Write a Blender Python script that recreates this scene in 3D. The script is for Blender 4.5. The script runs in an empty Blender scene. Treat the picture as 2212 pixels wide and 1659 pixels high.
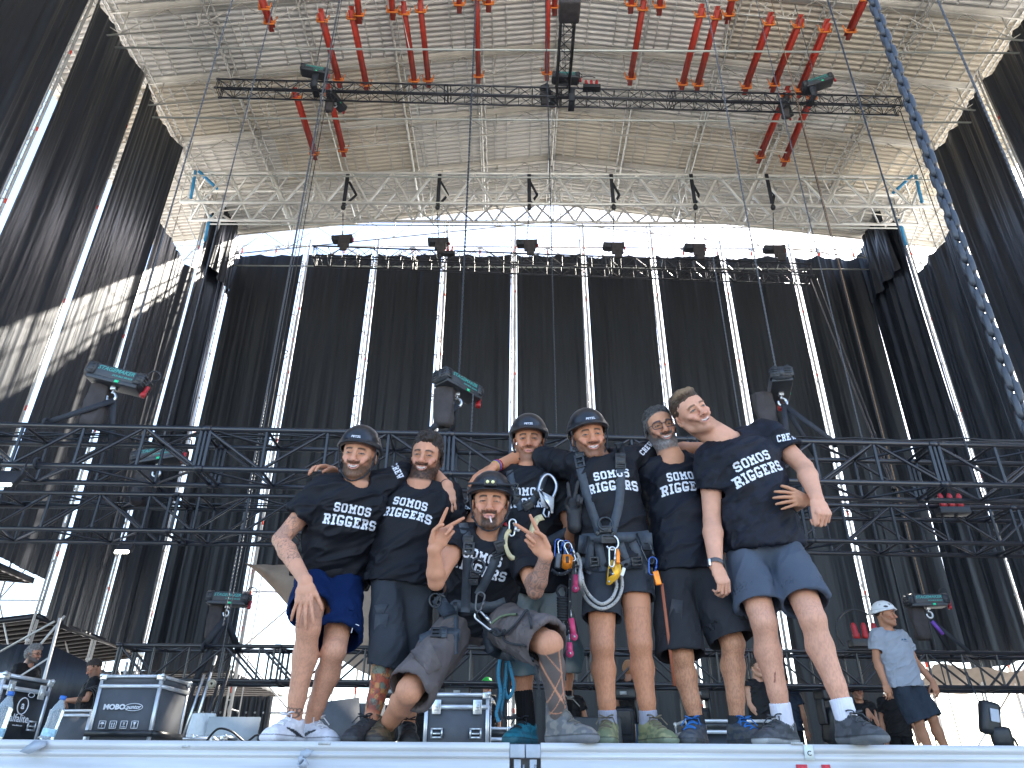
import bpy, bmesh, math, random
import numpy as np
from mathutils import Vector, Matrix
from mathutils.bvhtree import BVHTree
R = math.radians
random.seed(7)
S = bpy.context.scene
COL = S.collection

# ---------------------------------------------------------------- camera, world, sun, exposure
FPX, CX, CY = 1600.0, 1106.0, 829.5        # focal length and centre on a 2212 x 1659 picture
PITCH, ROLL = 28.6, 0.35
cam_d = bpy.data.cameras.new('camera'); cam = bpy.data.objects.new('camera', cam_d); COL.objects.link(cam)
cam_d.sensor_width = 36; cam_d.lens = FPX / 2212 * 36
cam_d.clip_start = 0.05; cam_d.clip_end = 3000
CAM = Vector((0, 0, -0.165))
RM = Matrix.Rotation(R(90 + PITCH), 3, 'X') @ Matrix.Rotation(R(ROLL), 3, 'Z')
cam.matrix_world = Matrix.Translation(CAM) @ RM.to_4x4()
S.camera = cam
SUNV = Vector((.85, 1.0, 1.23)).normalized()   # towards the sun: behind the stage on the right
W = bpy.data.worlds.new('World'); S.world = W; W.use_nodes = True
nt = W.node_tree
sky = nt.nodes.new('ShaderNodeTexSky'); sky.sky_type = 'NISHITA'; sky.sun_disc = False
sky.sun_elevation = math.asin(SUNV.z); sky.sun_rotation = math.atan2(SUNV.x, SUNV.y)
sky.air_density = 1.0; sky.dust_density = 1.2; sky.ozone_density = 1.0
bg = nt.nodes['Background']; bg.inputs['Strength'].default_value = 0.14
nt.links.new(sky.outputs[0], bg.inputs['Color'])
sd = bpy.data.lights.new('sun', 'SUN'); sd.energy = 4.5; sd.angle = R(0.55); sd.color = (1, .93, .82)
sun = bpy.data.objects.new('sun', sd); COL.objects.link(sun)
sun.rotation_euler = (-SUNV).to_track_quat('-Z', 'Y').to_euler()
S.view_settings.view_transform = 'Standard'; S.view_settings.look = 'None'
S.view_settings.exposure = 2.4; S.view_settings.gamma = 1
S.render.engine = 'CYCLES'
S.cycles.max_bounces = 7; S.cycles.diffuse_bounces = 4; S.cycles.glossy_bounces = 3
S.cycles.transmission_bounces = 4; S.cycles.transparent_max_bounces = 8
S.cycles.caustics_reflective = False; S.cycles.caustics_refractive = False
S.cycles.use_denoising = True

def ray(px, py):
    return RM @ Vector(((px - CX) / FPX, (CY - py) / FPX, -1))
def P(px, py, Y):                     # point seen at (px, py) standing Y metres into the scene
    d = ray(px, py); return CAM + d * ((Y - CAM.y) / d.y)
def PXc(px, py, X):
    d = ray(px, py); return CAM + d * (X / d.x)
def PZ(px, py, Z):
    d = ray(px, py); return CAM + d * ((Z - CAM.z) / d.z)
V = Vector

# ---------------------------------------------------------------- materials
MATS = {}
def nodes_of(name):
    m = bpy.data.materials.new(name); m.use_nodes = True
    n = m.node_tree; return m, n, n.nodes['Principled BSDF'], n.links
def mat(name, col, rough=.6, metal=0., var=.15, scale=8., bump=0., bscale=60., spec=.5, stretch=None, sheen=0., emit=None, objvar=0., trans=0., bdist=.01):
    if name in MATS: return MATS[name]
    m, n, b, L = nodes_of(name)
    tc = n.nodes.new('ShaderNodeTexCoord')
    src = tc.outputs['Object']
    if stretch:
        mp = n.nodes.new('ShaderNodeMapping'); mp.inputs['Scale'].default_value = stretch
        L.new(src, mp.inputs['Vector']); src = mp.outputs[0]
    nz = n.nodes.new('ShaderNodeTexNoise'); nz.inputs['Scale'].default_value = scale; nz.inputs['Detail'].default_value = 6
    L.new(src, nz.inputs['Vector'])
    mr = n.nodes.new('ShaderNodeMapRange'); mr.inputs['From Min'].default_value = .25; mr.inputs['From Max'].default_value = .75
    mr.inputs['To Min'].default_value = 1 - var; mr.inputs['To Max'].default_value = 1 + var
    L.new(nz.outputs['Fac'], mr.inputs['Value'])
    mx = n.nodes.new('ShaderNodeMix'); mx.data_type = 'RGBA'; mx.blend_type = 'MULTIPLY'; mx.inputs['Factor'].default_value = 1
    mx.inputs['A'].default_value = (*col, 1)
    if objvar:
        oi = n.nodes.new('ShaderNodeObjectInfo')
        m2 = n.nodes.new('ShaderNodeMapRange'); m2.inputs['To Min'].default_value = 1 - objvar; m2.inputs['To Max'].default_value = 1 + objvar
        L.new(oi.outputs['Random'], m2.inputs['Value'])
        mm = n.nodes.new('ShaderNodeMath'); mm.operation = 'MULTIPLY'
        L.new(m2.outputs[0], mm.inputs[0]); L.new(mr.outputs[0], mm.inputs[1]); L.new(mm.outputs[0], mx.inputs['B'])
    else:
        L.new(mr.outputs[0], mx.inputs['B'])
    L.new(mx.outputs['Result'], b.inputs['Base Color'])
    b.inputs['Roughness'].default_value = rough; b.inputs['Metallic'].default_value = metal
    b.inputs['Specular IOR Level'].default_value = spec
    if sheen: b.inputs['Sheen Weight'].default_value = sheen
    if trans: b.inputs['Transmission Weight'].default_value = trans
    if emit:
        b.inputs['Emission Color'].default_value = (*emit[0], 1); b.inputs['Emission Strength'].default_value = emit[1]
    if bump:
        nb = n.nodes.new('ShaderNodeTexNoise'); nb.inputs['Scale'].default_value = bscale; nb.inputs['Detail'].default_value = 5
        L.new(src, nb.inputs['Vector'])
        bp = n.nodes.new('ShaderNodeBump'); bp.inputs['Strength'].default_value = bump; bp.inputs['Distance'].default_value = bdist
        L.new(nb.outputs['Fac'], bp.inputs['Height']); L.new(bp.outputs[0], b.inputs['Normal'])
    MATS[name] = m; return m
def mat_attr(name, rough=.5, bump=0., bscale=200., spec=.5, sss=0., sheen=0., bdist=.002, stretch=None, rvar=0):
    if name in MATS: return MATS[name]
    m, n, b, L = nodes_of(name)
    a = n.nodes.new('ShaderNodeAttribute'); a.attribute_name = 'Col'
    L.new(a.outputs['Color'], b.inputs['Base Color'])
    b.inputs['Roughness'].default_value = rough; b.inputs['Specular IOR Level'].default_value = spec
    if sss:
        b.inputs['Subsurface Weight'].default_value = sss; b.inputs['Subsurface Scale'].default_value = .01
        b.inputs['Subsurface Radius'].default_value = (1, .35, .2)
    if sheen: b.inputs['Sheen Weight'].default_value = sheen
    if bump:
        tc = n.nodes.new('ShaderNodeTexCoord'); src = tc.outputs['Object']
        if stretch:
            mp = n.nodes.new('ShaderNodeMapping'); mp.inputs['Scale'].default_value = stretch
            L.new(src, mp.inputs['Vector']); src = mp.outputs[0]
        nb = n.nodes.new('ShaderNodeTexNoise'); nb.inputs['Scale'].default_value = bscale; nb.inputs['Detail'].default_value = 4
        L.new(src, nb.inputs['Vector'])
        bp = n.nodes.new('ShaderNodeBump'); bp.inputs['Strength'].default_value = bump; bp.inputs['Distance'].default_value = bdist
        L.new(nb.outputs['Fac'], bp.inputs['Height']); L.new(bp.outputs[0], b.inputs['Normal'])
    MATS[name] = m; return m

# ---------------------------------------------------------------- object helpers
def tag(o, label=None, cat=None, group=None, kind=None):
    if label: o['label'] = label
    if cat: o['category'] = cat
    if group: o['group'] = group
    if kind: o['kind'] = kind
    return o
def empty(name, loc, label=None, cat=None, group=None, rz=0):
    o = bpy.data.objects.new(name, None); COL.objects.link(o); o.location = loc; o.rotation_euler.z = rz
    o.empty_display_size = .1
    return tag(o, label, cat, group)
def put(o, parent):
    if parent is not None:
        o.parent = parent
        o.matrix_parent_inverse = Matrix.Identity(4)
        # vertices are in world space: undo the world offset of the parent
        w = Matrix.Identity(4); q = parent
        while q is not None:
            w = q.matrix_basis @ w; q = q.parent
        o.matrix_basis = w.inverted()
    return o
def np_mesh(name, v, quads, material, parent=None, col=None, smooth=True, tris=None):
    me = bpy.data.meshes.new(name)
    v = np.asarray(v, np.float32)
    nq = len(quads) if quads is not None else 0
    ntv = len(tris) if tris is not None else 0
    me.vertices.add(len(v)); me.vertices.foreach_set('co', v.ravel())
    me.loops.add(nq * 4 + ntv * 3); me.polygons.add(nq + ntv)
    li = []; st = []
    if nq: li.append(np.asarray(quads, np.int32).ravel()); st.append(np.arange(nq) * 4)
    if ntv: li.append(np.asarray(tris, np.int32).ravel()); st.append(nq * 4 + np.arange(ntv) * 3)
    me.loops.foreach_set('vertex_index', np.concatenate(li)); me.polygons.foreach_set('loop_start', np.concatenate(st).astype(np.int32))
    me.update(calc_edges=True)
    if smooth: me.polygons.foreach_set('use_smooth', np.ones(nq + ntv, bool))
    if col is not None:
        a = me.color_attributes.new('Col', 'FLOAT_COLOR', 'POINT')
        c = np.ones((len(v), 4), np.float32); c[:, :3] = col; a.data.foreach_set('color', c.ravel())
    if material: me.materials.append(material)
    o = bpy.data.objects.new(name, me); COL.objects.link(o)
    return put(o, parent)

class MB:
    def __init__(s): s.v = []; s.q = []; s.t = []; s.n = 0; s.sm = False
    def _add(s, v, q=(), t=()):
        s.v.append(np.asarray(v, np.float64)); n = s.n
        if len(q): s.q.append(np.asarray(q, np.int64) + n)
        if len(t): s.t.append(np.asarray(t, np.int64) + n)
        s.n += len(v); return s
    def tube(s, a, b, r, n=6, r2=None, cap=True):
        a = np.array(a, float); b = np.array(b, float); d = b - a; L = np.linalg.norm(d)
        if L < 1e-6: return s
        d /= L; h = np.array([0, 0, 1.]) if abs(d[2]) < .9 else np.array([1., 0, 0])
        u = np.cross(d, h); u /= np.linalg.norm(u); w = np.cross(d, u)
        r2 = r if r2 is None else r2
        an = np.arange(n) * 2 * np.pi / n + .3
        ring = np.cos(an)[:, None] * u + np.sin(an)[:, None] * w
        v = np.vstack([a + ring * r, b + ring * r2]); i = np.arange(n); j = (i + 1) % n
        q = np.stack([i, j, j + n, i + n], 1)
        t = []
        if cap:
            v = np.vstack([v, a, b])
            t = [(2 * n, int(y), int(x)) for x, y in zip(i, j)] + [(2 * n + 1, int(x) + n, int(y) + n) for x, y in zip(i, j)]
        return s._add(v, q, t)
    def path(s, pts, r, n=6, closed=False):
        P_ = np.array([list(p) for p in pts], float); m = len(P_)
        T = np.roll(P_, -1, 0) - np.roll(P_, 1, 0)
        if not closed: T[0] = P_[1] - P_[0]; T[-1] = P_[-1] - P_[-2]
        T /= np.maximum(np.linalg.norm(T, axis=1), 1e-9)[:, None]
        h = np.array([.13, .21, 1.]) if abs(T[0][2]) < .9 else np.array([1., .1, .2])
        u = h - T[0] * (h @ T[0]); u /= np.linalg.norm(u)
        an = np.arange(n) * 2 * np.pi / n; vs = []
        rr = np.broadcast_to(np.asarray(r, float), (m,))
        for k in range(m):
            u = u - T[k] * (u @ T[k]); u /= max(np.linalg.norm(u), 1e-9); w = np.cross(T[k], u)
            vs.append(P_[k] + (np.cos(an)[:, None] * u + np.sin(an)[:, None] * w) * rr[k])
        q = []
        for k in range(m if closed else m - 1):
            a0 = k * n; b0 = ((k + 1) % m) * n
            for i in range(n): q.append((a0 + i, a0 + (i + 1) % n, b0 + (i + 1) % n, b0 + i))
        s._add(np.vstack(vs), q)
        return s
    def box(s, c, size, rot=None, bev=0.):
        x, y, z = [k / 2 for k in size]
        if bev > 0:
            bv = bmesh.new(); bmesh.ops.create_cube(bv, size=1)
            bmesh.ops.scale(bv, vec=size, verts=bv.verts)
            bmesh.ops.bevel(bv, geom=bv.edges[:], offset=bev, segments=2, affect='EDGES', profile=.6)
            v = np.array([w.co[:] for w in bv.verts]); q = [[w.index for w in f.verts] for f in bv.faces]; bv.free()
            if rot is not None: v = v @ np.array(rot.to_3x3() if hasattr(rot, 'to_3x3') else rot).T
            tr = [];  qd = []
            for f in q:
                if len(f) == 4: qd.append(f)
                else:
                    for k in range(1, len(f) - 1): tr.append((f[0], f[k], f[k + 1]))
            return s._add(v + np.array(c), qd, tr)
        v = np.array([(i * x, j * y, k * z) for i in (-1, 1) for j in (-1, 1) for k in (-1, 1)])
        if rot is not None: v = v @ np.array(rot.to_3x3() if hasattr(rot, 'to_3x3') else rot).T
        q = [(0, 1, 3, 2), (4, 6, 7, 5), (0, 4, 5, 1), (2, 3, 7, 6), (0, 2, 6, 4), (1, 5, 7, 3)]
        return s._add(v + np.array(c), q)
    def bar(s, a, b, w, h, up=(0, 0, 1)):           # rectangular bar from a to b
        a = V(a); b = V(b); d = (b - a); L = d.length; d.normalize()
        u = V(up); u = (u - d * u.dot(d))
        if u.length < 1e-3: u = V((0, 1, 0)) - d * d.y
        u.normalize(); w_ = d.cross(u)
        M = Matrix((w_, d, u)).transposed()
        return s.box((a + b) / 2, (w, L, h), M)
    def quad(s, a, b, c, d): return s._add([a, b, c, d], [(0, 1, 2, 3)])
    def poly_prism(s, pts, off):                    # planar polygon given in 3D, extruded by vector off
        n = len(pts); v = [tuple(p) for p in pts] + [tuple(V(p) + V(off)) for p in pts]
        q = [(i, (i + 1) % n, (i + 1) % n + n, i + n) for i in range(n)]
        t = [(0, k + 1, k) for k in range(1, n - 1)] + [(n, n + k, n + k + 1) for k in range(1, n - 1)]
        return s._add(v, q, t)
    def sphere(s, c, r, n=10, sc=(1, 1, 1)):
        m = n // 2; v = []; q = []
        for i in range(m + 1):
            ph = math.pi * i / m
            for j in range(n):
                th = 2 * math.pi * j / n
                v.append((c[0] + r * sc[0] * math.sin(ph) * math.cos(th), c[1] + r * sc[1] * math.sin(ph) * math.sin(th), c[2] + r * sc[2] * math.cos(ph)))
        for i in range(m):
            for j in range(n): q.append((i * n + j, i * n + (j + 1) % n, (i + 1) * n + (j + 1) % n, (i + 1) * n + j))
        return s._add(v, q)
    def lathe(s, c, prof, n=16, axis=(0, 0, 1)):     # prof: (radius, height) along axis
        ax = V(axis).normalized(); h = V((1, 0, 0)) if abs(ax.x) < .9 else V((0, 1, 0))
        u = (h - ax * h.dot(ax)).normalized(); w = ax.cross(u); v = []; q = []
        for r_, z_ in prof:
            for j in range(n):
                th = 2 * math.pi * j / n; v.append(tuple(V(c) + ax * z_ + (u * math.cos(th) + w * math.sin(th)) * r_))
        for i in range(len(prof) - 1):
            for j in range(n): q.append((i * n + j, i * n + (j + 1) % n, (i + 1) * n + (j + 1) % n, (i + 1) * n + j))
        return s._add(v, q)
    def build(s, name, material, parent=None, smooth=False, label=None, cat=None, group=None, kind=None):
        v = np.vstack(s.v); q = np.vstack(s.q) if s.q else None; t = np.vstack(s.t) if s.t else None
        if parent is None:
            # keep a sensible origin for top-level meshes
            c = np.array([(v[:, 0].min() + v[:, 0].max()) / 2, (v[:, 1].min() + v[:, 1].max()) / 2, v[:, 2].min()])
            o = np_mesh(name, v - c, q, material, None, smooth=smooth, tris=t); o.location = c
        else:
            o = np_mesh(name, v, q, material, parent, smooth=smooth, tris=t)
        return tag(o, label, cat, group, kind)

ORD = ['first', 'second', 'third', 'fourth', 'fifth', 'sixth', 'seventh', 'eighth', 'ninth', 'tenth', 'eleventh', 'twelfth', 'thirteenth', 'fourteenth', 'fifteenth', 'sixteenth', 'seventeenth', 'eighteenth', 'nineteenth', 'twentieth']

def text_mesh(mb_name, txt, size, origin, u, v, material, parent, bold=.0, align='CENTER', thick=.0008, shear=0., sx=1., spacing=1.):
    cu = bpy.data.curves.new('txt', 'FONT'); cu.body = txt; cu.size = size; cu.align_x = align; cu.align_y = 'CENTER'
    cu.offset = bold; cu.extrude = thick; cu.shear = shear; cu.space_character = spacing; cu.resolution_u = 3
    ob = bpy.data.objects.new('txt', cu); COL.objects.link(ob)
    dg = bpy.context.evaluated_depsgraph_get(); me = bpy.data.meshes.new_from_object(ob.evaluated_get(dg))
    bpy.data.objects.remove(ob); bpy.data.curves.remove(cu)
    u = V(u).normalized(); v = V(v).normalized(); n = u.cross(v).normalized()
    for w in me.vertices: w.co = V(origin) + u * (w.co.x * sx) + v * w.co.y + n * w.co.z
    me.materials.clear(); me.materials.append(material)
    o = bpy.data.objects.new(mb_name, me); COL.objects.link(o); me.name = mb_name
    return put(o, parent)
# ================================================================= SETTING
XL, XR, XC = -11.95, 15.05, 1.55         # left wall, right wall, ridge
YB = 25.5                                 # back wall
EDGE = 3.45                               # front edge of the deck (z = 0)
M_alu = mat('aluminium', (.62, .62, .6), .38, .75, .12, 3, objvar=.06)
M_alud = mat('weathered aluminium', (.50, .48, .43), .5, .55, .2, 4, objvar=.08)
M_blk = mat('black truss paint', (.012, .013, .018), .32, 0, .3, 6, bump=.15, bscale=25, spec=.6)
M_blk2 = mat('black plastic', (.014, .015, .018), .42, 0, .25, 12, bump=.2, bscale=80)
M_web = mat('black webbing', (.016, .019, .026), .75, 0, .3, 40, bump=.4, bscale=200, bdist=.002)
M_red = mat('red beam paint', (.42, .035, .018), .5, 0, .22, 5, objvar=.12)
M_ring = mat('red coupler mark', (.75, .07, .03), .5)
M_orange = mat('orange ratchet strap', (.8, .22, .04), .7)
M_chain = mat('chain steel', (.11, .115, .125), .5, .7, .2, 60)
M_chaind = mat('dark chain steel', (.05, .055, .06), .35, .8, .2, 60)
M_chainr = mat('rusty chain steel', (.24, .15, .09), .6, .5, .3, 60)
M_steel = mat('bright steel', (.6, .61, .62), .3, .9, .1, 30)
M_white = mat('white painted aluminium', (.50, .51, .515), .45, .15, .2, 5, bump=.06, bscale=14, stretch=(.4, 1, 6))

mb = MB(); mb.quad((-900, -900, -1.7), (900, -900, -1.7), (900, 1500, -1.7), (-900, 1500, -1.7))
mb.build('ground', mat('dusty ground', (.46, .435, .40), .95, 0, .2, .3, bump=.4, bscale=3), kind='structure')

# ---- stage deck: black plywood platform on a frame, with its white front rail
e = empty('stage_platform', (XC, EDGE, 0), 'large dark stage deck with a bright white metal front rail', 'stage')
mb = MB(); mb.box((XC, (EDGE + .06 + YB + 6) / 2, -.06), (XR - XL + 8, YB + 6 - EDGE - .06, .119)); mb.build('deck', mat('dark deck plywood', (.20, .20, .20), .7, 0, .3, 3, bump=.2, bscale=20), e)
mb = MB()
for k in range(12):
    for y in (EDGE + .4, EDGE + 6, EDGE + 14, YB + 3): mb.tube((XL - 2 + k * 2.8, y, -1.7), (XL - 2 + k * 2.8, y, -.12), .03)
mb.build('leg_frame', M_alu, e)
Ld = []
for i, (xa, xb, zz) in enumerate(((-9.0, -.001, 0.0), (.13, 12.0, 0.0))):
    # extruded rail profile with grooves
    prof = [(0, 0), (0, -.030), (.006, -.034), (.006, -.040), (0, -.044), (0, -.058), (.008, -.062), (.008, -.068), (0, -.072), (0, -.26), (.055, -.26), (.055, -.002), (.052, 0)]
    mb = MB(); n = len(prof); vv = []
    for x in (xa, xb):
        for (y, z) in prof: vv.append((x, EDGE + y, z + .002))
    q = [(k, (k + 1) % n, (k + 1) % n + n, k + n) for k in range(n)]
    mb._add(vv, q); mb.build('front_rail', M_white, e)
mb = MB(); mb.box((.032, EDGE + .02, -.03), (.062, .045, .052), bev=.004); mb.box((.098, EDGE + .02, -.03), (.062, .045, .052), bev=.004)
mb.box((.032, EDGE + .03, -.16), (.03, .04, .2), bev=.002); mb.box((.098, EDGE + .03, -.16), (.03, .04, .2), bev=.002)
mb.build('corner_bracket', mat('grey steel bracket', (.33, .37, .42), .5, .3, .15, 20, bump=.2, bscale=30), e)
mb = MB()
for x in (.058, .108): mb.tube((x, EDGE + .01, -.08), (x, EDGE + .01, -.2), .005, 8)
mb.build('bolt', M_steel, e)

# ---- corrugated roof
def roofz(x): return 22.32 - .14 * abs(x - XC)
roof = empty('stage_roof', (XC, 12.5, 22.3), 'big corrugated metal roof over the stage, held by silver lattice trusses', 'roof')
M_sheet = mat('corrugated roofing', (.80, .765, .69), .55, .1, .10, .8, objvar=.08, bump=.1, bscale=30)
M_sheetw = mat('yellowed roofing', (.76, .68, .54), .55, .1, .16, .8, objvar=.08, bump=.1, bscale=30)
GY = [24.6 - 2.57 * k for k in range(10)]
prof = [(0, 0), (.088, 0), (.098, .10), (.158, .10), (.17, 0)]
random.seed(11)
XE = [XC, 6.9, 12.0, 18.4]; XEl = [XC, -3.8, -8.9, -15.3]
for k in range(9):
    for xs in (XE, XEl):
        for j in range(3):
            y0 = GY[k + 1] + .14; y1 = GY[k] - .14
            n = int((y1 - y0) / .19); st = (y1 - y0) / n
            ys, zs = [], []
            for i in range(n):
                for (a, b) in prof[:-1]: ys.append(y0 + i * st + a * st / .17); zs.append(b)
            ys.append(y1); zs.append(0)
            m = len(ys); ya = np.array(ys); za = np.array(zs)
            va = np.stack([np.full(m, xs[j]), ya, roofz(xs[j]) + za], 1); vb = np.stack([np.full(m, xs[j + 1]), ya, roofz(xs[j + 1]) + za], 1)
            i = np.arange(m - 1)
            mb = MB(); mb._add(np.vstack([va, vb]), np.stack([i, i + 1, i + 1 + m, i + m], 1))
            warm = random.random() < (.2 if (xs is XEl or k > 4) else .38)
            if xs is XE and k in (1, 2, 3) and j >= 1: warm = random.random() < .75
            mb.build('roof_sheet', M_sheetw if warm else M_sheet, roof)
for k in range(10):                                    # flat flashing strip and truss at every gable line
    y = GY[k]
    mb = MB()
    for xe in (18.4, -15.3): mb.bar((XC, y, roofz(XC) - .005), (xe, y, roofz(xe) - .005), .34, .012)
    mb.build('flashing', mat('flashing', (.62, .58, .5), .6, .2, .15, 2), roof)
    mb = MB()
    for s in (-1, 1):
        xe = XC + s * 16.5
        mb.tube((XC, y, roofz(XC) - .09), (xe, y, roofz(xe) - .09), .03, 8)
        mb.tube((XC, y, roofz(XC) - 1.12), (xe, y, roofz(xe) - 1.12), .027, 8)
        m = 15
        for i in range(m + 1):
            x = XC + s * 16.5 * i / m
            if i % 2 == 0: mb.tube((x, y, roofz(x) - .1), (x, y, roofz(x) - 1.1), .02, 6)
            if i < m:
                x2 = XC + s * 16.5 * (i + 1) / m
                a, b = (.1, 1.1) if i % 2 == 1 else (1.1, .1)
                if i % 2: mb.tube((x, y, roofz(x) - .12), (x2, y, roofz(x2) - 1.1), .016, 6)
                else: mb.tube((x, y, roofz(x) - 1.1), (x2, y, roofz(x2) - .12), .016, 6)
    mb.build('roof_truss', M_alud, roof)
    mb = MB(); mb.tube((XL + .3, y, 18.75), (XR - .3, y, 18.75), .03, 8)
    for s in (-1, 1):
        for xx in (4.6, 9.4): mb.tube((XC + s * xx, y, 18.75), (XC + s * (xx + .4), y, roofz(XC + xx) - 1.1), .014, 6)
    mb.build('tie_tube', mat('pale tie tube', (.5, .52, .48), .5, .5, .1, 4), roof)
for i in range(-6, 7):                                 # lattice beams running in depth
    x = XC + i * 2.72
    mb = MB(); z = roofz(x) - .03
    for dx in (-.11, .11): mb.tube((x + dx, GY[-1], z - .03), (x + dx, GY[0], z - .03), .028, 6)
    mb.tube((x, GY[-1], z - .42), (x, GY[0], z - .42), .022, 6)
    m = 60
    for k in range(m):
        ya = GY[-1] + (GY[0] - GY[-1]) * k / m; yb = GY[-1] + (GY[0] - GY[-1]) * (k + 1) / m; s = .11 if k % 2 else -.11
        mb.tube((x + s, ya, z - .05), (x, (ya + yb) / 2, z - .42), .009, 4, cap=False); mb.tube((x, (ya + yb) / 2, z - .42), (x - s, yb, z - .05), .009, 4, cap=False)
    mb.build('lattice_purlin', M_alu, roof)
mb = MB()
for i in range(-12, 13):
    for f in (.33, .66):
        x = XC + i * 1.36 + f * 1.36
        if not -14.5 < x < 17.6: continue
        for k in range(9):
            mb.tube((x, GY[k + 1] + .25, roofz(x) - .035), (x, GY[k] - .25, roofz(x) - .035), .02, 5)
            mb.tube((x, GY[k] - .32, roofz(x) - .05), (x, GY[k] - .24, roofz(x) - .05), .032, 5)
mb.build('purlin', mat('pale purlin', (.66, .66, .62), .5, .3, .1, 5), roof)

# ---- silver box girder hanging across the roof, with its blue end braces
def lattice(mb, a, b, w, h, rc, rb, nb, up=V((0, 0, 1)), pat='W', back=None):
    """box truss between a and b (bottom front edge line), w deep (away), h high"""
    a = V(a); b = V(b); d = (b - a).normalized(); bk = back or V((0, 1, 0)); bk = (bk - d * bk.dot(d)).normalized() * w; u = up * h
    for o in (V((0, 0, 0)), bk, u, u + bk): mb.tube(a + o, b + o, rc, 8)
    L = (b - a).length
    for k in range(nb):
        p = a + d * (L * k / nb); q = a + d * (L * (k + 1) / nb); m = (p + q) / 2
        for (o1, o2) in ((V((0, 0, 0)), u), (bk, u + bk)):
            mb.tube(p + o2, m + o1, rb, 6, cap=False); mb.tube(m + o1, q + o2, rb, 6, cap=False)
        for (o1, o2) in ((V((0, 0, 0)), bk), (u, u + bk)):
            mb.tube(p + o2, m + o1, rb * .8, 6, cap=False); mb.tube(m + o1, q + o2, rb * .8, 6, cap=False)
g = empty('box_girder', (XC, 19.9, 17.95), 'long silver lattice box girder hanging across the stage under the corrugated roof', 'girder')
mb = MB(); lattice(mb, (XL + .2, 19.9, 17.92), (XR - .25, 19.9, 17.92), .95, 1.42, .06, .046, 18)
for k in range(7):
    x = XL + .3 + k * 4.42
    for y in (19.9, 20.85):
        for dx in (-.12, .12): mb.tube((x + dx, y, 17.92), (x + dx, y, 19.34), .022, 6)
mb.build('lattice', mat('bright lattice', (.74, .72, .66), .4, .35, .12, 3), g)
M_blue = mat('cyan blue brace paint', (.03, .27, .52), .5, 0, .15, 4)
for s, x in ((-1, XL + .25), (1, XR - .3)):
    mb = MB(); x -= .35 * s
    mb.bar((x, 19.8, 18.0), (x + .1 * s, 19.8, 19.3), .08, .08, (0, 1, 0)); mb.build('end_brace', M_blue, g); mb = MB(); mb.bar((x - .3 * s, 20.9, 17.0), (x - .25 * s, 20.9, 18.2), .08, .08, (0, 1, 0))
    mb.build('end_brace', M_blue, g); mb = MB(); mb.bar((x, 19.8, 19.3), (x - .6 * s, 20.3, 18.9), .09, .07)
    mb.build('end_brace', M_blue, g)

# ---- scaffold towers in the gaps between the cloths
M_tower = mat('scaffold tube', (.60, .59, .57), .45, .35, .12, 3, objvar=.05)
def tower(p, inward, h, label, name='scaffold_tower', group='silver scaffold posts between the black cloths', diag=True, z0=0.):
    """lattice post: inner tubes at p, outer tubes 1.1 m behind (opposite of inward)"""
    p = V(p); n = V(inward).normalized(); t = V((-n.y, n.x, 0)); q = p - n * 1.1
    o = empty(name, (p.x, p.y, z0), label, 'scaffold', group)
    mb = MB(); h0 = z0
    mb.tube(p + t * .085 + V((0, 0, h0)), p + t * .085 + V((0, 0, h)), .032, 8); mb.tube(p - t * .085 + V((0, 0, h0)), p - t * .085 + V((0, 0, h)), .032, 8)
    mb.bar(p + V((0, 0, h0)) + t * .035, p + V((0, 0, h)) + t * .035, .045, .01, n)
    mb.build('post', M_tower, o)
    mb = MB(); z = h0 + .25
    while z < h:
        mb.tube(p - t * .08 + V((0, 0, z)), p + t * .08 + V((0, 0, z)), .014, 5, cap=False); z += .5
    for zz in np.arange(h0 + 1, h, 2.0): mb.tube(p + V((0, 0, zz - .035)) - t * .085, p + V((0, 0, zz + .035)) - t * .085, .05, 8)
    mb.tube(q + V((0, 0, h0)), q + V((0, 0, h)), .026, 6)
    zz = h0; k = 0
    while zz < h - 2 and diag:
        a, b = (p, q) if k % 2 else (q, p)
        mb.tube(a + V((0, 0, zz)), b + V((0, 0, zz + 2)), .022, 5, cap=False); mb.tube(p + V((0, 0, zz)), q + V((0, 0, zz)), .022, 5, cap=False); zz += 2; k += 1
    mb.build('bracing', M_tower, o)
    for kk in range(int(h / 3.1)):
        zz = h0 + 1.7 + kk * 3.1 + random.random()
        mb = MB(); mb.tube(p + t * .085 + V((0, 0, zz)), p + t * .085 + V((0, 0, zz + .14)), .034, 8)
        mb.build('red_mark', M_ring, o)
    return o
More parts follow.
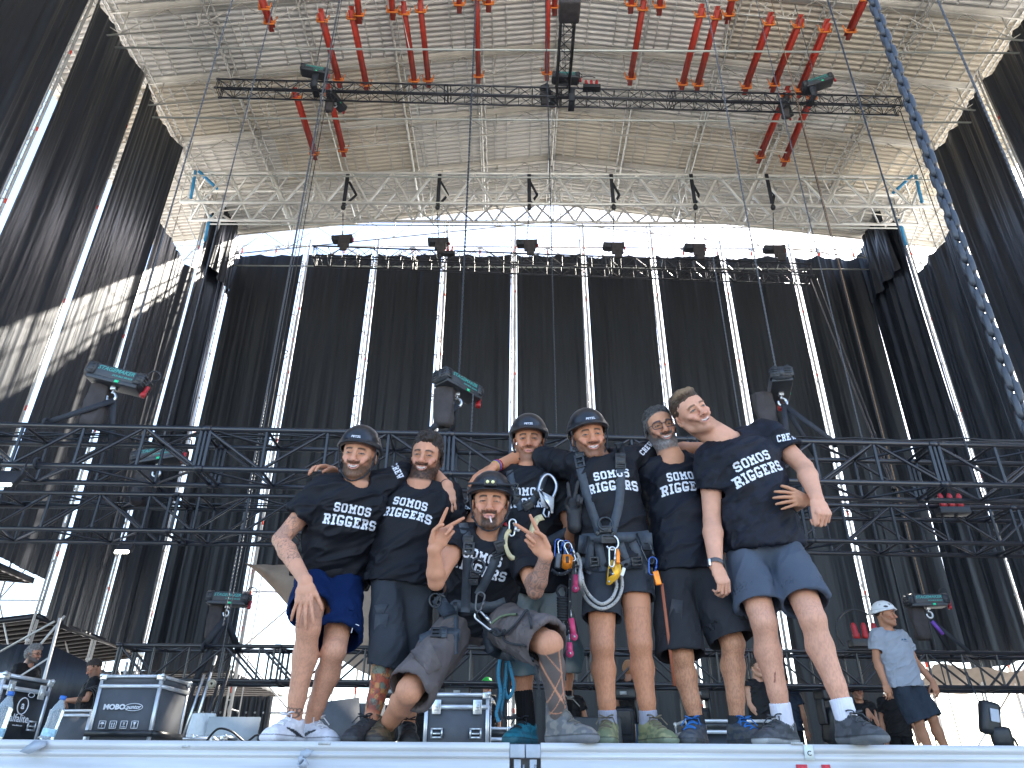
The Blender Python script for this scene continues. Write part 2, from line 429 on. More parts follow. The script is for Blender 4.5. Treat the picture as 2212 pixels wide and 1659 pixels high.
# ---- black cloths
def noise_tab(seed):
    rs = np.random.RandomState(seed); return rs.rand(4096)
def n1(tab, x):
    i = np.floor(x).astype(int); f = x - i; f = f * f * (3 - 2 * f); return tab[i % 4096] * (1 - f) + tab[(i + 1) % 4096] * f
M_cloth = {}
def cloth_mat(name, rough, col=(.0135, .0165, .0225)):
    m, n, b, L = nodes_of(name)
    tc = n.nodes.new('ShaderNodeTexCoord')
    mp = n.nodes.new('ShaderNodeMapping'); mp.inputs['Scale'].default_value = (1, 1, .06)
    L.new(tc.outputs['Object'], mp.inputs['Vector'])
    n1_ = n.nodes.new('ShaderNodeTexNoise'); n1_.inputs['Scale'].default_value = 9; n1_.inputs['Detail'].default_value = 8; n1_.inputs['Roughness'].default_value = .65
    L.new(mp.outputs[0], n1_.inputs['Vector'])
    cr = n.nodes.new('ShaderNodeValToRGB'); cr.color_ramp.elements[0].position = .3; cr.color_ramp.elements[1].position = .8
    cr.color_ramp.elements[0].color = (*[c * .7 for c in col], 1); cr.color_ramp.elements[1].color = (*[c * 1.9 for c in col], 1)
    L.new(n1_.outputs['Fac'], cr.inputs[0]); L.new(cr.outputs[0], b.inputs['Base Color'])
    mr = n.nodes.new('ShaderNodeMapRange'); mr.inputs['To Min'].default_value = rough - .12; mr.inputs['To Max'].default_value = rough + .15
    L.new(n1_.outputs['Fac'], mr.inputs['Value']); L.new(mr.outputs[0], b.inputs['Roughness'])
    b.inputs['Specular IOR Level'].default_value = .42
    mp2 = n.nodes.new('ShaderNodeMapping'); mp2.inputs['Scale'].default_value = (1, 1, .12); L.new(tc.outputs['Object'], mp2.inputs['Vector'])
    n2 = n.nodes.new('ShaderNodeTexNoise'); n2.inputs['Scale'].default_value = 4.5; n2.inputs['Detail'].default_value = 5; L.new(mp2.outputs[0], n2.inputs['Vector'])
    bp = n.nodes.new('ShaderNodeBump'); bp.inputs['Strength'].default_value = .55; bp.inputs['Distance'].default_value = .06
    L.new(n2.outputs['Fac'], bp.inputs['Height']); L.new(bp.outputs[0], b.inputs['Normal'])
    return m
M_cl_side = cloth_mat('glossy black sheeting', .36)
M_cl_back = cloth_mat('black scrim', .50, (.0092, .0112, .0150))
def cloth(p0, p1, zb, zt, nrm, seed, material, label, group, amp=.07, zt2=None, name='black_cloth', zb2=None):
    p0 = V(p0); p1 = V(p1); L = (p1 - p0).length; t = (p1 - p0).normalized(); n = V(nrm)
    nu, nv = 150, 34
    u = np.linspace(0, 1, nu); v = np.linspace(0, 1, nv)
    U, Vv = np.meshgrid(u, v)
    tab = noise_tab(seed)
    zt2 = zt if zt2 is None else zt2; zb2 = zb if zb2 is None else zb2
    wav = 8 + 4 * tab[7]; drift = .012 * np.sin(Vv * 3 + tab[5] * 6)
    X = U + drift
    w = n1(tab, X * wav + 3) + .45 * n1(tab, X * wav * 2.3 + 90 + Vv * .9) + .12 * n1(tab, X * wav * 5 + 300 + Vv * 3)
    w2 = n1(tab, X * 5 + 40 + Vv * 1.3)
    gather = .55 + .45 * np.abs(Vv - .5) * 2
    off = (w - .8) * amp * 1.25 * gather + (w2 - .5) * amp * 2.2
    H0 = zb + (zb2 - zb) * U; H1 = zt + (zt2 - zt) * U
    sag = .10 * np.abs(np.sin(U * math.pi * 3)) * (Vv ** 6)
    Z = H0 + (H1 - H0) * Vv - sag
    edge = .05 * np.sin(Vv * math.pi) * np.where(U < .5, 1, -1) * np.abs(2 * U - 1) ** 8
    Lx = (U + edge / L) * L
    co = np.stack([p0.x + t.x * Lx + n.x * off, p0.y + t.y * Lx + n.y * off, Z], -1).reshape(-1, 3)
    i, j = np.meshgrid(np.arange(nu - 1), np.arange(nv - 1)); a = (j * nu + i).ravel()
    mb = MB(); mb._add(co, np.stack([a, a + 1, a + 1 + nu, a + nu], 1))
    return mb.build(name, material, None, smooth=True, label=label, cat='black cloth', group=group)
GAP = .15; GB = .115
bays = [XL + i * 3.0 for i in range(10)]
TOPS = 20.12
zb_back = {0: 3.1, 1: 6.5, 2: 6.5, 8: 3.5}
for i in range(9):
    a = bays[i] + (.02 if i == 0 else GB); b = bays[i + 1] - (.02 if i == 8 else GB)
    cloth((a, YB, 0), (b, YB, 0), zb_back.get(i, .02), TOPS + random.uniform(-.05, .05), (0, -1, 0), 20 + i, M_cl_back,
          'tall black cloth hanging on the back wall, %s from the left corner' % ORD[i], 'black cloths of the back wall', amp=.075)
    if i: tower((bays[i], YB + .12, 0), (0, -1, 0), 22.0 if 3 <= i <= 6 else 21.0, 'silver scaffold post right of the %s back wall cloth from the left' % ORD[i - 1])
# side walls: bay lines in depth
YS = [4.2, 7.25, 10.3, 13.3, 16.35, 19.4, 22.4, 25.5]
for side, X, sn in ((0, XL, 1), (1, XR, -1)):
    nm = 'left' if side == 0 else 'right'
    for i in range(7):
        top = 19.9
        if i == 5: top = 16.75
        zb, zb2 = (.0, .0)
        if side == 0: zb = zb2 = {3: 4.6, 4: 4.5, 5: 3.6, 6: 3.6}.get(i, 4.8)
        else: zb = zb2 = {5: 3.2, 6: 3.2}.get(i, .02)
        cloth((X, YS[i] + GAP, 0), (X, YS[i + 1] - (GAP if i < 6 else .05), 0), zb, top, (sn, 0, 0), 60 + 10 * side + i, M_cl_side,
              'tall glossy black cloth on the %s wall, %s from the front%s' % (nm, ORD[i], ', shorter than the others' if i == 5 else ''), 'glossy black cloths of the %s wall' % nm, amp=.11)
    for i in range(1, 8):
        tower((X - sn * .1, YS[i], 0), (sn, 0, 0), 20.7, 'silver scaffold post %s of the %s wall' % ('at the back corner' if i == 7 else 'between the %s and %s black cloths' % (ORD[i - 1], ORD[i]), nm), group='silver scaffold posts of the side walls')
# tall dark cloth wedges in the back corners above the wall line
for s, X in ((1, XL), (-1, XR)):
    cloth((X + s * .25, YB - 2.6, 0), (X + s * .25, YB - .25, 0), 17.5, 21.3, (s, 0, 0), 90 + s, M_cl_side, 'narrow blue-black cloth strip reaching above the wall in the back %s corner' % ('left' if s > 0 else 'right'), None, amp=.15, zt2=20.0)
# scaffolding behind the back wall, seen under the roof edge and through the openings
def brace_frame(y, x0, x1, z0, z1, dx, dz, label, r=.042, skip=0):
    o = empty('rear_scaffold', ((x0 + x1) / 2, y, z0), label, 'scaffold')
    mb = MB(); n = int(round((x1 - x0) / dx)); m = int(round((z1 - z0) / dz))
    for i in range(n + 1): mb.tube((x0 + i * dx, y, z0), (x0 + i * dx, y, z1), r, 6)
    for j in range(m + 1): mb.tube((x0, y, z0 + j * dz), (x1, y, z0 + j * dz), r, 6)
    mb.build('tube_frame', M_tower, o)
    mb = MB()
    for i in range(n):
        for j in range(m):
            if (i + j) % 2: mb.tube((x0 + i * dx, y + .05, z0 + j * dz), (x0 + (i + 1) * dx, y + .05, z0 + (j + 1) * dz), r * .8, 5)
            else: mb.tube((x0 + (i + 1) * dx, y + .05, z0 + j * dz), (x0 + i * dx, y + .05, z0 + (j + 1) * dz), r * .8, 5)
    mb.build('diagonal_brace', M_tower, o)
    mb = MB()
    for i in range(n + 1):
        for j in range(m): mb.tube((x0 + i * dx, y, z0 + j * dz + .6), (x0 + i * dx, y, z0 + j * dz + .8), r * 1.1, 6)
    mb.build('red_mark', M_ring, o)
    return o
brace_frame(YB + .45, XL, XR, 18.9, 20.9, 1.5, 1.0, 'silver scaffold lattice showing in front of the sky above the back wall cloths')
brace_frame(YB + 1.6, XL + .4, XL + .4 + 8.4, 0, 18, 2.1, 2.0, 'open silver scaffold behind the bright gap at the lower left of the back wall')
brace_frame(YB + 1.8, XR - 3.4, XR + 8, 0, 12, 2.85, 3.0, 'silver scaffold beyond the bright opening at the lower right')
brace_frame(8, XL - 9, XL - 2.2, 0, 6, 1.7, 1.5, 'silver scaffold of the wing outside the left wall')

# ---- brown tarp hanging in the left rear opening
M_tarp = mat('brown tarpaulin', (.30, .245, .20), .8, 0, .2, 2, bump=.5, bscale=3, bdist=.1)
nu, nv = 60, 24; tab = noise_tab(5); vv = []
for j in range(nv):
    for i in range(nu):
        u = i / (nu - 1); v = j / (nv - 1)
        x = -9.0 + 6.1 * u
        lo = 6.45 - 3.6 * (math.sin(min(1, u * 1.15) * math.pi / 2)) ** 1.25 * 1.0
        z = 6.5 + (lo - 6.5) * v
        y = YB - .25 - .35 * math.sin(v * math.pi) + .16 * (n1(tab, np.array([u * 22 + v * 1.4]))[0] - .5)
        vv.append((x, y, z))
q = [(j * nu + i, j * nu + i + 1, (j + 1) * nu + i + 1, (j + 1) * nu + i) for j in range(nv - 1) for i in range(nu - 1)]
mb = MB(); mb._add(vv, q); mb.build('tarpaulin', M_tarp, None, True, 'pale brown tarpaulin sagging in the opening below the back wall cloths', 'tarpaulin')
# pale brown canopy on the right
nu, nv = 30, 12; vv = []
for j in range(nv):
    for i in range(nu):
        u = i / (nu - 1); v = j / (nv - 1)
        vv.append((XR - 1.8 + 8 * u, YB - 1 + 3.5 * v, 3.3 - .6 * u * (1 - v) - .25 * math.sin(v * 3.14) - .6 * v * (1 - u) + .05 * math.sin(u * 40)))
q = [(j * nu + i, j * nu + i + 1, (j + 1) * nu + i + 1, (j + 1) * nu + i) for j in range(nv - 1) for i in range(nu - 1)]
mb = MB(); mb._add(vv, q); mb.build('canopy', M_tarp, None, True, 'pale brown canopy sloping above the bright opening at the right edge', 'canopy')

# ---- wing roofs outside the left wall with brown ribbed undersides
M_rib = mat('brown ribbed underside', (.60, .44, .34), .7, 0, .2, 3)
M_ribd = mat('dark rib', (.03, .026, .025), .7)
def wing_roof(x0, x1, y0, y1, z0, z1, label, n=26):
    o = empty('wing_roof', ((x0 + x1) / 2, (y0 + y1) / 2, z0), label, 'roof')
    mb = MB(); mb.poly_prism([(x0, y0, z0), (x1, y0, z1), (x1, y1, z1), (x0, y1, z0)], (0, 0, .05)); mb.build('panel', M_rib, o)
    mb = MB()
    for k in range(n):
        y = y0 + (y1 - y0) * (k + .5) / n; mb.bar((x0, y, z0 - .04), (x1, y, z1 - .04), (y1 - y0) / n * .45, .07)
    mb.build('rib', M_ribd, o)
    mb = MB()
    for a, b in (((x0, y0, z0), (x1, y0, z1)), ((x1, y0, z1), (x1, y1, z1)), ((x0, y1, z0), (x1, y1, z1))): mb.bar(a, b, .08, .14)
    mb.build('edge_beam', M_blk, o)
wing_roof(-19, XL - .1, 14.2, 18.8, 4.9, 4.35, 'dark ribbed wing roof at the far left edge, the higher of the two', 16)
wing_roof(-20, XL - .1, 19.4, 25.6, 2.6, 3.6, 'brown and black striped underside of the lower wing roof, above the grey-haired man', 13)
wing_roof(-15, -9.3, 25.9, 33, 3.0, 3.15, 'brown striped canopy underside behind the lowest black truss at the left', 12)
# wing posts
for i, (a, b) in enumerate((((130, 1335, 11.), (60, 1570, 11.)), ((275, 1430, 13.), (235, 1600, 13.)))):
    A = P(*a); B = P(*b); mb = MB(); mb.tube((A.x, A.y, A.z), (A.x + .05, A.y, 0), .022, 8)
    mb.tube((A.x, A.y, A.z * .72), (A.x - 1.6, A.y, 0.2), .013, 6)
    mb.build('scaffold_pole', M_tower, None, False, ('leaning silver scaffold pole behind the grey-haired man', 'silver scaffold pole behind the man holding a cable')[i], 'pole')
mb = MB(); mb.tube(P(0, 1495, 14), P(140, 1330, 14), .022, 8); mb.tube(P(0, 1408, 14), P(118, 1342, 14), .02, 8); mb.build('diagonal_beam', M_alud, None, False, 'pair of grey diagonal beams under the wing roofs at the left edge', 'beam')
# black sheet hanging at the left behind the men
mbp = [P(-40, 1392, 16), P(110, 1392, 16), P(278, 1475, 16), P(150, 1565, 16), P(60, 1640, 16), P(-40, 1640, 16)]
mb = MB(); mb.poly_prism(mbp, (0, .03, 0)); mb.build('black_sheet', M_cl_side, None, False, 'black sheet hanging in a slanting wedge behind the grey-haired man', 'black cloth')
mb = MB(); nu, nv = 50, 8; vv = []
for j in range(nv):
    for i in range(nu):
        u = i / (nu - 1); v = j / (nv - 1)
        vv.append((P(385, 1500, 27).x + (P(590, 1500, 27).x - P(385, 1500, 27).x) * u, 27 + .10 * math.sin(u * 70), -.1 + 2.6 * v))
mb._add(vv, [(j * nu + i, j * nu + i + 1, (j + 1) * nu + i + 1, (j + 1) * nu + i) for j in range(nv - 1) for i in range(nu - 1)])
mb.build('black_cloth', M_cl_back, None, True, 'low pleated black cloth below the brown striped canopy at the left rear', 'black cloth')

# ---- red beams lying on the roof trusses, placed from where they meet the bottom chords
reds = [((563, 0), (588, 69)), ((690, 28), (735, 190)), ((757, 22), (793, 200)), ((768, -30), (776, 52)), ((843, -30), (848, 44)), ((870, 12), (897, 191)), ((907, 7), (926, 190)),
        ((991, -40), (992, 29)), ((1030, -20), (1033, 181)), ((1055, -40), (1055, 27)), ((1184, -30), (1182, 175)), ((1199, -30), (1198, 34)), ((1368, -30), (1362, 30)), ((1392, 3), (1360, 185)),
        ((1430, -30), (1424, 34)), ((1519, 17), (1471, 198)), ((1553, 22), (1504, 200)), ((1588, -20), (1571, 52)), ((1669, 35), (1607, 205)), ((1734, 40), (1667, 200)), ((1791, 50), (1724, 212)), ((1705, 195), (1637, 353)), ((1761, 198), (1692, 360)), ((1880, -20), (1830, 87)), ((635, 198), (682, 346)), ((707, 190), (743, 339))]
for i, (a, b) in enumerate(reds):
    xg = P((a[0] + b[0]) / 2, (a[1] + b[1]) / 2, 17).x
    z = roofz(xg) - 1.12 - .15 + .165
    B = PZ(b[0], b[1], z - .165); A = PZ(a[0], a[1], z - .165)
    x = (A.x + B.x) / 2; sk = (A.x - B.x) / 2 * .8
    near = 'at the top edge of the picture' if a[1] < 0 else ('just behind the high black cross truss' if a[1] > 150 else 'between the front roof trusses')
    o = empty('red_beam', (x, B.y, B.z), 'red steel beam slung under the roof %s, %s of the red beams from the left' % (near, 'number %d' % (i + 1)), 'beam', 'red steel beams under the roof')
    mb = MB(); pa = V((x + sk, A.y, B.z)); pb = V((x - sk, B.y, B.z))
    mb.bar(pa, pb, .15, .014); 
    mb.bar(pa + V((0, 0, .2)), pb + V((0, 0, .2)), .15, .014); mb.bar(pa + V((0, 0, .1)), pb + V((0, 0, .1)), .02, .19)
    mb.build('flange', M_red, o)
    mb = MB(); d = (pb - pa).normalized()
    for c in (pa + d * .28, pb - d * .28):
        mb.box(c + V((0, 0, .08)), (.34, .06, .03)); mb.box(c + V((0, 0, -.02)), (.3, .05, .02)); mb.tube(c + V((-.15, 0, -.02)), c + V((-.19, 0, .3)), .02, 5); mb.tube(c + V((.15, 0, -.02)), c + V((.18, 0, .3)), .02, 5)
    mb.build('strap', M_orange, o)
ordr = sorted([o for o in bpy.data.objects if o.name.startswith('red_beam')], key=lambda o: (P(0, 0, 1).x, math.atan2(o.location.x, o.location.y)))
for k, o in enumerate(ordr):
    L = o['label']; o['label'] = L[:L.rindex(',')] + ', %s of the red beams from the left' % (ORD[k] if k < 20 else ['', 'sixth', 'fifth', 'fourth', 'third', 'second', 'last'][k - 19] if k < 26 else 'last')
n = len(ordr)
for k, o in enumerate(ordr):
    L = o['label']; c = ORD[k] + ' from the left' if k < 13 else ORD[n - 1 - k] + ' from the right'
    o['label'] = L[:L.rindex(',')] + ', ' + c
# ================================================================= RIGGING
def black_truss(name, a, b, w, h, rc, rb, mod, label, mats=None, verts=True, joints=2.4, group=None, back=None):
    mt = mats or M_blk
    a = V(a); b = V(b); d = (b - a).normalized(); L = (b - a).length
    bk = V(back or (0, 1, 0)); bk = (bk - d * bk.dot(d)).normalized() * w; u = V((0, 0, h))
    o = empty(name, (a + b) / 2, label, 'truss', group)
    for k, of in enumerate((V((0, 0, 0)), bk, u, u + bk)):
        mb = MB(); mb.tube(a + of, b + of, rc, 10)
        n = int(L / joints)
        for j in range(n + 1):
            c = a + of + d * (j * L / n); mb.tube(c - d * rc * 1.6, c + d * rc * 1.6, rc * 1.22, 10)
        mb.build('chord', mt, o, True)
    n = int(round(L / mod)); mb = MB()
    for k in range(n):
        p = a + d * (L * k / n); q = a + d * (L * (k + 1) / n); m = (p + q) / 2
        for (o1, o2) in ((V((0, 0, 0)), u), (bk, u + bk)):
            if k % 2: o1, o2 = o2, o1
            mb.tube(p + o2, m + o1, rb, 6, cap=False); mb.tube(m + o1, q + o2, rb, 6, cap=False)
            if verts: mb.tube(m + V((0, 0, 0)) + (o1 - u if o1.z > .01 else o1), m + (o1 if o1.z > .01 else o1 + u), rb, 6, cap=False)
            if verts: mb.tube(p + (bk if (o1 - bk).length < 1e-6 or (o2 - bk).length < 1e-6 else V((0, 0, 0))), p + (bk if (o1 - bk).length < 1e-6 or (o2 - bk).length < 1e-6 else V((0, 0, 0))) + u, rb, 6, cap=False)
        for of in (V((0, 0, 0)), u):
            mb.tube(p + of, m + bk + of, rb * .9, 6, cap=False); mb.tube(m + bk + of, q + of, rb * .9, 6, cap=False)
            mb.tube(m + of, m + bk + of, rb * .9, 6, cap=False)
    mb.build('bracing', mt, o, True)
    nj = int(L / joints)
    for j in range(nj + 1):
        mb = MB()
        for s in (-1, 1):
            c = a + d * (min(max(j * L / nj + s * .045, 0), L))
            for of in (V((0, 0, 0)), bk): mb.tube(c + of, c + of + u, rb * 1.25, 6, cap=False)
            mb.tube(c, c + bk, rb, 6, cap=False); mb.tube(c + u, c + bk + u, rb, 6, cap=False)
        mb.build('end_frame', mt, o, True)
    return o
def X_at(px, py, Y): return P(px, py, Y).x
T1 = black_truss('black_truss', (-8.0, 6.75, 2.63), (9.2, 6.95, 2.44), .46, .43, .029, .017, 1.2, 'nearest big black box truss crossing the whole picture behind the heads')
T2 = black_truss('black_truss', (-9, 8.35, 2.47), (11, 8.5, 2.33), .50, .44, .028, .016, 1.2, 'second big black box truss just below and behind the nearest one')
x3 = X_at(250, 1430, 12)
T3 = black_truss('black_truss', (x3, 12, 1.24), (13.5, 12.1, 1.20), .5, .5, .03, .018, 1.1, 'lowest black box truss low behind the legs, ending above the big case')
x4a, x4b = X_at(470, 190, 14), X_at(1955, 215, 14)
zA = P(470, 190, 14).z
T4 = black_truss('black_truss', (x4a, 13.9, zA - .1), (x4b, 14.15, P(1955, 225, 14.15).z - .05), .34, .34, .026, .011, .75, 'highest black cross truss below the red beams and the roof', joints=3.0)
xq = X_at(1215, 215, 14)
T4b = black_truss('black_truss', (xq - .17, 13.9, zA - .34), (xq - .17, 6.6, zA - .2), .34, .34, .028, .012, .75, 'short black truss running forward from the middle of the highest cross truss', joints=2.4, back=(1, 0, 0))
x5a, x5b = X_at(678, 545, 20.3), X_at(1755, 575, 20.3)
T5 = black_truss('black_truss', (x5a, 20.2, P(678, 556, 20.2).z), (x5b, 20.4, P(1755, 580, 20.4).z - .3), .5, .5, .028, .014, 1.0, 'far black truss hung on six hoists in front of the back wall top', joints=3.0)

# ---- cables along the truss chords
def cable(pts, r, label, name='cable', m=None, cat='cable', n=5):
    mb = MB(); mb.path(pts, r, n); return mb.build(name, m or M_blk2, None, True, label, cat)
def sag(a, b, drop, n=12, wob=0., seed=0):
    rs = random.Random(seed); a = V(a); b = V(b)
    return [a.lerp(b, t) - V((0, 0, drop * 4 * t * (1 - t))) + V((0, 0, wob * (rs.random() - .5))) for t in [k / (n - 1) for k in range(n)]]
rs = random.Random(3)
for (y, z, x0, x1, lb) in ((7.13, 3.05, -8, 9, 'the nearest black truss'), (8.82, 2.89, -9, 11, 'the second black truss')):
    for k in range(3):
        pts = [V((x0 + (x1 - x0) * i / 60, y + .02 * math.sin(i * 1.3 + k * 2), z + .01 + .035 * math.sin(i * .9 + k * 2.1) * rs.random() + .012 * k)) for i in range(61)]
        cable(pts, .009, ('thick', 'thin', 'loosely waving')[k] + ' black cable lying along the rear top chord of ' + lb)

# ---- chains
def link_mesh(r, w, p, nseg=10, nc=5):
    """stadium link, long axis z; r wire radius, w outer width, p pitch"""
    L = p + 2 * r; hw = w / 2 - r; hl = L / 2 + r - r - hw + .0
    pts = []
    for k in range(nseg):
        t = 2 * math.pi * k / nseg; x = math.cos(t) * hw; z = math.sin(t) * hw
        pts.append((x, 0, z + (max(hl, 0) if z > 1e-6 else -max(hl, 0) if z < -1e-6 else 0)))
    mb = MB(); mb.path(pts, r, nc, closed=True); return np.vstack(mb.v), np.vstack(mb.q)
def chain(name, a, b, r, w, p, material, label=None, parent=None, group=None, nseg=10, nc=5, turn=0.):
    a = V(a); b = V(b); d = (b - a); L = d.length; d.normalize(); n = max(2, int(L / p)); v0, q0 = link_mesh(r, w, p, nseg, nc)
    h = V((1, 0, 0)); u = (h - d * h.dot(d)).normalized(); v = d.cross(u)
    vs = []; qs = []
    for k in range(n):
        an = turn + (math.pi / 2 if k % 2 else 0) ; uu = u * math.cos(an) + v * math.sin(an); ww = d.cross(uu)
        M = np.array([uu[:], ww[:], d[:]]); c = np.array(a + d * (p * (k + .5)))
        vs.append(v0 @ M + c); qs.append(q0 + k * len(v0))
    mb = MB(); mb._add(np.vstack(vs), np.vstack(qs))
    return mb.build(name, material, parent, True, label, None if parent else 'chain', group)

def top_of(x, y): return roofz(x) - 1.1
M_teal = mat('teal lettering', (.045, .28, .25), .5, emit=None)
M_grn = mat('green sticker', (.02, .6, .28), .5)
M_hoist = mat('hoist housing', (.028, .031, .036), .45, 0, .25, 20, bump=.2, bscale=60)
M_bag = mat('chain bag fabric', (.042, .036, .036), .9, 0, .3, 8, bump=.6, bscale=12, bdist=.02)
M_plug = mat('red plug', (.36, .016, .02), .45)
def hoist(c, yaw, roll, label, top=None, sc=1., chainm=None, cr=.006, cw=.024, cp=.027, text=True, bag=True, bpos=(-.16, .05), hook=True, loop=True, group='electric chain hoists', flip=1):
    c = V(c); M = Matrix.Rotation(R(yaw), 3, 'Z') @ Matrix.Rotation(R(roll), 3, 'Y')
    o = empty('chain_hoist', c, label, 'hoist', group)
    T = lambda x, y, z: c + M @ (V((x, y, z)) * sc)
    mb = MB(); mb.box(T(0, 0, 0), (.46 * sc, .23 * sc, .15 * sc), M, bev=.02 * sc); mb.box(T(0, 0, -.085), (.56 * sc, .24 * sc, .05 * sc), M, bev=.012 * sc)
    mb.box(T(0, 0, .075), (.34 * sc, .14 * sc, .03 * sc), M, bev=.01 * sc)
    mb.build('housing', M_hoist, o)
    for s in (-1, 1):
        mb = MB()
        pr = [(-.13, -.05), (-.07, -.09), (.07, -.09), (.13, -.05), (.13, .05), (.08, .095), (.035, .075), (-.035, .075), (-.08, .095), (-.13, .05)]
        mb.poly_prism([T(s * .22, y, z) for y, z in pr], (T(s * .31, 0, 0) - T(s * .22, 0, 0)))
        for k in range(4):
            z = -.055 + k * .035
            for sy in (-1, 1): mb.box(T(s * .312, sy * .075, z), (.012 * sc, .075 * sc, .012 * sc), M); mb.box(T(s * .265, sy * .13, z), (.07 * sc, .012 * sc, .012 * sc), M)
        mb.box(T(s * .31, 0, 0), (.012 * sc, .055 * sc, .11 * sc), M)
        mb.build('end_cap', M_hoist, o)
    if text:
        f = flip
        text_mesh('lettering', 'STAGEMAKER', .062 * sc, T(.0, -.1165 * f, .03), M @ V((f, 0, 0)), M @ V((0, 0, 1)), M_teal, o, bold=.0012, shear=.25, sx=1.05)
        text_mesh('lettering', 'DOUBLE BRAKE', .026 * sc, T(.09, -.1165 * f, -.025), M @ V((f, 0, 0)), M @ V((0, 0, 1)), M_teal, o, bold=.0006, shear=.25, sx=1.2)
    mb = MB(); mb.box(T(.06, -.122, -.085), (.045 * sc, .004, .03 * sc), M); mb.build('sticker', M_grn, o)
    if hook:
        mb = MB(); pts = []
        hk = c + M @ V((0, 0, -.11 * sc)); 
        mb.box(hk + V((0, 0, -.01)), (.06 * sc, .05 * sc, .05 * sc), bev=.006)
        for k in range(15):
            t = R(100 - k * 21); pts.append(hk + V((math.cos(t) * .045, 0, math.sin(t) * .05 - .115)) * 1.0 + V((0, .0, 0)))
        pts = [hk + V((0, 0, -.02)), hk + V((0, 0, -.045))] + pts
        mb.path([p for p in pts], [.009, .009] + [.012 + .004 * math.sin(k / 14 * 3.1) for k in range(15)], 8)
        mb.build('hook', M_steel, o, True)
    if bag:
        mb = MB(); bx, by = bpos[0] * sc, bpos[1] * sc; prf = [(.115, .055, 0), (.108, .06, -.1), (.112, .068, -.2), (.10, .062, -.3), (.104, .075, -.4), (.098, .07, -.47), (.075, .05, -.50), (.02, .01, -.505)]
        vv = []; n = 20
        base = c + M @ V((bx, by, -.1 * sc))
        rr = random.Random(int(c.x * 100))
        for (ax, ay, z) in prf:
            for k in range(n):
                t = 2 * math.pi * k / n; w = 1 + .12 * math.sin(3 * t + z * 11) + .12 * math.sin(7 * t - z * 5) + .06 * rr.random()
                vv.append(base + V((math.copysign(abs(math.cos(t)) ** .6, math.cos(t)) * ax * w * sc, math.copysign(abs(math.sin(t)) ** .6, math.sin(t)) * ay * w * sc, z * sc)))
        q = [(i * n + k, i * n + (k + 1) % n, (i + 1) * n + (k + 1) % n, (i + 1) * n + k) for i in range(len(prf) - 1) for k in range(n)]
        mb._add([tuple(v) for v in vv], q); mb.build('chain_bag', M_bag, o, True)
    if loop:
        mb = MB(); e0 = T(.3, .02, .05); pts = [e0 + M @ V((.02 + .07 * math.sin(t) * sc, 0, .02 + .06 * sc * (1 - math.cos(t)))) for t in np.linspace(0, 5.4, 16)]
        mb.path(pts, .008 * sc, 6); mb.build('power_cable', M_blk2, o, True)
        mb = MB(); pb = T(.34, -.02, -.05); mb.lathe(pb, [(0, .03), (.02, .03), (.024, .02), (.022, -.05), (.03, -.055), (.03, -.1), (.012, -.1), (.012, -.07), (0, -.07)], 12, M @ V((.1, 0, 1))); mb.build('plug', M_plug, o, True)
    if top is not None:
        chain('load_chain', c + M @ V((0, 0, .08 * sc)) - V((0, 0, .0)), (c.x, c.y, top), cr, cw, cp, chainm or M_chain, None, o, nseg=8, nc=4)
    return o
def sling(a, ends, w, label, wrap=None, name='sling', group=None, m=None):
    a = V(a); mb = MB()
    for i, e_ in enumerate(ends):
        e_ = V(e_); mb.bar(a, e_, w, .008, (0, 1, .2)); 
    if wrap:
        for (c, r) in wrap:
            c = V(c); mb.path([c + V((0, math.cos(t) * r, math.sin(t) * r)) for t in np.linspace(0, 2 * math.pi, 12)[:-1]], w * .28, 5, closed=True)
    return mb.build(name, m or M_web, None, False, label, 'sling', group)
# hoists of the nearest truss
c = P(258, 818, 6.9); hoist(c, 4, 13, 'dark chain hoist with teal lettering hanging left above the nearest truss', top_of(c.x, c.y), 1.0)
hk = c + V((.02, -.02, -.27)); zt = 3.08
sling(hk, [(c.x - .55, 6.8, zt - .02), (c.x - .48, 7.2, zt), (c.x + .02, 7.18, zt - .42)], .06, 'black slings from the left hoist down to the nearest truss', [((c.x - .55, 6.8, zt - .02), .04), ((c.x - .5, 6.8, zt - .46), .05)])
c = P(990, 832, 7.0); hoist(c, 48, 3, 'dark chain hoist seen from its end, hanging above the middle of the nearest truss', top_of(c.x, c.y), .9, M_chaind, .007, .027, .030)
hk = c + V((.0, -.02, -.25))
sling(hk, [(c.x - .25, 6.85, zt - .05), (c.x - .1, 7.3, zt - .05)], .06, 'black slings from the middle hoist down to the nearest truss', [((c.x - .25, 6.85, zt - .08), .04)])
chain('hanging_chain', c + V((.16, .02, -.1)), (c.x + .14, c.y, 2.0), .005, .02, .024, M_chain, 'slack chain tail dropping behind the middle hoist', nseg=8, nc=4)
c = P(1683, 832, 7.1); hoist(c, 78, 3, 'dark chain hoist seen end on, hanging above the tallest man', top_of(c.x, c.y), .9, text=False, bpos=(.0, .21))
hk = c + V((.0, -.02, -.25))
sling(hk, [(c.x - .1, 6.9, zt - .1), (c.x + .4, 6.95, zt - .12), (c.x + .32, 7.3, zt - .1)], .055, 'black slings from the right hoist spreading down to the nearest truss', [((c.x + .4, 6.95, zt - .12), .04)])
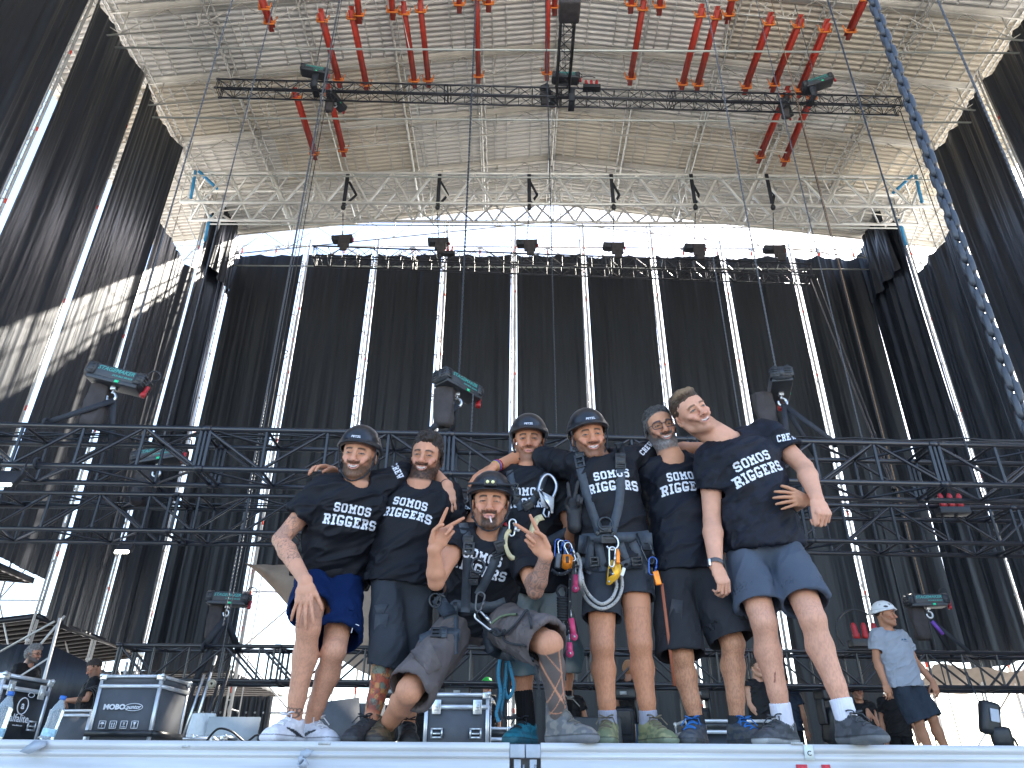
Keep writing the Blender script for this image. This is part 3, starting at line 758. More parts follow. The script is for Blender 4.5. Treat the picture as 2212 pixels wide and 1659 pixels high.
# hoist inside the two trusses on the left and the lower ones
c = P(345, 985, 8.5); hoist(c, -8, -6, 'chain hoist half hidden inside the nearest truss at the left', top_of(c.x, c.y), 1.0)
sling(c + V((0, 0, -.27)), [(c.x - .1, 8.4, 2.95), (c.x + .12, 8.8, 2.95)], .06, 'black slings from the half hidden left hoist to the second truss')
c = P(1900, 1140, 8.6)
chain('hanging_chain', P(1540, 553, 8.4), (P(1598, 905, 8.4).x, 8.4, 2.9), .005, .02, .025, M_chain, 'thin chain dropping to the second truss left of the tallest man', nseg=8, nc=4)
o = [x for x in COL.objects if x.name.startswith('hanging_chain')][-1]
c = P(495, 1293, 12.1); hoist(c, 3, 2, 'small chain hoist hanging above the left end of the lowest truss', None, 1.05)
chain('hanging_chain', c + V((0, 0, .09)), (c.x, c.y, top_of(c.x, 12)), .007, .027, .032, M_chain, 'grey chain running up from the hoist over the left of the lowest truss', nseg=8, nc=4)
sling(c + V((0, 0, -.3)), [(c.x - .22, 12.0, 1.72), (c.x + .2, 12.4, 1.72), (c.x - .25, 12, 1.2)], .1, 'black slings from the low left hoist to the lowest truss', [((c.x - .22, 12.0, 1.72), .045)])
c = P(2000, 1297, 12.1); hoist(c, -4, -1, 'small chain hoist hanging above the lowest truss behind the man in grey', None, 1.0)
chain('hanging_chain', c + V((0, 0, .09)), (c.x, c.y, top_of(c.x, 12)), .007, .027, .032, M_chainr, 'rust brown chain running up from the hoist behind the man in grey', nseg=8, nc=4)
sling(c + V((0, 0, -.3)), [(c.x + .42, 12.0, 1.7), (c.x + .36, 12.4, 1.7)], .06, 'black sling with purple sleeve from the low right hoist to the lowest truss')
mb = MB(); a = c + V((0, -.02, -.33)); mb.tube(a, a + V((.12, 0, -.2)), .03, 8); mb.build('purple_sleeve', mat('purple webbing', (.16, .06, .36), .7), None, False, 'purple sleeve on the sling under the low right hoist', 'sleeve')
# plain chains hanging from the roof
def vchain(px, py, Y, zb, label, r=.005, w=.02, p=.026, m=None, zt_=None):
    q = P(px, py, Y); chain('hanging_chain', (q.x, q.y, zb), (q.x, q.y, zt_ or top_of(q.x, Y)), r, w, p, m or M_chain, label, nseg=8, nc=4)
vchain(1184, 235, 8.6, 1.2, 'thin chain hanging straight down in the middle behind the helmeted men', m=M_chaind)
vchain(1899, 1100, 8.8, 2.9, 'grey chain dropping onto the second truss right of the tallest man')
vchain(637, 553, 11.0, 1.0, 'dull chain hanging down behind the left helmeted man')
vchain(2060, 80, 4.9, 2.0, 'chain of middling size falling along the right wall behind the big chain', .007, .028, .034)
vchain(560, 930, 9.6, 1.6, 'pale thin chain hanging past the bright strip at the left')
# the big chain in front
q = P(2212, 900, 2.25); q2 = P(2206, 890, 2.25)
chain('big_chain', (q.x - .004, q.y, q.z - .1), (q.x - .004, q.y, 8.0), .0112, .049, .055, mat('blue grey chain steel', (.06, .066, .078), .45, .35, .15, 40), 'large blue-grey steel chain hanging close to the camera at the right edge', nseg=18, nc=10, turn=.5)
cable([V((q.x - .06, q.y + .25, .9)), V((q.x - .05, q.y + .25, 4)), V((q.x - .05, q.y + .25, 9))], .004, 'thin black cable hanging beside the large blue-grey chain')
mb = MB(); qq = P(2210, 905, 2.3); mb.lathe(qq, [(0, .03), (.018, .03), (.02, -.02), (0, -.03)], 12); mb.path([qq + V((.02 * math.cos(t), 0, .03 * math.sin(t))) for t in np.linspace(0, 6, 12)], .004, 6); mb.build('red_shackle', M_plug, None, True, 'red fitting at the right edge under the large chain', 'shackle')
cable([P(1751, 603, 20), P(1929, 1057, 9.2)], .018, 'straight black steel rope running down from the far truss end')
cable([P(1765, 603, 20.2), P(1935, 1057, 9.4)], .014, 'second straight steel rope beside the one from the far truss end')
for i, (a, b) in enumerate((((705, 218), (640, 560)), ((1694, 249), (1758, 531)), ((1724, 235), (1795, 540)), ((1184, 235), (1186, 540)), ((1945, 240), (2050, 560)))):
    Y = 14.1; A = P(a[0], a[1], Y)
    cable([A, V((A.x, A.y, P(b[0], b[1], Y).z - 12))], .012, 'dark rope hanging below the highest cross truss, ' + ORD[i] + ' listed')
rp = [x for x in COL.objects if x.get('label', '').endswith('listed')]
for o, s in zip(rp, ('at its left hoist', 'at its right end, left of two', 'at its right end, right of two', 'at its middle', 'beyond its right end')): o['label'] = 'dark rope hanging below the highest cross truss ' + s
# ---- hoists on the highest cross truss
for (px, py, yaw, roll, lb, sc_) in ((680, 155, 8, 6, 'hoist with teal lettering on top of the highest truss, left', 1.2), (1222, 168, 2, 0, 'hoist on top of the highest truss where the short truss joins', 1.2), (1765, 180, -12, -14, 'tilted hoist with red plug on top of the highest truss, right', 1.3)):
    c = P(px, py, 13.85); hoist(c, yaw, roll, lb, top_of(c.x, 14), sc_, hook=False, bag=False, cr=.008, cw=.03, cp=.04)
for (px, py, lb) in ((727, 218, 'dark hoist hanging under the highest truss, left'), (1185, 205, 'dark hoist hanging under the highest truss, middle'), (1698, 232, 'dark hoist hanging under the highest truss, right')):
    c = P(px, py, 14.5); hoist(c, 60, 10, lb, None, 1.0, text=False, bag=True)
for (px, py, lb) in ((680, 175, 'left'), (1235, 205, 'middle'), (1755, 195, 'right')):
    c = P(px, py, 13.82); mb = MB(); mb.box(c + V((0, -.03, 0)), (.17, .03, .5)); mb.box(c + V((.0, .165, -.2)), (.168, .4, .03)); mb.build('wrap_strap', M_web, None, False, 'wide black strap wrapped round the highest truss, ' + lb, 'strap')
c = P(1230, 15, 9.5); mb = MB(); mb.box(c, (.42, .5, .4), bev=.05); mb.build('bagged_box', M_bag, None, False, 'black bagged box on the short forward truss at the top edge', 'box')
def plugs(c, label, sc=1., n=3):
    o = empty('plug_cluster', c, label, 'plugs'); c = V(c)
    mb = MB(); mb.box(c, (.2 * sc * n / 2, .12 * sc, .07 * sc), bev=.01); mb.build('junction_box', M_blk2, o)
    for k in range(n):
        mb = MB(); x = (k - (n - 1) / 2) * .08 * sc; mb.lathe(c + V((x, -.02, .03 * sc)), [(0, 0), (.032 * sc, 0), (.032 * sc, .05 * sc), (.026 * sc, .06 * sc), (.026 * sc, .12 * sc), (.014 * sc, .15 * sc), (0, .15 * sc)], 10, (.1 * (k - 1), 0, 1)); mb.build('plug', M_plug, o, True)
    mb = MB(); mb.path([c + V((-.05 * sc + .2 * sc * math.cos(t), 0, .1 * sc + .2 * sc * math.sin(t))) for t in np.linspace(.9, 3.8, 12)], .009 * sc, 5); mb.build('cable', M_blk2, o, True)
plugs(P(1872, 1390, 12), 'red plugs on a junction box on the lowest truss behind the tallest man', 1.7)
plugs(P(2058, 1105, 8.4), 'red plugs on the second truss near the right edge', 1.2)
plugs(P(1278, 190, 14), 'red plugs on the highest truss right of the middle', 1.6)
plugs(P(968, 548, 20.2), 'small pink-red plugs on the far truss right of its second hoist', 1.6)
# ---- slings and hoists of the far truss
for i, (xs, xh, yh) in enumerate(((752, 740, 516), (950, 947, 522), (1143, 1138, 526), (1320, 1325, 532), (1492, 1500, 535), (1655, 1672, 538))):
    a = P(xs, 377, 19.85); b = P(xs, 436, 19.85)
    mb = MB(); mb.bar(V((a.x, 19.83, a.z)), V((a.x, 19.86, b.z - .1)), .13, .02, (0, 1, 0)); mb.bar(V((a.x + .03, 20.0, a.z - .2)), V((a.x + .3, 20.2, (a.z + b.z) / 2)), .09, .02, (0, 1, 0)); mb.bar(V((a.x + .3, 20.2, (a.z + b.z) / 2)), V((a.x, 19.9, b.z - .15)), .09, .02, (0, 1, 0))
    mb.build('sling', M_web, None, False, 'black round sling on the silver girder, %s from the left' % ORD[i], 'sling', 'black slings on the silver girder')
    c = P(xh, yh, 20.3)
    h = hoist(c, random.uniform(-5, 5), random.uniform(-3, 3), 'black hoist on the far truss, %s from the left' % ORD[i], None, 1.15, text=False, hook=False, bag=False, group='hoists on the far truss')
    mb = MB(); mb.box(c + V((.1, -.16, -.22)), (.4, .1, .5), bev=.04); mb.box(c + V((.12, -.18, -.5)), (.26, .1, .3), bev=.04); mb.build('chain_bag', M_bag, h)
    chain('load_chain', c + V((0, 0, .1)), (c.x + (a.x - c.x) * .9, 19.9, b.z - .4), .011, .04, .07, M_chaind, None, h, nseg=6, nc=4)
    mb = MB(); mb.lathe(V((a.x, 19.86, b.z - .34)), [(0, 0), (.07, .02), (.09, .1), (.05, .22), (0, .24)], 10); mb.build('shackle', M_blk2, h, True)
# ---- lit floodlights on the trusses
M_glow = mat('lit lamp', (1, 1, .95), .4, emit=((1, .98, .85), 6.))
for (px, py, Y, s, lb) in ((2, 1035, 6.6, .26, 'lit white floodlight on the nearest truss at the left edge'), (265, 1186, 8.3, .15, 'lit greenish white floodlight on the second truss at the left')):
    c = P(px, py, Y); o = empty('floodlight', c, lb, 'lamp')
    Rm = Matrix.Rotation(R(-35), 3, 'X')
    mb = MB(); mb.box(c + V((0, .05, .02)), (s * 1.15, .06, s * .8), Rm, bev=.01); mb.tube(c + V((-s * .5, .05, 0)), c + V((-s * .5, .1, .25)), .008); mb.tube(c + V((s * .5, .05, 0)), c + V((s * .5, .1, .25)), .008); mb.build('housing', M_blk2, o)
    mb = MB(); mb.box(c + V((0, .012, -.01)), (s, .02, s * .62), Rm); mb.build('lens', M_glow, o)
# ================================================================= PEOPLE (signed-distance modelling)
_rs = np.random.RandomState(4); _T = _rs.rand(32, 32, 32).astype(np.float32)
def vnoise(p, sc=1.):
    p = p * sc + 100.3; i = np.floor(p).astype(np.int64); f = p - i; f = f * f * (3 - 2 * f)
    def g(a, b, c): return _T[(i[:, 0] + a) & 31, (i[:, 1] + b) & 31, (i[:, 2] + c) & 31]
    x, y, z = f[:, 0], f[:, 1], f[:, 2]
    return (((g(0, 0, 0) * (1 - x) + g(1, 0, 0) * x) * (1 - y) + (g(0, 1, 0) * (1 - x) + g(1, 1, 0) * x) * y) * (1 - z)
            + ((g(0, 0, 1) * (1 - x) + g(1, 0, 1) * x) * (1 - y) + (g(0, 1, 1) * (1 - x) + g(1, 1, 1) * x) * y) * z)
def fbm(p, sc, o=3):
    s = 0; a = 1; t = 0
    for k in range(o): s = s + a * vnoise(p + k * 7.7, sc * 2 ** k); t += a; a *= .5
    return s / t
def A3(v): return np.array(v[:] if hasattr(v, 'to_3d') or isinstance(v, Vector) else v, float)
def nrm(v): v = np.asarray(v, float); return v / max(np.linalg.norm(v), 1e-9)
class F:
    """dense distance grid; primitives are blended in inside their own boxes only"""
    def __init__(s, h=.005): s.h = h; s.ops = []; s.lo = np.full(3, 1e9); s.hi = np.full(3, -1e9)
    def add(s, fn, lo, hi, k=.02, op='u'):
        lo = np.array(lo) - k - .012; hi = np.array(hi) + k + .012
        s.ops.append((fn, lo, hi, k, op))
        if op == 'u': s.lo = np.minimum(s.lo, lo); s.hi = np.maximum(s.hi, hi)
        return s
    def cap(s, a, b, wa, wb=None, da=None, db=None, u=(1, 0, 0), k=.02, op='u', flat=False, flata=False):
        """elliptical tapering capsule: w = half width along u, d = half depth"""
        a = A3(a); b = A3(b); wb = wa if wb is None else wb; da = wa if da is None else da; db = (wb if da is wa or da == wa else da) if db is None else db
        ba = b - a; L = np.linalg.norm(ba); t_ = ba / max(L, 1e-9); u = A3(u); u = u - t_ * (u @ t_)
        if np.linalg.norm(u) < 1e-4: u = np.cross(t_, (0, .1, 1))
        u = nrm(u); v = np.cross(t_, u)
        def fn(x, y, z):
            px, py, pz = x - a[0], y - a[1], z - a[2]
            l = px * t_[0] + py * t_[1] + pz * t_[2]; lu = px * u[0] + py * u[1] + pz * u[2]; lv = px * v[0] + py * v[1] + pz * v[2]
            t = np.clip(l / max(L, 1e-9), 0, 1); W_ = wa + (wb - wa) * t; D_ = da + (db - da) * t; m = np.minimum(W_, D_)
            e = l - t * L
            qx, qy, qz = lu / W_, lv / D_, e / m
            k0 = np.sqrt(qx * qx + qy * qy + qz * qz) + 1e-6; k1 = np.sqrt((qx / W_) ** 2 + (qy / D_) ** 2 + (qz / m) ** 2) + 1e-6
            d = k0 * (k0 - 1) / k1
            if flat: d = np.maximum(d, l - L)
            if flata: d = np.maximum(d, -l)
            return d
        r = max(wa, wb, da, db)
        return s.add(fn, np.minimum(a, b) - r, np.maximum(a, b) + r, k, op)
    def ell(s, c, r, M=None, k=.015, op='u'):
        c = A3(c); r = np.array(r, float); M = np.eye(3) if M is None else np.array(M)
        def fn(x, y, z):
            px, py, pz = x - c[0], y - c[1], z - c[2]
            a = (px * M[0, 0] + py * M[1, 0] + pz * M[2, 0]) / r[0]; b = (px * M[0, 1] + py * M[1, 1] + pz * M[2, 1]) / r[1]; e = (px * M[0, 2] + py * M[1, 2] + pz * M[2, 2]) / r[2]
            k0 = np.sqrt(a * a + b * b + e * e) + 1e-6; k1 = np.sqrt((a / r[0]) ** 2 + (b / r[1]) ** 2 + (e / r[2]) ** 2) + 1e-6
            return k0 * (k0 - 1) / k1
        R_ = r.max(); return s.add(fn, c - R_, c + R_, k, op)
    def plane(s, c, n, ext, k=.004):               # cut away everything beyond the plane inside a ball of radius ext
        c = A3(c); n = nrm(A3(n))
        def fn(x, y, z): return -((x - c[0]) * n[0] + (y - c[1]) * n[1] + (z - c[2]) * n[2])
        return s.add(fn, c - ext, c + ext, k, 's')
    def eval(s, disp=None):
        h = s.h; lo = s.lo - 2 * h; n = np.ceil((s.hi + 2 * h - lo) / h).astype(int)
        f = np.full(n, .5, np.float32); ax = [lo[i] + h * np.arange(n[i]) for i in range(3)]
        for fn, a, b, k, op in s.ops:
            i0 = np.clip(((a - lo) / h).astype(int), 0, n); i1 = np.clip(((b - lo) / h).astype(int) + 1, 0, n)
            if np.any(i1 <= i0): continue
            sl = tuple(slice(i0[j], i1[j]) for j in range(3))
            x = ax[0][sl[0]][:, None, None]; y = ax[1][sl[1]][None, :, None]; z = ax[2][sl[2]][None, None, :]
            d = fn(x, y, z).astype(np.float32); g = f[sl]
            if op == 'u':
                if k > 0:
                    q = np.clip(.5 + .5 * (g - d) / k, 0, 1); f[sl] = g * (1 - q) + d * q - k * q * (1 - q)
                else: f[sl] = np.minimum(g, d)
            else:
                d = -d
                if k > 0:
                    q = np.clip(.5 - .5 * (g - d) / k, 0, 1); f[sl] = g * (1 - q) + d * q + k * q * (1 - q)
                else: f[sl] = np.maximum(g, d)
        return f, lo
    def mesh(s):
        f, lo = s.eval(); h = s.h; I = f < 0; n = f.shape
        c = np.zeros([m - 1 for m in n], np.uint8)
        for a in (0, 1):
            for b in (0, 1):
                for e in (0, 1): c += I[a:n[0] - 1 + a, b:n[1] - 1 + b, e:n[2] - 1 + e]
        m = (c > 0) & (c < 8); ii, jj, kk = np.nonzero(m)
        idx = np.full(c.shape, -1, np.int32); idx[ii, jj, kk] = np.arange(len(ii), dtype=np.int32)
        cv = {}
        for a in (0, 1):
            for b in (0, 1):
                for e in (0, 1): cv[a, b, e] = f[ii + a, jj + b, kk + e]
        acc = np.zeros((len(ii), 3)); cnt = np.zeros(len(ii))
        cs = list(cv)
        for p in cs:
            for ax in range(3):
                if p[ax] == 0:
                    q = list(p); q[ax] = 1; q = tuple(q); A, B = cv[p], cv[q]; sgn = (A < 0) != (B < 0)
                    t = np.where(sgn, A / np.where(A == B, 1, A - B), 0)
                    pos = np.tile(np.array(p, float), (len(ii), 1)); pos[:, ax] = t
                    acc[sgn] += pos[sgn]; cnt[sgn] += 1
        v = (np.stack([ii, jj, kk], 1) + acc / cnt[:, None]) * h + lo
        Q = []
        for ax in range(3):
            sl0 = [slice(None)] * 3; sl1 = [slice(None)] * 3; sl0[ax] = slice(0, -1); sl1[ax] = slice(1, None)
            for o in range(3):
                if o != ax: sl0[o] = slice(1, -1); sl1[o] = slice(1, -1)
            A = I[tuple(sl0)]; B = I[tuple(sl1)]; e = np.nonzero(A != B); sg = A[e]
            g = [e[0].copy(), e[1].copy(), e[2].copy()]
            for o in range(3):
                if o != ax: g[o] = g[o] + 1
            o1, o2 = [o for o in range(3) if o != ax]
            def at(d1, d2):
                k = [g[0], g[1], g[2]]; k[o1] = k[o1] - d1; k[o2] = k[o2] - d2; return idx[k[0], k[1], k[2]]
            a_, b_, c_, d_ = at(1, 1), at(0, 1), at(0, 0), at(1, 0)
            flip = sg if ax != 1 else ~sg
            Q.append(np.where(flip[:, None], np.stack([a_, b_, c_, d_], 1), np.stack([a_, d_, c_, b_], 1)))
        return v, np.vstack(Q)
def vnormals(v, q):
    a = v[q[:, 2]] - v[q[:, 0]]; b = v[q[:, 3]] - v[q[:, 1]]; n = np.cross(a, b); N = np.zeros_like(v)
    for k in range(4): np.add.at(N, q[:, k], n)
    return N / np.maximum(np.linalg.norm(N, axis=1), 1e-12)[:, None]
def relax(v, q, it=1, lam=.5):
    for _ in range(it):
        s = np.zeros_like(v); c = np.zeros(len(v))
        for k in range(4):
            a, b = q[:, k], q[:, (k + 1) % 4]; np.add.at(s, a, v[b]); np.add.at(s, b, v[a]); np.add.at(c, a, 1); np.add.at(c, b, 1)
        v = v * (1 - lam) + lam * s / np.maximum(c, 1)[:, None]
    return v
sstep = lambda a, b, x: (lambda t: t * t * (3 - 2 * t))(np.clip((x - a) / (b - a), 0, 1))
def mixc(c, m, col): m = np.clip(m, 0, 1)[:, None]; return c * (1 - m) + np.array(col) * m

M_skin = mat_attr('skin', .52, .3, 350, .28, sss=.10, bdist=.0015)
M_hairm = mat_attr('hair strands', .55, .9, 260, .4, bdist=.006, stretch=(1, 1, .45))
M_fab = mat_attr('woven fabric', .85, .5, 700, .12)
M_jersey = mat_attr('sport jersey fabric', .62, .3, 900, .22)
M_shoe = mat_attr('shoe fabric', .6, .6, 160, .4, bdist=.002)
M_helm = mat_attr('helmet shell', .3, 0, 1, .5)
M_print = mat('white shirt print', (.66, .68, .74), .6, 0, .06, 30)
M_lace = {}

HS = 1.1
def head_prims(f, H, neck_to, sc=HS, jaw=1., smile=.5, nose=1., neckr=.060):
    """H: 4x4 head matrix (local: x right of picture, -y face, z up)"""
    R3 = np.array(H.to_3x3().normalized()); T = lambda x, y, z: A3(H @ V((x * sc, y * sc, z * sc)))
    X = R3[:, 0]; E = lambda c, r, k=.012, op='u', M=R3: f.ell(T(*c), [q * sc for q in r], M, k, op)
    C = lambda a, b, *w, **kw: f.cap(T(*a), T(*b), *[q * sc for q in w], u=X, **kw)
    E((0, .015, .042), (.0745, .094, .082), .01)
    E((0, -.03, .03), (.066, .062, .07), .02)
    C((0, -.028, .0), (0, -.05, -.078), .063, .04 * jaw, .052, .036, k=.02)
    for s in (-1, 1):
        C((s * .056, .012, -.03), (s * .045 * jaw, -.012, -.066), .018, .017, k=.02)
        C((s * .045 * jaw, -.012, -.066), (s * .012, -.072, -.1), .017, .016, k=.02)
        E((s * .043, -.062, -.012 - .004 * smile), (.022, .02, .016), .014)
        E((s * .033, -.078 - .004 * smile, -.034), (.016, .014, .016), .016)
        E((s * .031, -.1, .006), (.017, .014, .011), .01, 's')
        E((s * .031, -.0775, .006), (.0145, .013, .0115), .004)
        C((s * .012, -.093, .026), (s * .045, -.08, .026), .0075, .006, k=.01)
        # ear
        er = np.array(Matrix.Rotation(R(s * 18), 3, 'Z')); Me = R3 @ er
        f.ell(T(s * .079, .016, -.004), [.008 * sc, .017 * sc, .030 * sc], Me, .006); f.ell(T(s * .086, .009, -.002), [.006 * sc, .009 * sc, .017 * sc], Me, .004, 's')
    C((0, -.088, .018), (0, -.110, -.024), .0075, .0115 * nose, k=.01)
    E((0, -.112, -.027), (.0125 * nose, .011, .0105), .008)
    for s in (-1, 1): E((s * .013 * nose, -.100, -.030), (.008, .010, .0075), .005)
    E((0, -.083, -.062), (.027, .016, .020), .012)              # mouth mound
    E((0, -.082, -.097), (.019, .015, .014), .014)              # chin
    n = 7
    for i in range(n):                                          # lips along the smile curve
        x = (i / (n - 1) * 2 - 1) * (.021 + .005 * smile); zc = -.060 + 14 * x * x * smile; yy = -.0965 + 20 * x * x
        q = 1 - .45 * abs(x) / .026
        E((x, yy, zc + .005 + .001 * smile), (.006, .0045, .0042 * q), .004); E((x, yy + .001, zc - .006 - .0025 * smile * q), (.006, .005, .0050 * q), .004)
    if smile > .6: E((0, -.104, -.0615), (.018, .012, .0048), .003, 's')
    f.cap(T(0, .025, -.03), neck_to, neckr, neckr * 1.12, neckr, neckr * 1.1, u=X, k=.025)
def head_paint(v, c, H, sc=HS, beard=0., bcol=(.05, .03, .02), mous=None, brow=(.04, .025, .018), smile=.5, stub=0., eye=(.05, .03, .02), squint=.5, hairc=None, goatee=False, lips=(.50, .2, .17), greyb=0):
    Hi = np.array(H.inverted()); l = (v @ Hi[:3, :3].T + Hi[:3, 3]) / sc; x, y, z = l.T; ax = np.abs(x)
    near = (np.abs(z) < .2) & (ax < .12) & (np.abs(y) < .16)
    fr = near & (y < -.045)
    c = mixc(c, fr * .30 * np.exp(-(((ax - .045) / .02) ** 2 + ((z + .025) / .018) ** 2)), (.62, .22, .16))
    c = mixc(c, fr * .28 * np.exp(-((x / .016) ** 2 + ((z + .026) / .014) ** 2)), (.62, .22, .16))
    zc = -.060 + 14 * x * x * smile; hw = .023 + .005 * smile
    if beard > 0:
        nz = fbm(l, 130, 2); lim = -.042 - .022 * np.exp(-(ax / .030) ** 2) + sstep(.048, .072, ax) * .045 + (nz - .5) * .008
        m = sstep(.014, -.012, z - lim) * near * sstep(.045, .0, y) * sstep(-.145, -.125, z + .0)
        must = fr * (ax < .034) * sstep(.007, .003, np.abs(z - (zc + .0135)) - .003)
        under = sstep(-.126, -.108, z + .55 * np.maximum(y + .03, 0))
        if goatee: m = m * (.35 + .65 * sstep(.042, .03, ax)); 
        m = np.maximum(m * under, must * 1.0)
        lipm = ((x / hw) ** 2 + ((z - zc) / .0115) ** 2) < 1
        m = m * ~(lipm & (y < -.07))
        bc = np.array(bcol)[None] * (.25 + .8 * nz[:, None])
        if greyb: bc = bc * (1 + greyb * sstep(-.05, -.09, z)[:, None] * (.4 + nz[:, None]))
        mm = np.clip(m * beard * (.72 + .6 * nz), 0, 1)[:, None]; c = c * (1 - mm) + bc * mm
    # brows
    bz = .0240 + .0055 * np.cos((ax - .028) / .022 * 1.4)
    c = mixc(c, fr * sstep(.0066, .0034, np.abs(z - bz)) * sstep(.010, .015, ax) * sstep(.052, .044, ax) * .92, brow)
    # eyes
    ex = (ax - .031) / .0125; ez = (z - .006 + .0015 * ex) / (.0056 - .0032 * squint)
    ed = ex ** 2 + ez ** 2
    c = mixc(c, fr * (y < -.06) * sstep(2.6, 1.2, ed) * .62, (.10, .05, .035))
    c = mixc(c, fr * sstep(1.15, .85, ed), (.27, .21, .18))
    c = mixc(c, fr * sstep(1.2, .7, ((ax - .031) / .0055) ** 2 + ((z - .006) / .0058) ** 2) * (ed < 1.15), eye)
    c = mixc(c, fr * sstep(.0018, .0006, np.abs(z - (.006 + (.0064 - .003 * squint) * np.sqrt(np.clip(1 - ex ** 2, 0, 1))))) * (np.abs(ex) < 1.05), (.02, .012, .01))
    # lips and teeth
    ld = (x / hw) ** 2 + ((z - zc + .001) / (.0078 + .003 * smile)) ** 2
    c = mixc(c, fr * sstep(1.1, .8, ld) * .85, lips)
    if smile > .6:
        td = (x / (hw * .78)) ** 2 + ((z - zc - .0012) / .0042) ** 2
        c = mixc(c, fr * sstep(1.0, .8, (x / (hw * .88)) ** 2 + ((z - zc) / .0068) ** 2), (.09, .025, .022))
        c = mixc(c, fr * sstep(1.15, .85, td), (.66, .58, .52))
        c = mixc(c, fr * sstep(.0012, .0004, np.abs(z - zc + .0056)) * (ax < hw * .7) * .8, (.06, .02, .02))
    else: c = mixc(c, fr * sstep(.0013, .0005, np.abs(z - zc)) * (ax < hw) * .85, (.10, .035, .03))
    c = mixc(c, fr * sstep(.0035, .0015, np.hypot(ax - .008, z + .0355)) * .7, (.10, .04, .03))
    if hairc is not None:      # scalp and sideburns under the hair
        m = near * sstep(.074, .086, z + .35 * np.maximum(y + .075, 0) * 3) ; sb = near * (ax > .066) * (y > -.05) * (y < .01) * (z > -.03)
        c = mixc(c, np.maximum(m, sb * .85), hairc)
    return c
def hand_prims(f, w, fd, pn, td, curl=(25, 25, 28, 32), spread=4, thumb=35, sc=1.03, fr=1.1, fist=0, k=.006, tcurl=20, spreads=None, wr=.026):
    """w wrist, fd finger direction, pn direction the palm faces, td towards the thumb side"""
    w = A3(w); fd = nrm(A3(fd)); pn = A3(pn); pn = nrm(pn - fd * (pn @ fd)); sd = A3(td); sd = nrm(sd - fd * (sd @ fd) - pn * (sd @ pn))
    K = lambda a, b, r1, r2, kk=k, **q: f.cap(a, b, r1, r2, u=sd, k=kk, **q)
    pal = w + fd * .088 * sc
    f.cap(w - fd * .01, w + fd * .04 * sc, wr * sc, .036 * sc, .019 * sc, .016 * sc, u=sd, k=.015)
    f.cap(w + fd * .035 * sc, w + fd * .078 * sc, .036 * sc, .039 * sc, .0155 * sc, .0125 * sc, u=sd, k=.012)
    offs = (.029, .0095, -.0095, -.027); lens = ((.045, .027, .022), (.050, .031, .023), (.046, .029, .022), (.036, .022, .020)); rs_ = (.0086, .0088, .0084, .0074)
    sp = spreads or (spread * 1.5, spread * .5, -spread * .5, -spread * 1.6)
    for i in range(4):
        b = pal + sd * offs[i] * sc - fd * (.004 if i in (0, 3) else 0) * sc - pn * .001
        a = R(sp[i]); d = nrm(fd * math.cos(a) + sd * math.sin(a)); c = curl[i]; r = rs_[i] * sc * fr
        f.cap(b - fd * .02 * sc, b, r * 1.05, r * 1.1, u=sd, k=.006)
        ang = 0; cs = c if isinstance(c, (tuple, list)) else (c * .8, c * 1.15, c * .8)
        for j in range(3):
            ang += R(cs[j]); dd = d * math.cos(ang) + pn * math.sin(ang); e = b + dd * lens[i][j] * sc
            r2 = r * (.93 if j < 2 else .82); K(b, e, r, r2, .003 if j == 0 else .002); b = e; r = r2
    tb = w + fd * .022 * sc + sd * .026 * sc + pn * .004; a = R(thumb)
    d = nrm(fd * math.cos(a) + sd * math.sin(a) + pn * .25)
    e = tb + d * .046 * sc; K(tb, e, .0145 * sc, .0115 * sc, .008)
    a2 = R(tcurl); d2 = nrm(d * math.cos(a2) + (pn * .6 - sd * .5 + fd * .2) * math.sin(a2)); e2 = e + d2 * .033 * sc; K(e, e2, .0112 * sc, .0098 * sc, .002)
    d3 = nrm(d2 * math.cos(a2) + (pn * .6 - sd * .5 + fd * .2) * math.sin(a2)); K(e2, e2 + d3 * .024 * sc, .0098 * sc, .0082 * sc, .002)
def arm_prims(f, S_, E_, W_, fat=1., k=.015):
    S_, E_, W_ = A3(S_), A3(E_), A3(W_); 
    f.cap(S_, S_ + (E_ - S_) * .45, .05 * fat, .047 * fat, k=k); f.cap(S_ + (E_ - S_) * .35, E_, .048 * fat, .037 * fat, k=k)
    m = E_ + (W_ - E_) * .28; f.cap(E_, m, .037 * fat, .042 * fat, k=.012); u = np.cross(nrm(W_ - E_), (0, 1, .2))
    f.cap(m, W_, .042 * fat, .0275 * fat, .041 * fat, .0225 * fat, u=u, k=.012)
def leg_prims(f, H_, K_, A_, fat=1., back=(0, 1, 0)):
    H_, K_, A_ = A3(H_), A3(K_), A3(A_); b = A3(back)
    f.cap(H_, K_, .085 * fat, .057 * fat, k=.03); f.ell(K_ - b * .012, [.05 * fat, .05 * fat, .055 * fat], None, .015)
    d = A_ - K_; c = K_ + d * .30 + b * .022 * fat
    f.cap(K_, c, .050 * fat, .057 * fat, k=.02); f.cap(c, K_ + d * .72, .057 * fat, .040 * fat, k=.02); f.cap(K_ + d * .1 - b * .008, K_ + d * .9 - b * .004, .036 * fat, .027 * fat, k=.02)
    f.cap(K_ + d * .7, A_, .040 * fat, .034 * fat, k=.015)
    t = np.cross(nrm(d), b)
    for s in (-1, 1): f.ell(A_ + t * s * .03 * fat, [.012, .013, .014], None, .012)

FOLD = {}
def wrinkle(v, N, amp, axis=(0, 0, 1), sc=9., st=.35, seed=0, soft=False):
    a = nrm(axis); l = v @ a; q = v - l[:, None] * a * (1 - st) + seed * 3.1
    n = fbm(q, sc, 3); r = 1 - np.abs(2 * n - 1); r = r ** 3 if not soft else r
    n2 = fbm(v + seed, sc * .45, 2)
    return v + N * ((r - .35) * amp + (n2 - .5) * amp * 1.3)[:, None]

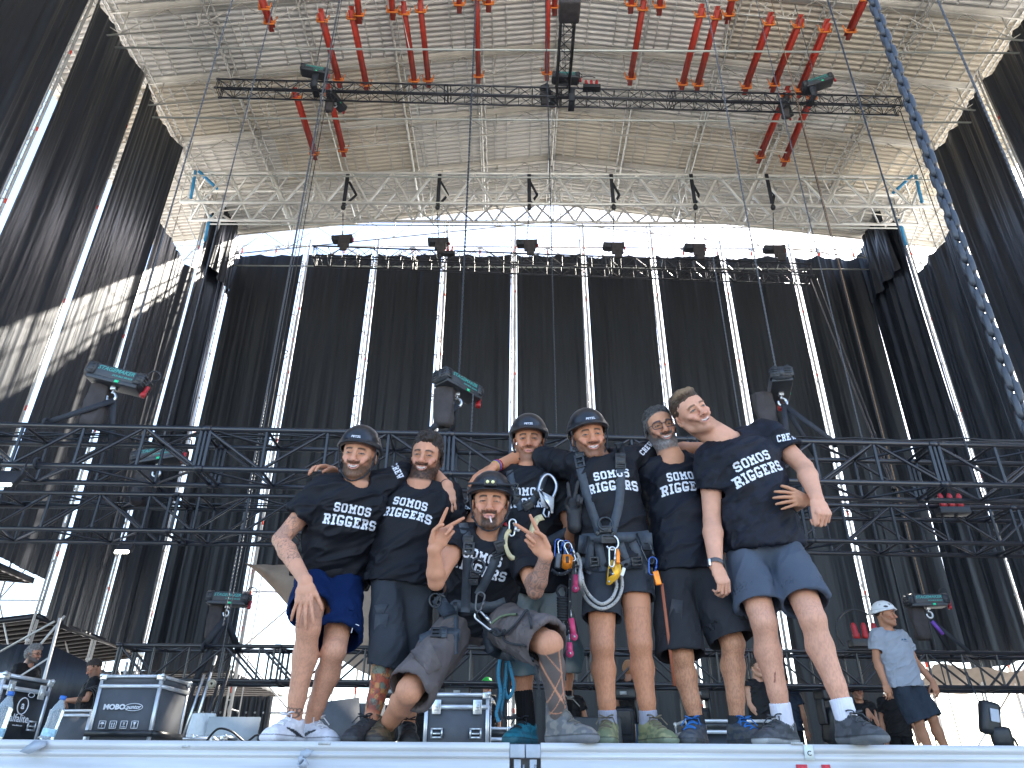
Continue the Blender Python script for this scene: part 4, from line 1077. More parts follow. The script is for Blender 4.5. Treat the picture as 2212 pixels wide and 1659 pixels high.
def shirt_prims(f, J, fat=1., long=.05, sl=(.55, .55), neck=.062, loose=0.):
    """J: joints.  torso loft, sleeves and openings"""
    NB, SL, SR, HL, HR = [A3(J[k]) for k in ('NB', 'SL', 'SR', 'HL', 'HR')]
    mS = (SL + SR) / 2; PC = (HL + HR) / 2; up = nrm(mS - PC); uS = SR - SL; uS = nrm(uS - up * (uS @ up)); uH = HR - HL; uH = nrm(uH - up * (uH @ up)); 
    fw = np.cross(uS, up)
    if fw[1] > 0: fw = -fw
    ct = mS - up * .06 + fw * .012; cm = mS * .55 + PC * .45 + fw * .012; lo = 0.012 + loose
    w0 = np.linalg.norm(SR - SL) / 2
    f.cap(ct, cm, min(w0 * 1.12, .185) * fat, .162 * fat + lo, .112 * fat, .116 * fat + lo * .8, u=uS, k=.03)
    f.cap(cm, PC - up * long, .162 * fat + lo, .180 * fat + lo, .116 * fat + lo * .8, .122 * fat + lo, u=uH, k=.03, flat=True)
    f.cap(mS + (SL - mS) * .75, mS + (SR - mS) * .75, .062, .062, k=.04)
    f.cap(NB - up * .012, SL * .78 + NB * .22 + up * .004, .052, .045, k=.04); f.cap(NB - up * .012, SR * .78 + NB * .22 + up * .004, .052, .045, k=.04)
    for s, q in ((-1, SL), (1, SR)): f.ell(mS + uS * s * .07 + fw * .075 * fat - up * .095, [.085, .045, .07], np.stack([uS, fw, up], 1), .04)
    sl_ = []
    for i, (a, e) in enumerate(((SL, A3(J['EL'])), (SR, A3(J['ER'])))):
        if sl[i] <= 0: continue
        b = a + (e - a) * sl[i]; d = nrm(e - a); f.cap(a, b, .066 * fat, .069 * fat + lo * .5, k=.03, flat=True); sl_.append((b, d, a))
    # hollow out the openings
    for b, d, a in sl_: f.cap(b - d * .05, b + d * .03, .058 * fat, .061 * fat + lo * .5, k=.003, op='s', flat=True)
    e = PC - up * long; f.cap(e + up * .05, e - up * .05, .171 * fat + lo, .171 * fat + lo, .114 * fat + lo, .114 * fat + lo, u=uH, k=.003, op='s', flat=True)
    n0 = NB + fw * .030 - up * .004; ax = nrm(up + fw * .55)
    f.cap(n0 - ax * .03, n0 + ax * .09, neck * 1.12, neck * 1.25, neck * 1.0, neck * 1.1, u=uS, k=.004, op='s')
    return dict(up=up, u=uS, fw=fw, ct=ct, cm=cm, PC=PC, mS=mS, uH=uH, w0=w0)
def torso_prims(f, J, fat=1.):
    NB, SL, SR, HL, HR = [A3(J[k]) for k in ('NB', 'SL', 'SR', 'HL', 'HR')]
    mS = (SL + SR) / 2; PC = (HL + HR) / 2; up = nrm(mS - PC); uS = SR - SL; uS = nrm(uS - up * (uS @ up)); uH = HR - HL; uH = nrm(uH - up * (uH @ up)); fw = np.cross(uS, up)
    if fw[1] > 0: fw = -fw
    w0 = np.linalg.norm(SR - SL) / 2; cm = mS * .55 + PC * .45
    f.cap(mS - up * .06, cm, w0 * .86 * fat, .138 * fat, .094 * fat, .1 * fat, u=uS, k=.03); f.cap(cm, PC, .138 * fat, .148 * fat, .1 * fat, .1 * fat, u=uH, k=.03)
    f.cap(NB - up * .02, SL * .9 + NB * .1, .044, .044, k=.03); f.cap(NB - up * .02, SR * .9 + NB * .1, .044, .044, k=.03)
    f.cap(NB - up * .02, NB - up * .09 + fw * .012, .062, .09, .044, .05, u=uS, k=.03)
def shorts_prims(f, J, fat=1., hem=(.75, .75), flare=.0, cuff=(.088, .088), drop=0., fin=(0, 0)):
    HL, HR, KL, KR = [A3(J[k]) for k in ('HL', 'HR', 'KL', 'KR')]; PC = (HL + HR) / 2; mS = (A3(J['SL']) + A3(J['SR'])) / 2; up = nrm(mS - PC); uH = nrm((HR - HL) - up * ((HR - HL) @ up))
    f.cap(PC + up * .09, PC - up * .01, .142 * fat, .160 * fat, .100 * fat, .108 * fat, u=uH, k=.03)
    ends = []
    AL, AR = A3(J['AL']), A3(J['AR'])
    for i, (h, kn, an) in enumerate(((HL, KL, AL), (HR, KR, AR))):
        b = h + (kn - h) * min(hem[i], 1.0); f.cap(h - up * .0, b, .088 * fat, cuff[i], .098 * fat, cuff[i] * 1.02, u=uH, k=.035, flat=hem[i] <= 1); d = nrm(kn - h)
        if hem[i] > 1:
            d2 = nrm(an - kn); b2 = kn + (an - kn) * (hem[i] - 1); f.cap(b, b2, cuff[i], cuff[i] * .92, k=.03, flat=True); b, d = b2, d2
        ends.append((b, d))
    for i, (b, d) in enumerate(ends): f.cap(b - d * .07, b + d * .05, cuff[i] * (.905 if hem[i] <= 1 else .85), cuff[i] * (.905 if hem[i] <= 1 else .85), k=.002, op='s', flat=True)
    return ends

def make_part(name, f, material, parent, colfn, wr=None, rel=1, pre=None):
    v, q = f.mesh(); v = relax(v, q, rel)
    if wr is not None: N = vnormals(v, q); v = wr(v, N)
    return np_mesh(name, v, q, material, parent, colfn(v) if callable(colfn) else np.tile(np.array(colfn, float), (len(v), 1))), v, q
def solid(c, var=.12, sc=14, seed=0):
    def fn(v): n = fbm(v + seed, sc, 3); return np.array(c)[None] * (1 + (n[:, None] - .5) * 2 * var)
    return fn

GLY = {
 'S': ["0111110", "1111111", "1100011", "1100000", "1111110", "0111111", "0000011", "1100011", "1111111", "0111110"],
 'O': ["0111110", "1111111", "1100011", "1100011", "1100011", "1100011", "1100011", "1100011", "1111111", "0111110"],
 'M': ["111000111", "111000111", "011101110", "011111110", "011111110", "011010110", "011000110", "011000110", "111101111", "111101111"],
 'R': ["1111110", "1111111", "0110011", "0110011", "0111111", "0111110", "0110110", "0110011", "1111011", "1111011"],
 'I': ["1111", "1111", "0110", "0110", "0110", "0110", "0110", "0110", "1111", "1111"],
 'G': ["0111110", "1111111", "1100011", "1100000", "1100000", "1101111", "1101111", "1100011", "1111111", "0111110"],
 'E': ["1111111", "1111111", "0110001", "0110100", "0111100", "0111100", "0110100", "0110001", "1111111", "1111111"],
 'C': ["0111110", "1111111", "1100011", "1100000", "1100000", "1100000", "1100000", "1100011", "1111111", "0111110"],
 'W': ["111101111", "111101111", "011000110", "011000110", "011010110", "011111110", "011111110", "001101100", "001101100", "001101100"],
 'V': ["1100011"] * 6 + ["0110110", "0110110", "0011100", "0011100"],
}
def project(bvh, p, d, off=.0025):
    h = bvh.ray_cast(V(p), V(d), 3.0)
    if h[0] is None: return None
    return np.array(h[0] - V(d).normalized() * off), np.array(h[1])
def print_text(name, rows, bvh, c, u, v, n, parent, warp=None, material=None, sub=2, off=.0025):
    """rows: list of (text, cell width, cell height, x centre, y top) in metres on plane (u, v) at c, projected along -n"""
    vs = []; qs = []
    for (txt, cw, chh, x0, y0) in rows:
        wid = sum(len(GLY[ch][0]) + 1.5 if ch != ' ' else 4 for ch in txt) - 1.5; x = x0 - wid * cw / 2
        for ch in txt:
            if ch == ' ': x += 4 * cw; continue
            G = GLY[ch]
            for r_, row in enumerate(G):
                k = 0
                while k < len(row):
                    if row[k] == '1':
                        xa = x + k * cw; ya = y0 - r_ * chh; pts = []
                        for (dx, dy) in ((0, -chh), (cw, -chh), (cw, 0), (0, 0)):
                            X_, Y_ = xa + dx, ya + dy
                            if warp: X_, Y_ = warp(X_, Y_)
                            pr = project(bvh, c + u * X_ + v * Y_ + n * .5, -n, off)
                            if pr is None: pts = None; break
                            pts.append(pr[0])
                        if pts is not None and max(np.ptp(np.array(pts) @ n), 0) < .05:
                            b = len(vs); vs += pts; qs.append((b, b + 1, b + 2, b + 3))
                    k += 1
            x += (len(G[0]) + 1.5) * cw
    if not vs: return None
    return np_mesh(name, vs, qs, material or M_print, parent, smooth=False)
def ribbon(name, pts, nrmls, w, th, material, parent, lift=.002):
    pts = np.array(pts); nr = np.array(nrmls); m = len(pts); T = np.gradient(pts, axis=0); T /= np.linalg.norm(T, axis=1)[:, None]
    for _ in range(3): nr = np.vstack([nr[:1], (nr[:-2] + nr[1:-1] + nr[2:]) / 3, nr[-1:]])
    pp = pts.copy()
    for _ in range(2): pp[1:-1] = (pp[:-2] + 2 * pp[1:-1] + pp[2:]) / 4
    B = np.cross(nr, T); B /= np.maximum(np.linalg.norm(B, axis=1), 1e-9)[:, None]; Nn = np.cross(T, B)
    ww = np.broadcast_to(w, (m,))[:, None] / 2
    a = pp + B * ww + Nn * lift; b = pp - B * ww + Nn * lift; c = b + Nn * th; d = a + Nn * th
    v = np.stack([a, b, c, d], 1).reshape(-1, 3); q = []
    for i in range(m - 1):
        for k in range(4): q.append((i * 4 + k, i * 4 + (k + 1) % 4, (i + 1) * 4 + (k + 1) % 4, (i + 1) * 4 + k))
    q += [(0, 1, 2, 3), ((m - 1) * 4 + 3, (m - 1) * 4 + 2, (m - 1) * 4 + 1, (m - 1) * 4)]
    return np_mesh(name, v, q, material, parent, smooth=False)
def strap_on(name, bvhs, pix, w, material, parent, th=.004, lift=.003, Y=3.6, step=10):
    """webbing laid on the wearer: path in picture units dropped onto the clothing surface"""
    pts = [V(p) for p in pix]; P2 = []
    for a, b in zip(pts[:-1], pts[1:]):
        n = max(1, int((b - a).length / step)); P2 += [a.lerp(b, k / n) for k in range(n)]
    P2.append(pts[-1]); out = []; nr = []; last = None
    for p in P2:
        d = ray(p.x, p.y).normalized(); best = None
        for bv in bvhs:
            h = bv.ray_cast(CAM, d, 12)
            if h[0] is not None and (best is None or h[3] < best[3]): best = h
        if best is None:
            dist = last if last else Y * 1.1
            out.append(np.array(CAM + d * dist)); nr.append(np.array(-d))
        else:
            last = best[3]; out.append(np.array(best[0])); n_ = np.array(best[1]); 
            if n_ @ np.array(d) > 0: n_ = -n_
            nr.append(nrm(n_ * .6 - np.array(d) * .4))
    return ribbon(name, out, nr, w, th, material, parent, lift)
def buckle_at(name, bvhs, px, py, w, h, material, parent, rot=0., th=.012, frame=False):
    d = ray(px, py).normalized(); best = None
    for bv in bvhs:
        q = bv.ray_cast(CAM, d, 12)
        if q[0] is not None and (best is None or q[3] < best[3]): best = q
    if best is None: return None
    n = best[1] if best[1].dot(d) < 0 else -best[1]; n = (n * .5 - d * .5).normalized(); up = V((0, 0, 1)); u = up.cross(n).normalized(); v = n.cross(u)
    c_, s_ = math.cos(R(rot)), math.sin(R(rot)); uu = u * c_ + v * s_; vv = v * c_ - u * s_; M = Matrix((uu, vv, n)).transposed(); c = best[0] + n * (.006 + th / 2)
    mb = MB()
    if frame:
        t = min(w, h) * .2
        for s in (-1, 1): mb.box(c + uu * s * (w / 2 - t / 2), (t, h, th), M, bev=.002); mb.box(c + vv * s * (h / 2 - t / 2), (w, t, th * .9), M, bev=.002)
        mb.box(c, (w * .8, t * .8, th * .7), M, bev=.001)
    else:
        mb.box(c, (w, h, th), M, bev=.003); mb.box(c + n * th * .4, (w * .6, h * .25, th * .6), M, bev=.001); mb.box(c + n * th * .4 + vv * h * .3, (w * .75, h * .12, th * .5), M)
    return mb.build(name, material, parent)

def shoe(parent, A_, toe, col, sole=(.5, .5, .5), h=.11, L=.285, lace=(.03, .03, .03), high=0., label=None, accent=None, pitch=0., zoff=0., swoosh=False):
    """A_: ankle; toe: horizontal direction of the toes"""
    A_ = A3(A_); t = nrm((toe[0], toe[1], 0)); s = np.array((-t[1], t[0], 0)); z0 = zoff
    T = lambda a, b, c: np.array((A_[0], A_[1], 0)) + t * a + s * b + np.array((0, 0, z0 + c + (pitch * max(0, .06 - a) if pitch else 0)))
    f = F(.0045); hl = -.075; L = L * 1.0; to = L + hl
    f.cap(T(hl + .04, 0, .028), T(.06, 0, .026), .036, .043, .028, .026, u=s, k=.02); f.cap(T(.06, 0, .026), T(to - .045, .004, .022), .046, .042, .026, .022, u=s, k=.02)
    f.cap(T(hl + .045, 0, .03), T(-.012, 0, .085 + high), .034, .040, .036, .052, u=s, k=.025); f.cap(T(.0, 0, .08), T(to - .07, .0, .04), .036, .036, .034, .026, u=s, k=.03)
    f.cap(T(.02, 0, .09 + high * .6), T(.06, 0, .075), .026, .028, k=.02)
    zc = A_.copy(); f.cap(T(-.012, 0, .088 + high), T(-.015, 0, .17 + high), .031, .034, k=.005, op='s')
    if not pitch: f.plane((A_[0], A_[1], z0 + .002), (0, 0, -1), .4)
    cc = np.array(col); sl = np.array(sole); ac = np.array(accent if accent is not None else [x * .55 for x in col])
    def colr(v):
        d = v - np.array((A_[0], A_[1], z0)); a = d @ t; b = d @ s; z = d[:, 2]; n = fbm(v, 60, 3)
        c = cc[None] * (.75 + .5 * n[:, None]); c = mixc(c, sstep(.48, .54, vnoise(v * np.array([1, 1, 2.2]), 38)) * .8, ac)
        if swoosh: c = mixc(c, (np.abs(z - .045 - .25 * (a - .02) ** 1) < .010 - .10 * np.abs(a - .035)) * (np.abs(b) > .02) * (a < .10) * (a > -.05), (.02, .022, .03))
        c = mixc(c, ((a > .02) & (a < .13) & (np.abs(b) < .022) & (z > .05)) * .7, [x * .6 for x in col])
        c = mixc(c, sstep(.0025, .001, np.abs(z - .034)) * .8, (.015, .015, .017)); return mixc(c, sstep(.031, .027, z + .02 * np.sin(a * 30) * .1), sl * (.7 + .6 * n.mean()))
    o, v, q = make_part('shoe', f, M_shoe, parent, colr, wr=lambda v, N: wrinkle(v, N, .0025, (0, 0, 1), 50, 1, 3, True))
    bvh = BVHTree.FromPolygons([tuple(x) for x in v], [tuple(map(int, x)) for x in q])
    mb = MB()
    for k in range(5):
        a = .035 + k * .021; pts = []
        for b in np.linspace(-.027, .027, 7):
            h_ = bvh.ray_cast(V(T(a + .008 * (1 if k % 2 else -1) * b / .027, b, .25)), V((0, 0, -1)), .3)
            if h_[0] is not None: pts.append(h_[0] + V((0, 0, .003)))
        if len(pts) > 2: mb.path(pts, .0035, 5)
    top = T(.035, 0, .1 + high * .8)
    h_ = bvh.ray_cast(V(T(.035, 0, .3)), V((0, 0, -1)), .4)
    if h_[0] is not None: top = np.array(h_[0]) + (0, 0, .004)
    for sg in (-1, 1):
        mb.path([top + s * sg * .028 * math.sin(x) * 1.1 + t * (.02 + .02 * math.sin(2 * x)) + np.array((0, 0, .012 * math.sin(x))) for x in np.linspace(0, 3.1, 9)], .0032, 5)
        mb.path([top, top + s * sg * .03 + t * .03, top + s * sg * .045 + t * .055 - np.array((0, 0, .03))], .003, 5)
    key = tuple(lace)
    if key not in M_lace: M_lace[key] = mat('shoelace %d' % len(M_lace), lace, .8, 0, .15, 60)
    mb.build('laces', M_lace[key], o, True)
    return o
def sock(parent, K_, A_, col, z1=.16, r=.042, rib=True):
    K_, A_ = A3(K_), A3(A_); d = nrm(K_ - A_); top = A_ + d * max(0.01, (z1 - A_[2]) / max(d[2], .2)); f = F(.0045)
    f.cap(A_ - (0, 0, .02), top, r, r * 1.02, k=.01, flat=True)
    return make_part('sock', f, M_fab, parent, solid(col, .1, 60), wr=lambda v, N: v + N * (.0012 * np.sin(np.arctan2(v[:, 1] - A_[1], v[:, 0] - A_[0]) * 28))[:, None])[0]

def headM(c, yaw=0, pitch=0, roll=0):
    """yaw>0 turns to picture right, pitch>0 looks down, roll>0 tips the crown to picture right"""
    return Matrix.Translation(V(c)) @ (Matrix.Rotation(R(yaw), 3, 'Z') @ Matrix.Rotation(R(roll), 3, 'Y') @ Matrix.Rotation(R(pitch), 3, 'X')).to_4x4()
def headE(ex, ey, Y, yaw=0, pitch=16, roll=0, sc=HS):
    M = headM((0, 0, 0), yaw, pitch, roll); return headM(P(ex, ey, Y) - M.to_3x3() @ V((0, -.085 * sc, .006 * sc)), yaw, pitch, roll)
def hair(parent, H, col, sc=HS, style='short', grey=0., amp=.006, thick=.014, top=.02, tip=None, front=.062, fx=0.):
    f = F(.0042); R3 = np.array(H.to_3x3().normalized()); T = lambda x, y, z: A3(H @ V((x * sc, y * sc, z * sc)))
    f.ell(T(0, .018, .044), [(.0755 + thick * .35) * sc, (.0955 + thick * .6) * sc, (.0835 + thick * .5) * sc], R3, .01); f.ell(T(fx * .5, .008, .075 + top * .45), [.070 * sc, .088 * sc, (.055 + top * .45) * sc], R3, .02)
    if style in ('quiff', 'curly'): f.ell(T(fx, -.058, .102 + top * .35), [.048 * sc, .030 * sc, .022 * sc], R3, .02)
    if style == 'bushy': f.ell(T(0, .05, .02), [.095 * sc, .085 * sc, .095 * sc], R3, .03); f.ell(T(0, -.0, .10), [.08 * sc, .09 * sc, .05 * sc], R3, .03)
    # face window and everything below the hairline
    f.ell(T(0, -.125, .0), [.074 * sc, .082 * sc, (front + .018) * sc], R3, .01, 's')
    f.cap(T(-.2, -.14, -.03), T(.2, -.14, -.03), .10 * sc, k=.01, op='s')
    low = -.06 if style != 'bushy' else -.09
    f.plane(T(0, .06, low), -(R3[:, 2]), .25, .01)
    n0 = nrm(R3[:, 2] * -.75 - R3[:, 1] * .65); f.plane(T(0, -.035, -.018), n0, .16, .008)
    for s in (-1, 1): f.ell(T(s * .088, .014, -.012), [.018 * sc, .022 * sc, .03 * sc], R3, .006, 's')
    cc = np.array(col)
    def colr(v):
        n = fbm(v, 90, 3); c = cc[None] * (.55 + .9 * n[:, None]); 
        Hi = np.array(H.inverted()); l = (v @ Hi[:3, :3].T + Hi[:3, 3]) / sc
        if grey: c = mixc(c, sstep(.4, .6, n) * grey * sstep(.11, .03, l[:, 2]), (.33, .32, .31))
        if tip: c = mixc(c, sstep(.09, .12, l[:, 2]) * sstep(.02, -.05, l[:, 1]) * (.35 + n * .5), tip)
        return c
    def wr(v, N):
        if style in ('curly', 'bushy'): d = (fbm(v, 62, 2) - .45) * amp * 3.2
        else:
            n = fbm(v * np.array([1, .35, 1]), 120, 2); d = (n - .5) * amp * 2.4
        return v + N * d[:, None]
    return make_part('hair', f, M_hairm, parent, colr, wr)[0]
def helmet(parent, H, col=(.012, .014, .018), sc=HS, white=False, strap=True, light=False, logo=True, label=None, grn=False, tilt=0):
    f = F(.0045); R3 = np.array(H.to_3x3().normalized()); T = lambda x, y, z: A3(H @ V((x * sc, y * sc, z * sc)))
    f.ell(T(0, .012, .046), [.100 * sc, .129 * sc, .114 * sc], R3, .01)
    f.cap(T(0, -.02, .052), T(0, .075, .035), .103 * sc, .098 * sc, .04 * sc, .05 * sc, u=R3[:, 0], k=.02)
    f.ell(T(0, -.01, .044), [.100 * sc, .136 * sc, .034 * sc], R3, .02)
    f.plane(T(0, -.0, .031), -(R3[:, 2] + R3[:, 1] * .18), .25, .006)
    f.ell(T(0, .012, .022), [.090 * sc, .117 * sc, .110 * sc], R3, .003, 's')
    for s in (-1, 1):
        for a in (0, 1): f.ell(T(s * (.098 - a * .02), -.035 + .05 * a, .075 + .03 * a), [.007, .018, .009], R3, .006, 's')
    if white:
        for x in (-.05, -.02, .01): f.ell(T(x, -.08, .118), [.007, .02, .006], R3, .003, 's')
    cc = np.array(col)
    def colr(v):
        Hi = np.array(H.inverted()); l = (v @ Hi[:3, :3].T + Hi[:3, 3]) / sc; c = np.tile(cc, (len(v), 1)) * (.85 + .3 * fbm(v, 20, 2)[:, None])
        x, y, z = l.T
        for s in (-1, 1): c = mixc(c, sstep(1.2, .8, ((x * s - .085) / .016) ** 2 + ((y + .055) / .03) ** 2 + ((z - .083) / .013) ** 2), (.004, .004, .005) if not white else (.03, .03, .03))
        c = mixc(c, sstep(.003, .001, np.abs(z - .058 + .02 * (y + .05))) * .7, cc * .35)
        if white: 
            for xx in (-.05, -.02, .01): c = mixc(c, sstep(1.2, .8, ((x - xx) / .007) ** 2 + ((y + .085) / .02) ** 2 + ((z - .115) / .02) ** 2), (.03, .03, .03))
        return c
    o, v, q = make_part('helmet', f, M_helm, parent, colr)
    if strap:
        mb = MB()
        for s in (-1, 1):
            mb.path([T(s * .093, -.045, .06), T(s * .088, -.045, .0), T(s * .075, -.04, -.06), T(s * .05, -.055, -.098), T(s * .02, -.07, -.118), T(0, -.072, -.122)], .0045, 6)
            mb.path([T(s * .09, .07, .04), T(s * .088, .03, -.02), T(s * .076, -.03, -.055)], .0042, 6)
            mb.sphere(T(s * .074, -.045, -.062), .009, 8)
        mb.build('chin_strap', M_web, o, True)
    if logo and not white and not grn:
        bvh = BVHTree.FromPolygons([tuple(x) for x in v], [tuple(map(int, x)) for x in q])
        n = -R3[:, 1]; c = T(0, -.05, .080); hh = bvh.ray_cast(V(c + n * .3), V(-n), .5)
        if hh[0] is not None:
            nn = hh[1]; u = V(R3[:, 0]); vv = nn.cross(u).normalized()
            text_mesh('logo', 'PETZL', .019, hh[0] + nn * .0012, u, vv, M_print, o, bold=.0004, shear=.2)
    if light:
        n = R3; c = T(0, -.125, .085)
        mb = MB(); mb.box(c, (.062, .03, .042), Matrix(R3.tolist()), bev=.008); mb.build('headlamp', M_blk2, o)
        mb = MB()
        for s in (-1, 1): mb.lathe(c + R3[:, 0] * .013 * s - R3[:, 1] * .012, [(0, .006), (.008, .006), (.009, 0)], 10, tuple(-R3[:, 1]))
        mb.build('lens', mat('yellowish lens', (.75, .72, .35), .25), o)
        mb = MB(); pts = []
        for t in np.linspace(-1.25, 1.25, 17): pts.append(T(.109 * math.sin(t), .012 - .134 * math.cos(t), .078 + .012 * math.sin(t) ** 2))
        mb.path(pts, .006, 6); mb.build('elastic_band', M_web, o, True)
    return o
SKIN = (.54, .26, .155)
def skin_col(base=SKIN, extra=None, hairy=.0, legs=None):
    def fn(v):
        n = fbm(v, 16, 3); n2 = fbm(v, 90, 2)
        c = np.array(base)[None] * (.86 + .28 * n[:, None]) * (.94 + .12 * n2[:, None])
        if hairy:
            hn = fbm(v * np.array([1, 1, .3]), 260, 2); m = sstep(.45, .62, hn) * (v[:, 2] < .62) * (v[:, 2] > .12) * hairy * .40
            c = mixc(c, m, (.12, .06, .04))
        return extra(v, c) if extra else c
    return fn
PEOPLE = {}
def person(key, foot, label, J, H, skin=SKIN, fat=1., body_fat=None, head=dict(), paint=dict(), hands=dict(), shirt=None, shorts=None, extra=None, hairy=.5, h=.0045, legfat=1., armfat=1., group=None, noarm=(), legs=True, back=(0, 1, 0), sleeves=None):
    o = empty('person', foot, label, 'person', group)
    f = F(h); torso_prims(f, J, fat)
    for s in 'LR':
        if s not in noarm: arm_prims(f, J['S' + s], J['E' + s], J['W' + s], armfat)
        if legs: leg_prims(f, J['H' + s], J['K' + s], J['A' + s], legfat, back)
    PC = (A3(J['HL']) + A3(J['HR'])) / 2
    head_prims(f, H, A3(J['NB']), **head)
    for s, kw in hands.items(): hand_prims(f, J['W' + s], **kw)
    def ex(v, c):
        c = head_paint(v, c, H, sc=head.get('sc', HS), smile=head.get('smile', .5), **paint)
        return extra(v, c) if extra else c
    ob, v, q = make_part('body', f, M_skin, o, skin_col(skin, ex, hairy), rel=1)
    r = dict(o=o, J=J, H=H, bv=[], body=ob)
    if shirt:
        fs = F(.006); sh = dict(shirt); col = sh.pop('col', (.0065, .0072, .0105)); m = sh.pop('mat', M_jersey); wa = sh.pop('wr', .019); wax = sh.pop('wax', None); nm = sh.pop('name', 't_shirt'); colfn = sh.pop('colfn', None)
        fr = shirt_prims(fs, J, **sh)
        ax = wax if wax is not None else nrm(fr['u'] * .8 + fr['up'] * .45)
        so, sv, sq = make_part(nm, fs, m, o, colfn or solid(col, .18, 12), wr=lambda v, N: wrinkle(v, N, wa, ax, 11, .3, len(PEOPLE)), rel=2)
        r.update(shirt=so, fr=fr); r['bs'] = BVHTree.FromPolygons([tuple(x) for x in sv], [tuple(map(int, x)) for x in sq]); r['bv'].append(r['bs'])
    if shorts:
        ff = F(.006); sh = dict(shorts); col = sh.pop('col', (.05, .055, .062)); m = sh.pop('mat', M_fab); wa = sh.pop('wr', .012); colfn = sh.pop('colfn', None); nm = sh.pop('name', 'shorts')
        ends = shorts_prims(ff, J, **sh)
        so, sv, sq = make_part(nm, ff, m, o, colfn or solid(col, .15, 9), wr=lambda v, N: wrinkle(v, N, wa, (.5, .1, .8), 10, .4, 5 + len(PEOPLE)), rel=2)
        r.update(shorts=so, ends=ends); r['bp'] = BVHTree.FromPolygons([tuple(x) for x in sv], [tuple(map(int, x)) for x in sq]); r['bv'].append(r['bp'])
    PEOPLE[key] = r
    return r
def somos(r, du=0., dv=-.10, sc=1., rot=0., curve=.35):
    fr = r['fr']; c = fr['ct'] + fr['u'] * du + fr['up'] * (dv + .08); n = fr['fw']; a = R(rot); u = fr['u'] * math.cos(a) + fr['up'] * math.sin(a); v = fr['up'] * math.cos(a) - fr['u'] * math.sin(a)
    print_text('lettering', [('SOMOS', .00465 * sc, .0049 * sc, 0, .004 * sc), ('RIGGERS', .0052 * sc, .0055 * sc, 0, -.060 * sc)], r['bs'], c, u, v, n, r['shirt'], warp=lambda x, y: (x, y - curve * x * x * (1 if y < -.03 else .6)))
# ----------------------------------------------------------------- the seven riggers
def jt(**k): return {a: (P(*b) if not isinstance(b, Vector) else b) for a, b in k.items()}
def F0(x, y, Y): p = P(x, y, Y); return V((p.x, p.y, 0))
def seg(v, a, b):
    a, b = A3(a), A3(b); d = b - a; L = np.linalg.norm(d); d = d / L; w = v - a; t = (w @ d) / L; q = w - (t * L)[:, None] * d
    x = np.array([1., 0, 0]); x = nrm(x - d * (x @ d)); y = np.cross(d, x)
    return t, np.linalg.norm(q, axis=1), q @ x, q @ y
INK = (.045, .05, .055)
# ---- E: helmet, harness, grey shorts
J = jt(NB=(1294, 996, 3.78), SL=(1240, 1008, 3.8), SR=(1360, 994, 3.8), EL=(1130, 985, 4.08), WL=(1068, 1008, 3.90), ER=(1450, 972, 4.08), WR=(1545, 965, 4.02),
       HL=(1299, 1232, 3.82), HR=(1367, 1232, 3.82), KL=(1301, 1395, 3.74), KR=(1383, 1390, 3.74), AL=(1314, 1566, 3.8), AR=(1402, 1566, 3.8))
H = headE(1278, 938, 3.66, 2, 14, -8)
r = person('E', F0(1355, 1605, 3.78), 'grinning man in dark helmet and full harness with yellow rope brake at his waist', J, H,
    head=dict(smile=1.0, nose=1.1), paint=dict(beard=.62, bcol=(.085, .05, .035), squint=.75),
    hands={'L': dict(fd=V((-.75, -.25, -.5)), pn=V((-.3, .3, -1)), td=V((.2, -1, 0)), curl=(18, 15, 15, 18), spread=6, thumb=30)},
    shirt=dict(sl=(.62, .62), long=.0, fat=1.06), shorts=dict(col=(.038, .043, .052), hem=(.66, .42), cuff=(.1, .098)), hairy=.5, skin=(.50, .225, .125))
E_ = r; somos(r, .018, -.115, .95, 3); helmet(r['o'], H)
for s, t in (('L', (-.25, -1)), ('R', (.35, -1))):
    shoe(r['o'], J['A' + s], t, (.25, .25, .13), (.16, .19, .13), accent=(.13, .16, .09), lace=(.14, .12, .08), L=.30); sock(r['o'], J['K' + s], J['A' + s], (.30, .31, .38), .16)
# ---- D: helmet, behind, jeans, gloves
J = jt(NB=(1145, 1010, 4.02), SL=(1076, 1035, 4.02), SR=(1210, 1030, 4.0), EL=(1012, 1142, 3.98), WL=(1045, 1215, 3.95), ER=(1236, 1172, 3.98), WR=(1240, 1118, 3.72),
       HL=(1118, 1268, 4.05), HR=(1188, 1268, 4.05), KL=(1122, 1420, 4.0), KR=(1214, 1415, 4.0), AL=(1138, 1560, 4.05), AR=(1216, 1562, 4.05))
H = headE(1142, 947, 3.93, -2, 15, 0)
def jean(v):
    n = fbm(v, 22, 3); n2 = fbm(v, 7, 2); c = np.array((.085, .13, .15))[None] * (.75 + .5 * n[:, None]); return mixc(c, sstep(.42, .62, n2) * .75, (.30, .32, .30))
r = person('D', F0(1175, 1610, 4.05), 'man in dark helmet and faded jeans shorts standing behind the squatting man', J, H,
    head=dict(smile=.35), paint=dict(beard=.5, bcol=(.11, .07, .05), squint=.65), shirt=dict(sl=(.78, .6), long=.05), shorts=dict(colfn=jean, hem=(1.28, 1.25), cuff=(.098, .098), name='jeans_shorts'), hairy=.5, skin=(.48, .215, .12), hands={})
D_ = r; somos(r, -.02, -.12, .95, -2); helmet(r['o'], H)
f = F(.0045); hand_prims(f, J['WR'], V((.12, -.1, 1)), V((0, -1, .05)), V((-.8, -.3, 0)), curl=((4, 4, 3), (4, 5, 4), (70, 95, 50), (75, 95, 50)), spreads=(13, -7, -3, -8), thumb=30, tcurl=55, sc=1.0, fr=1.45, wr=.036)
f.cap(J['WR'] + V((0, 0, -.05)), J['WR'] + V((0, 0, .02)), .037, .034, k=.01, flat=False)
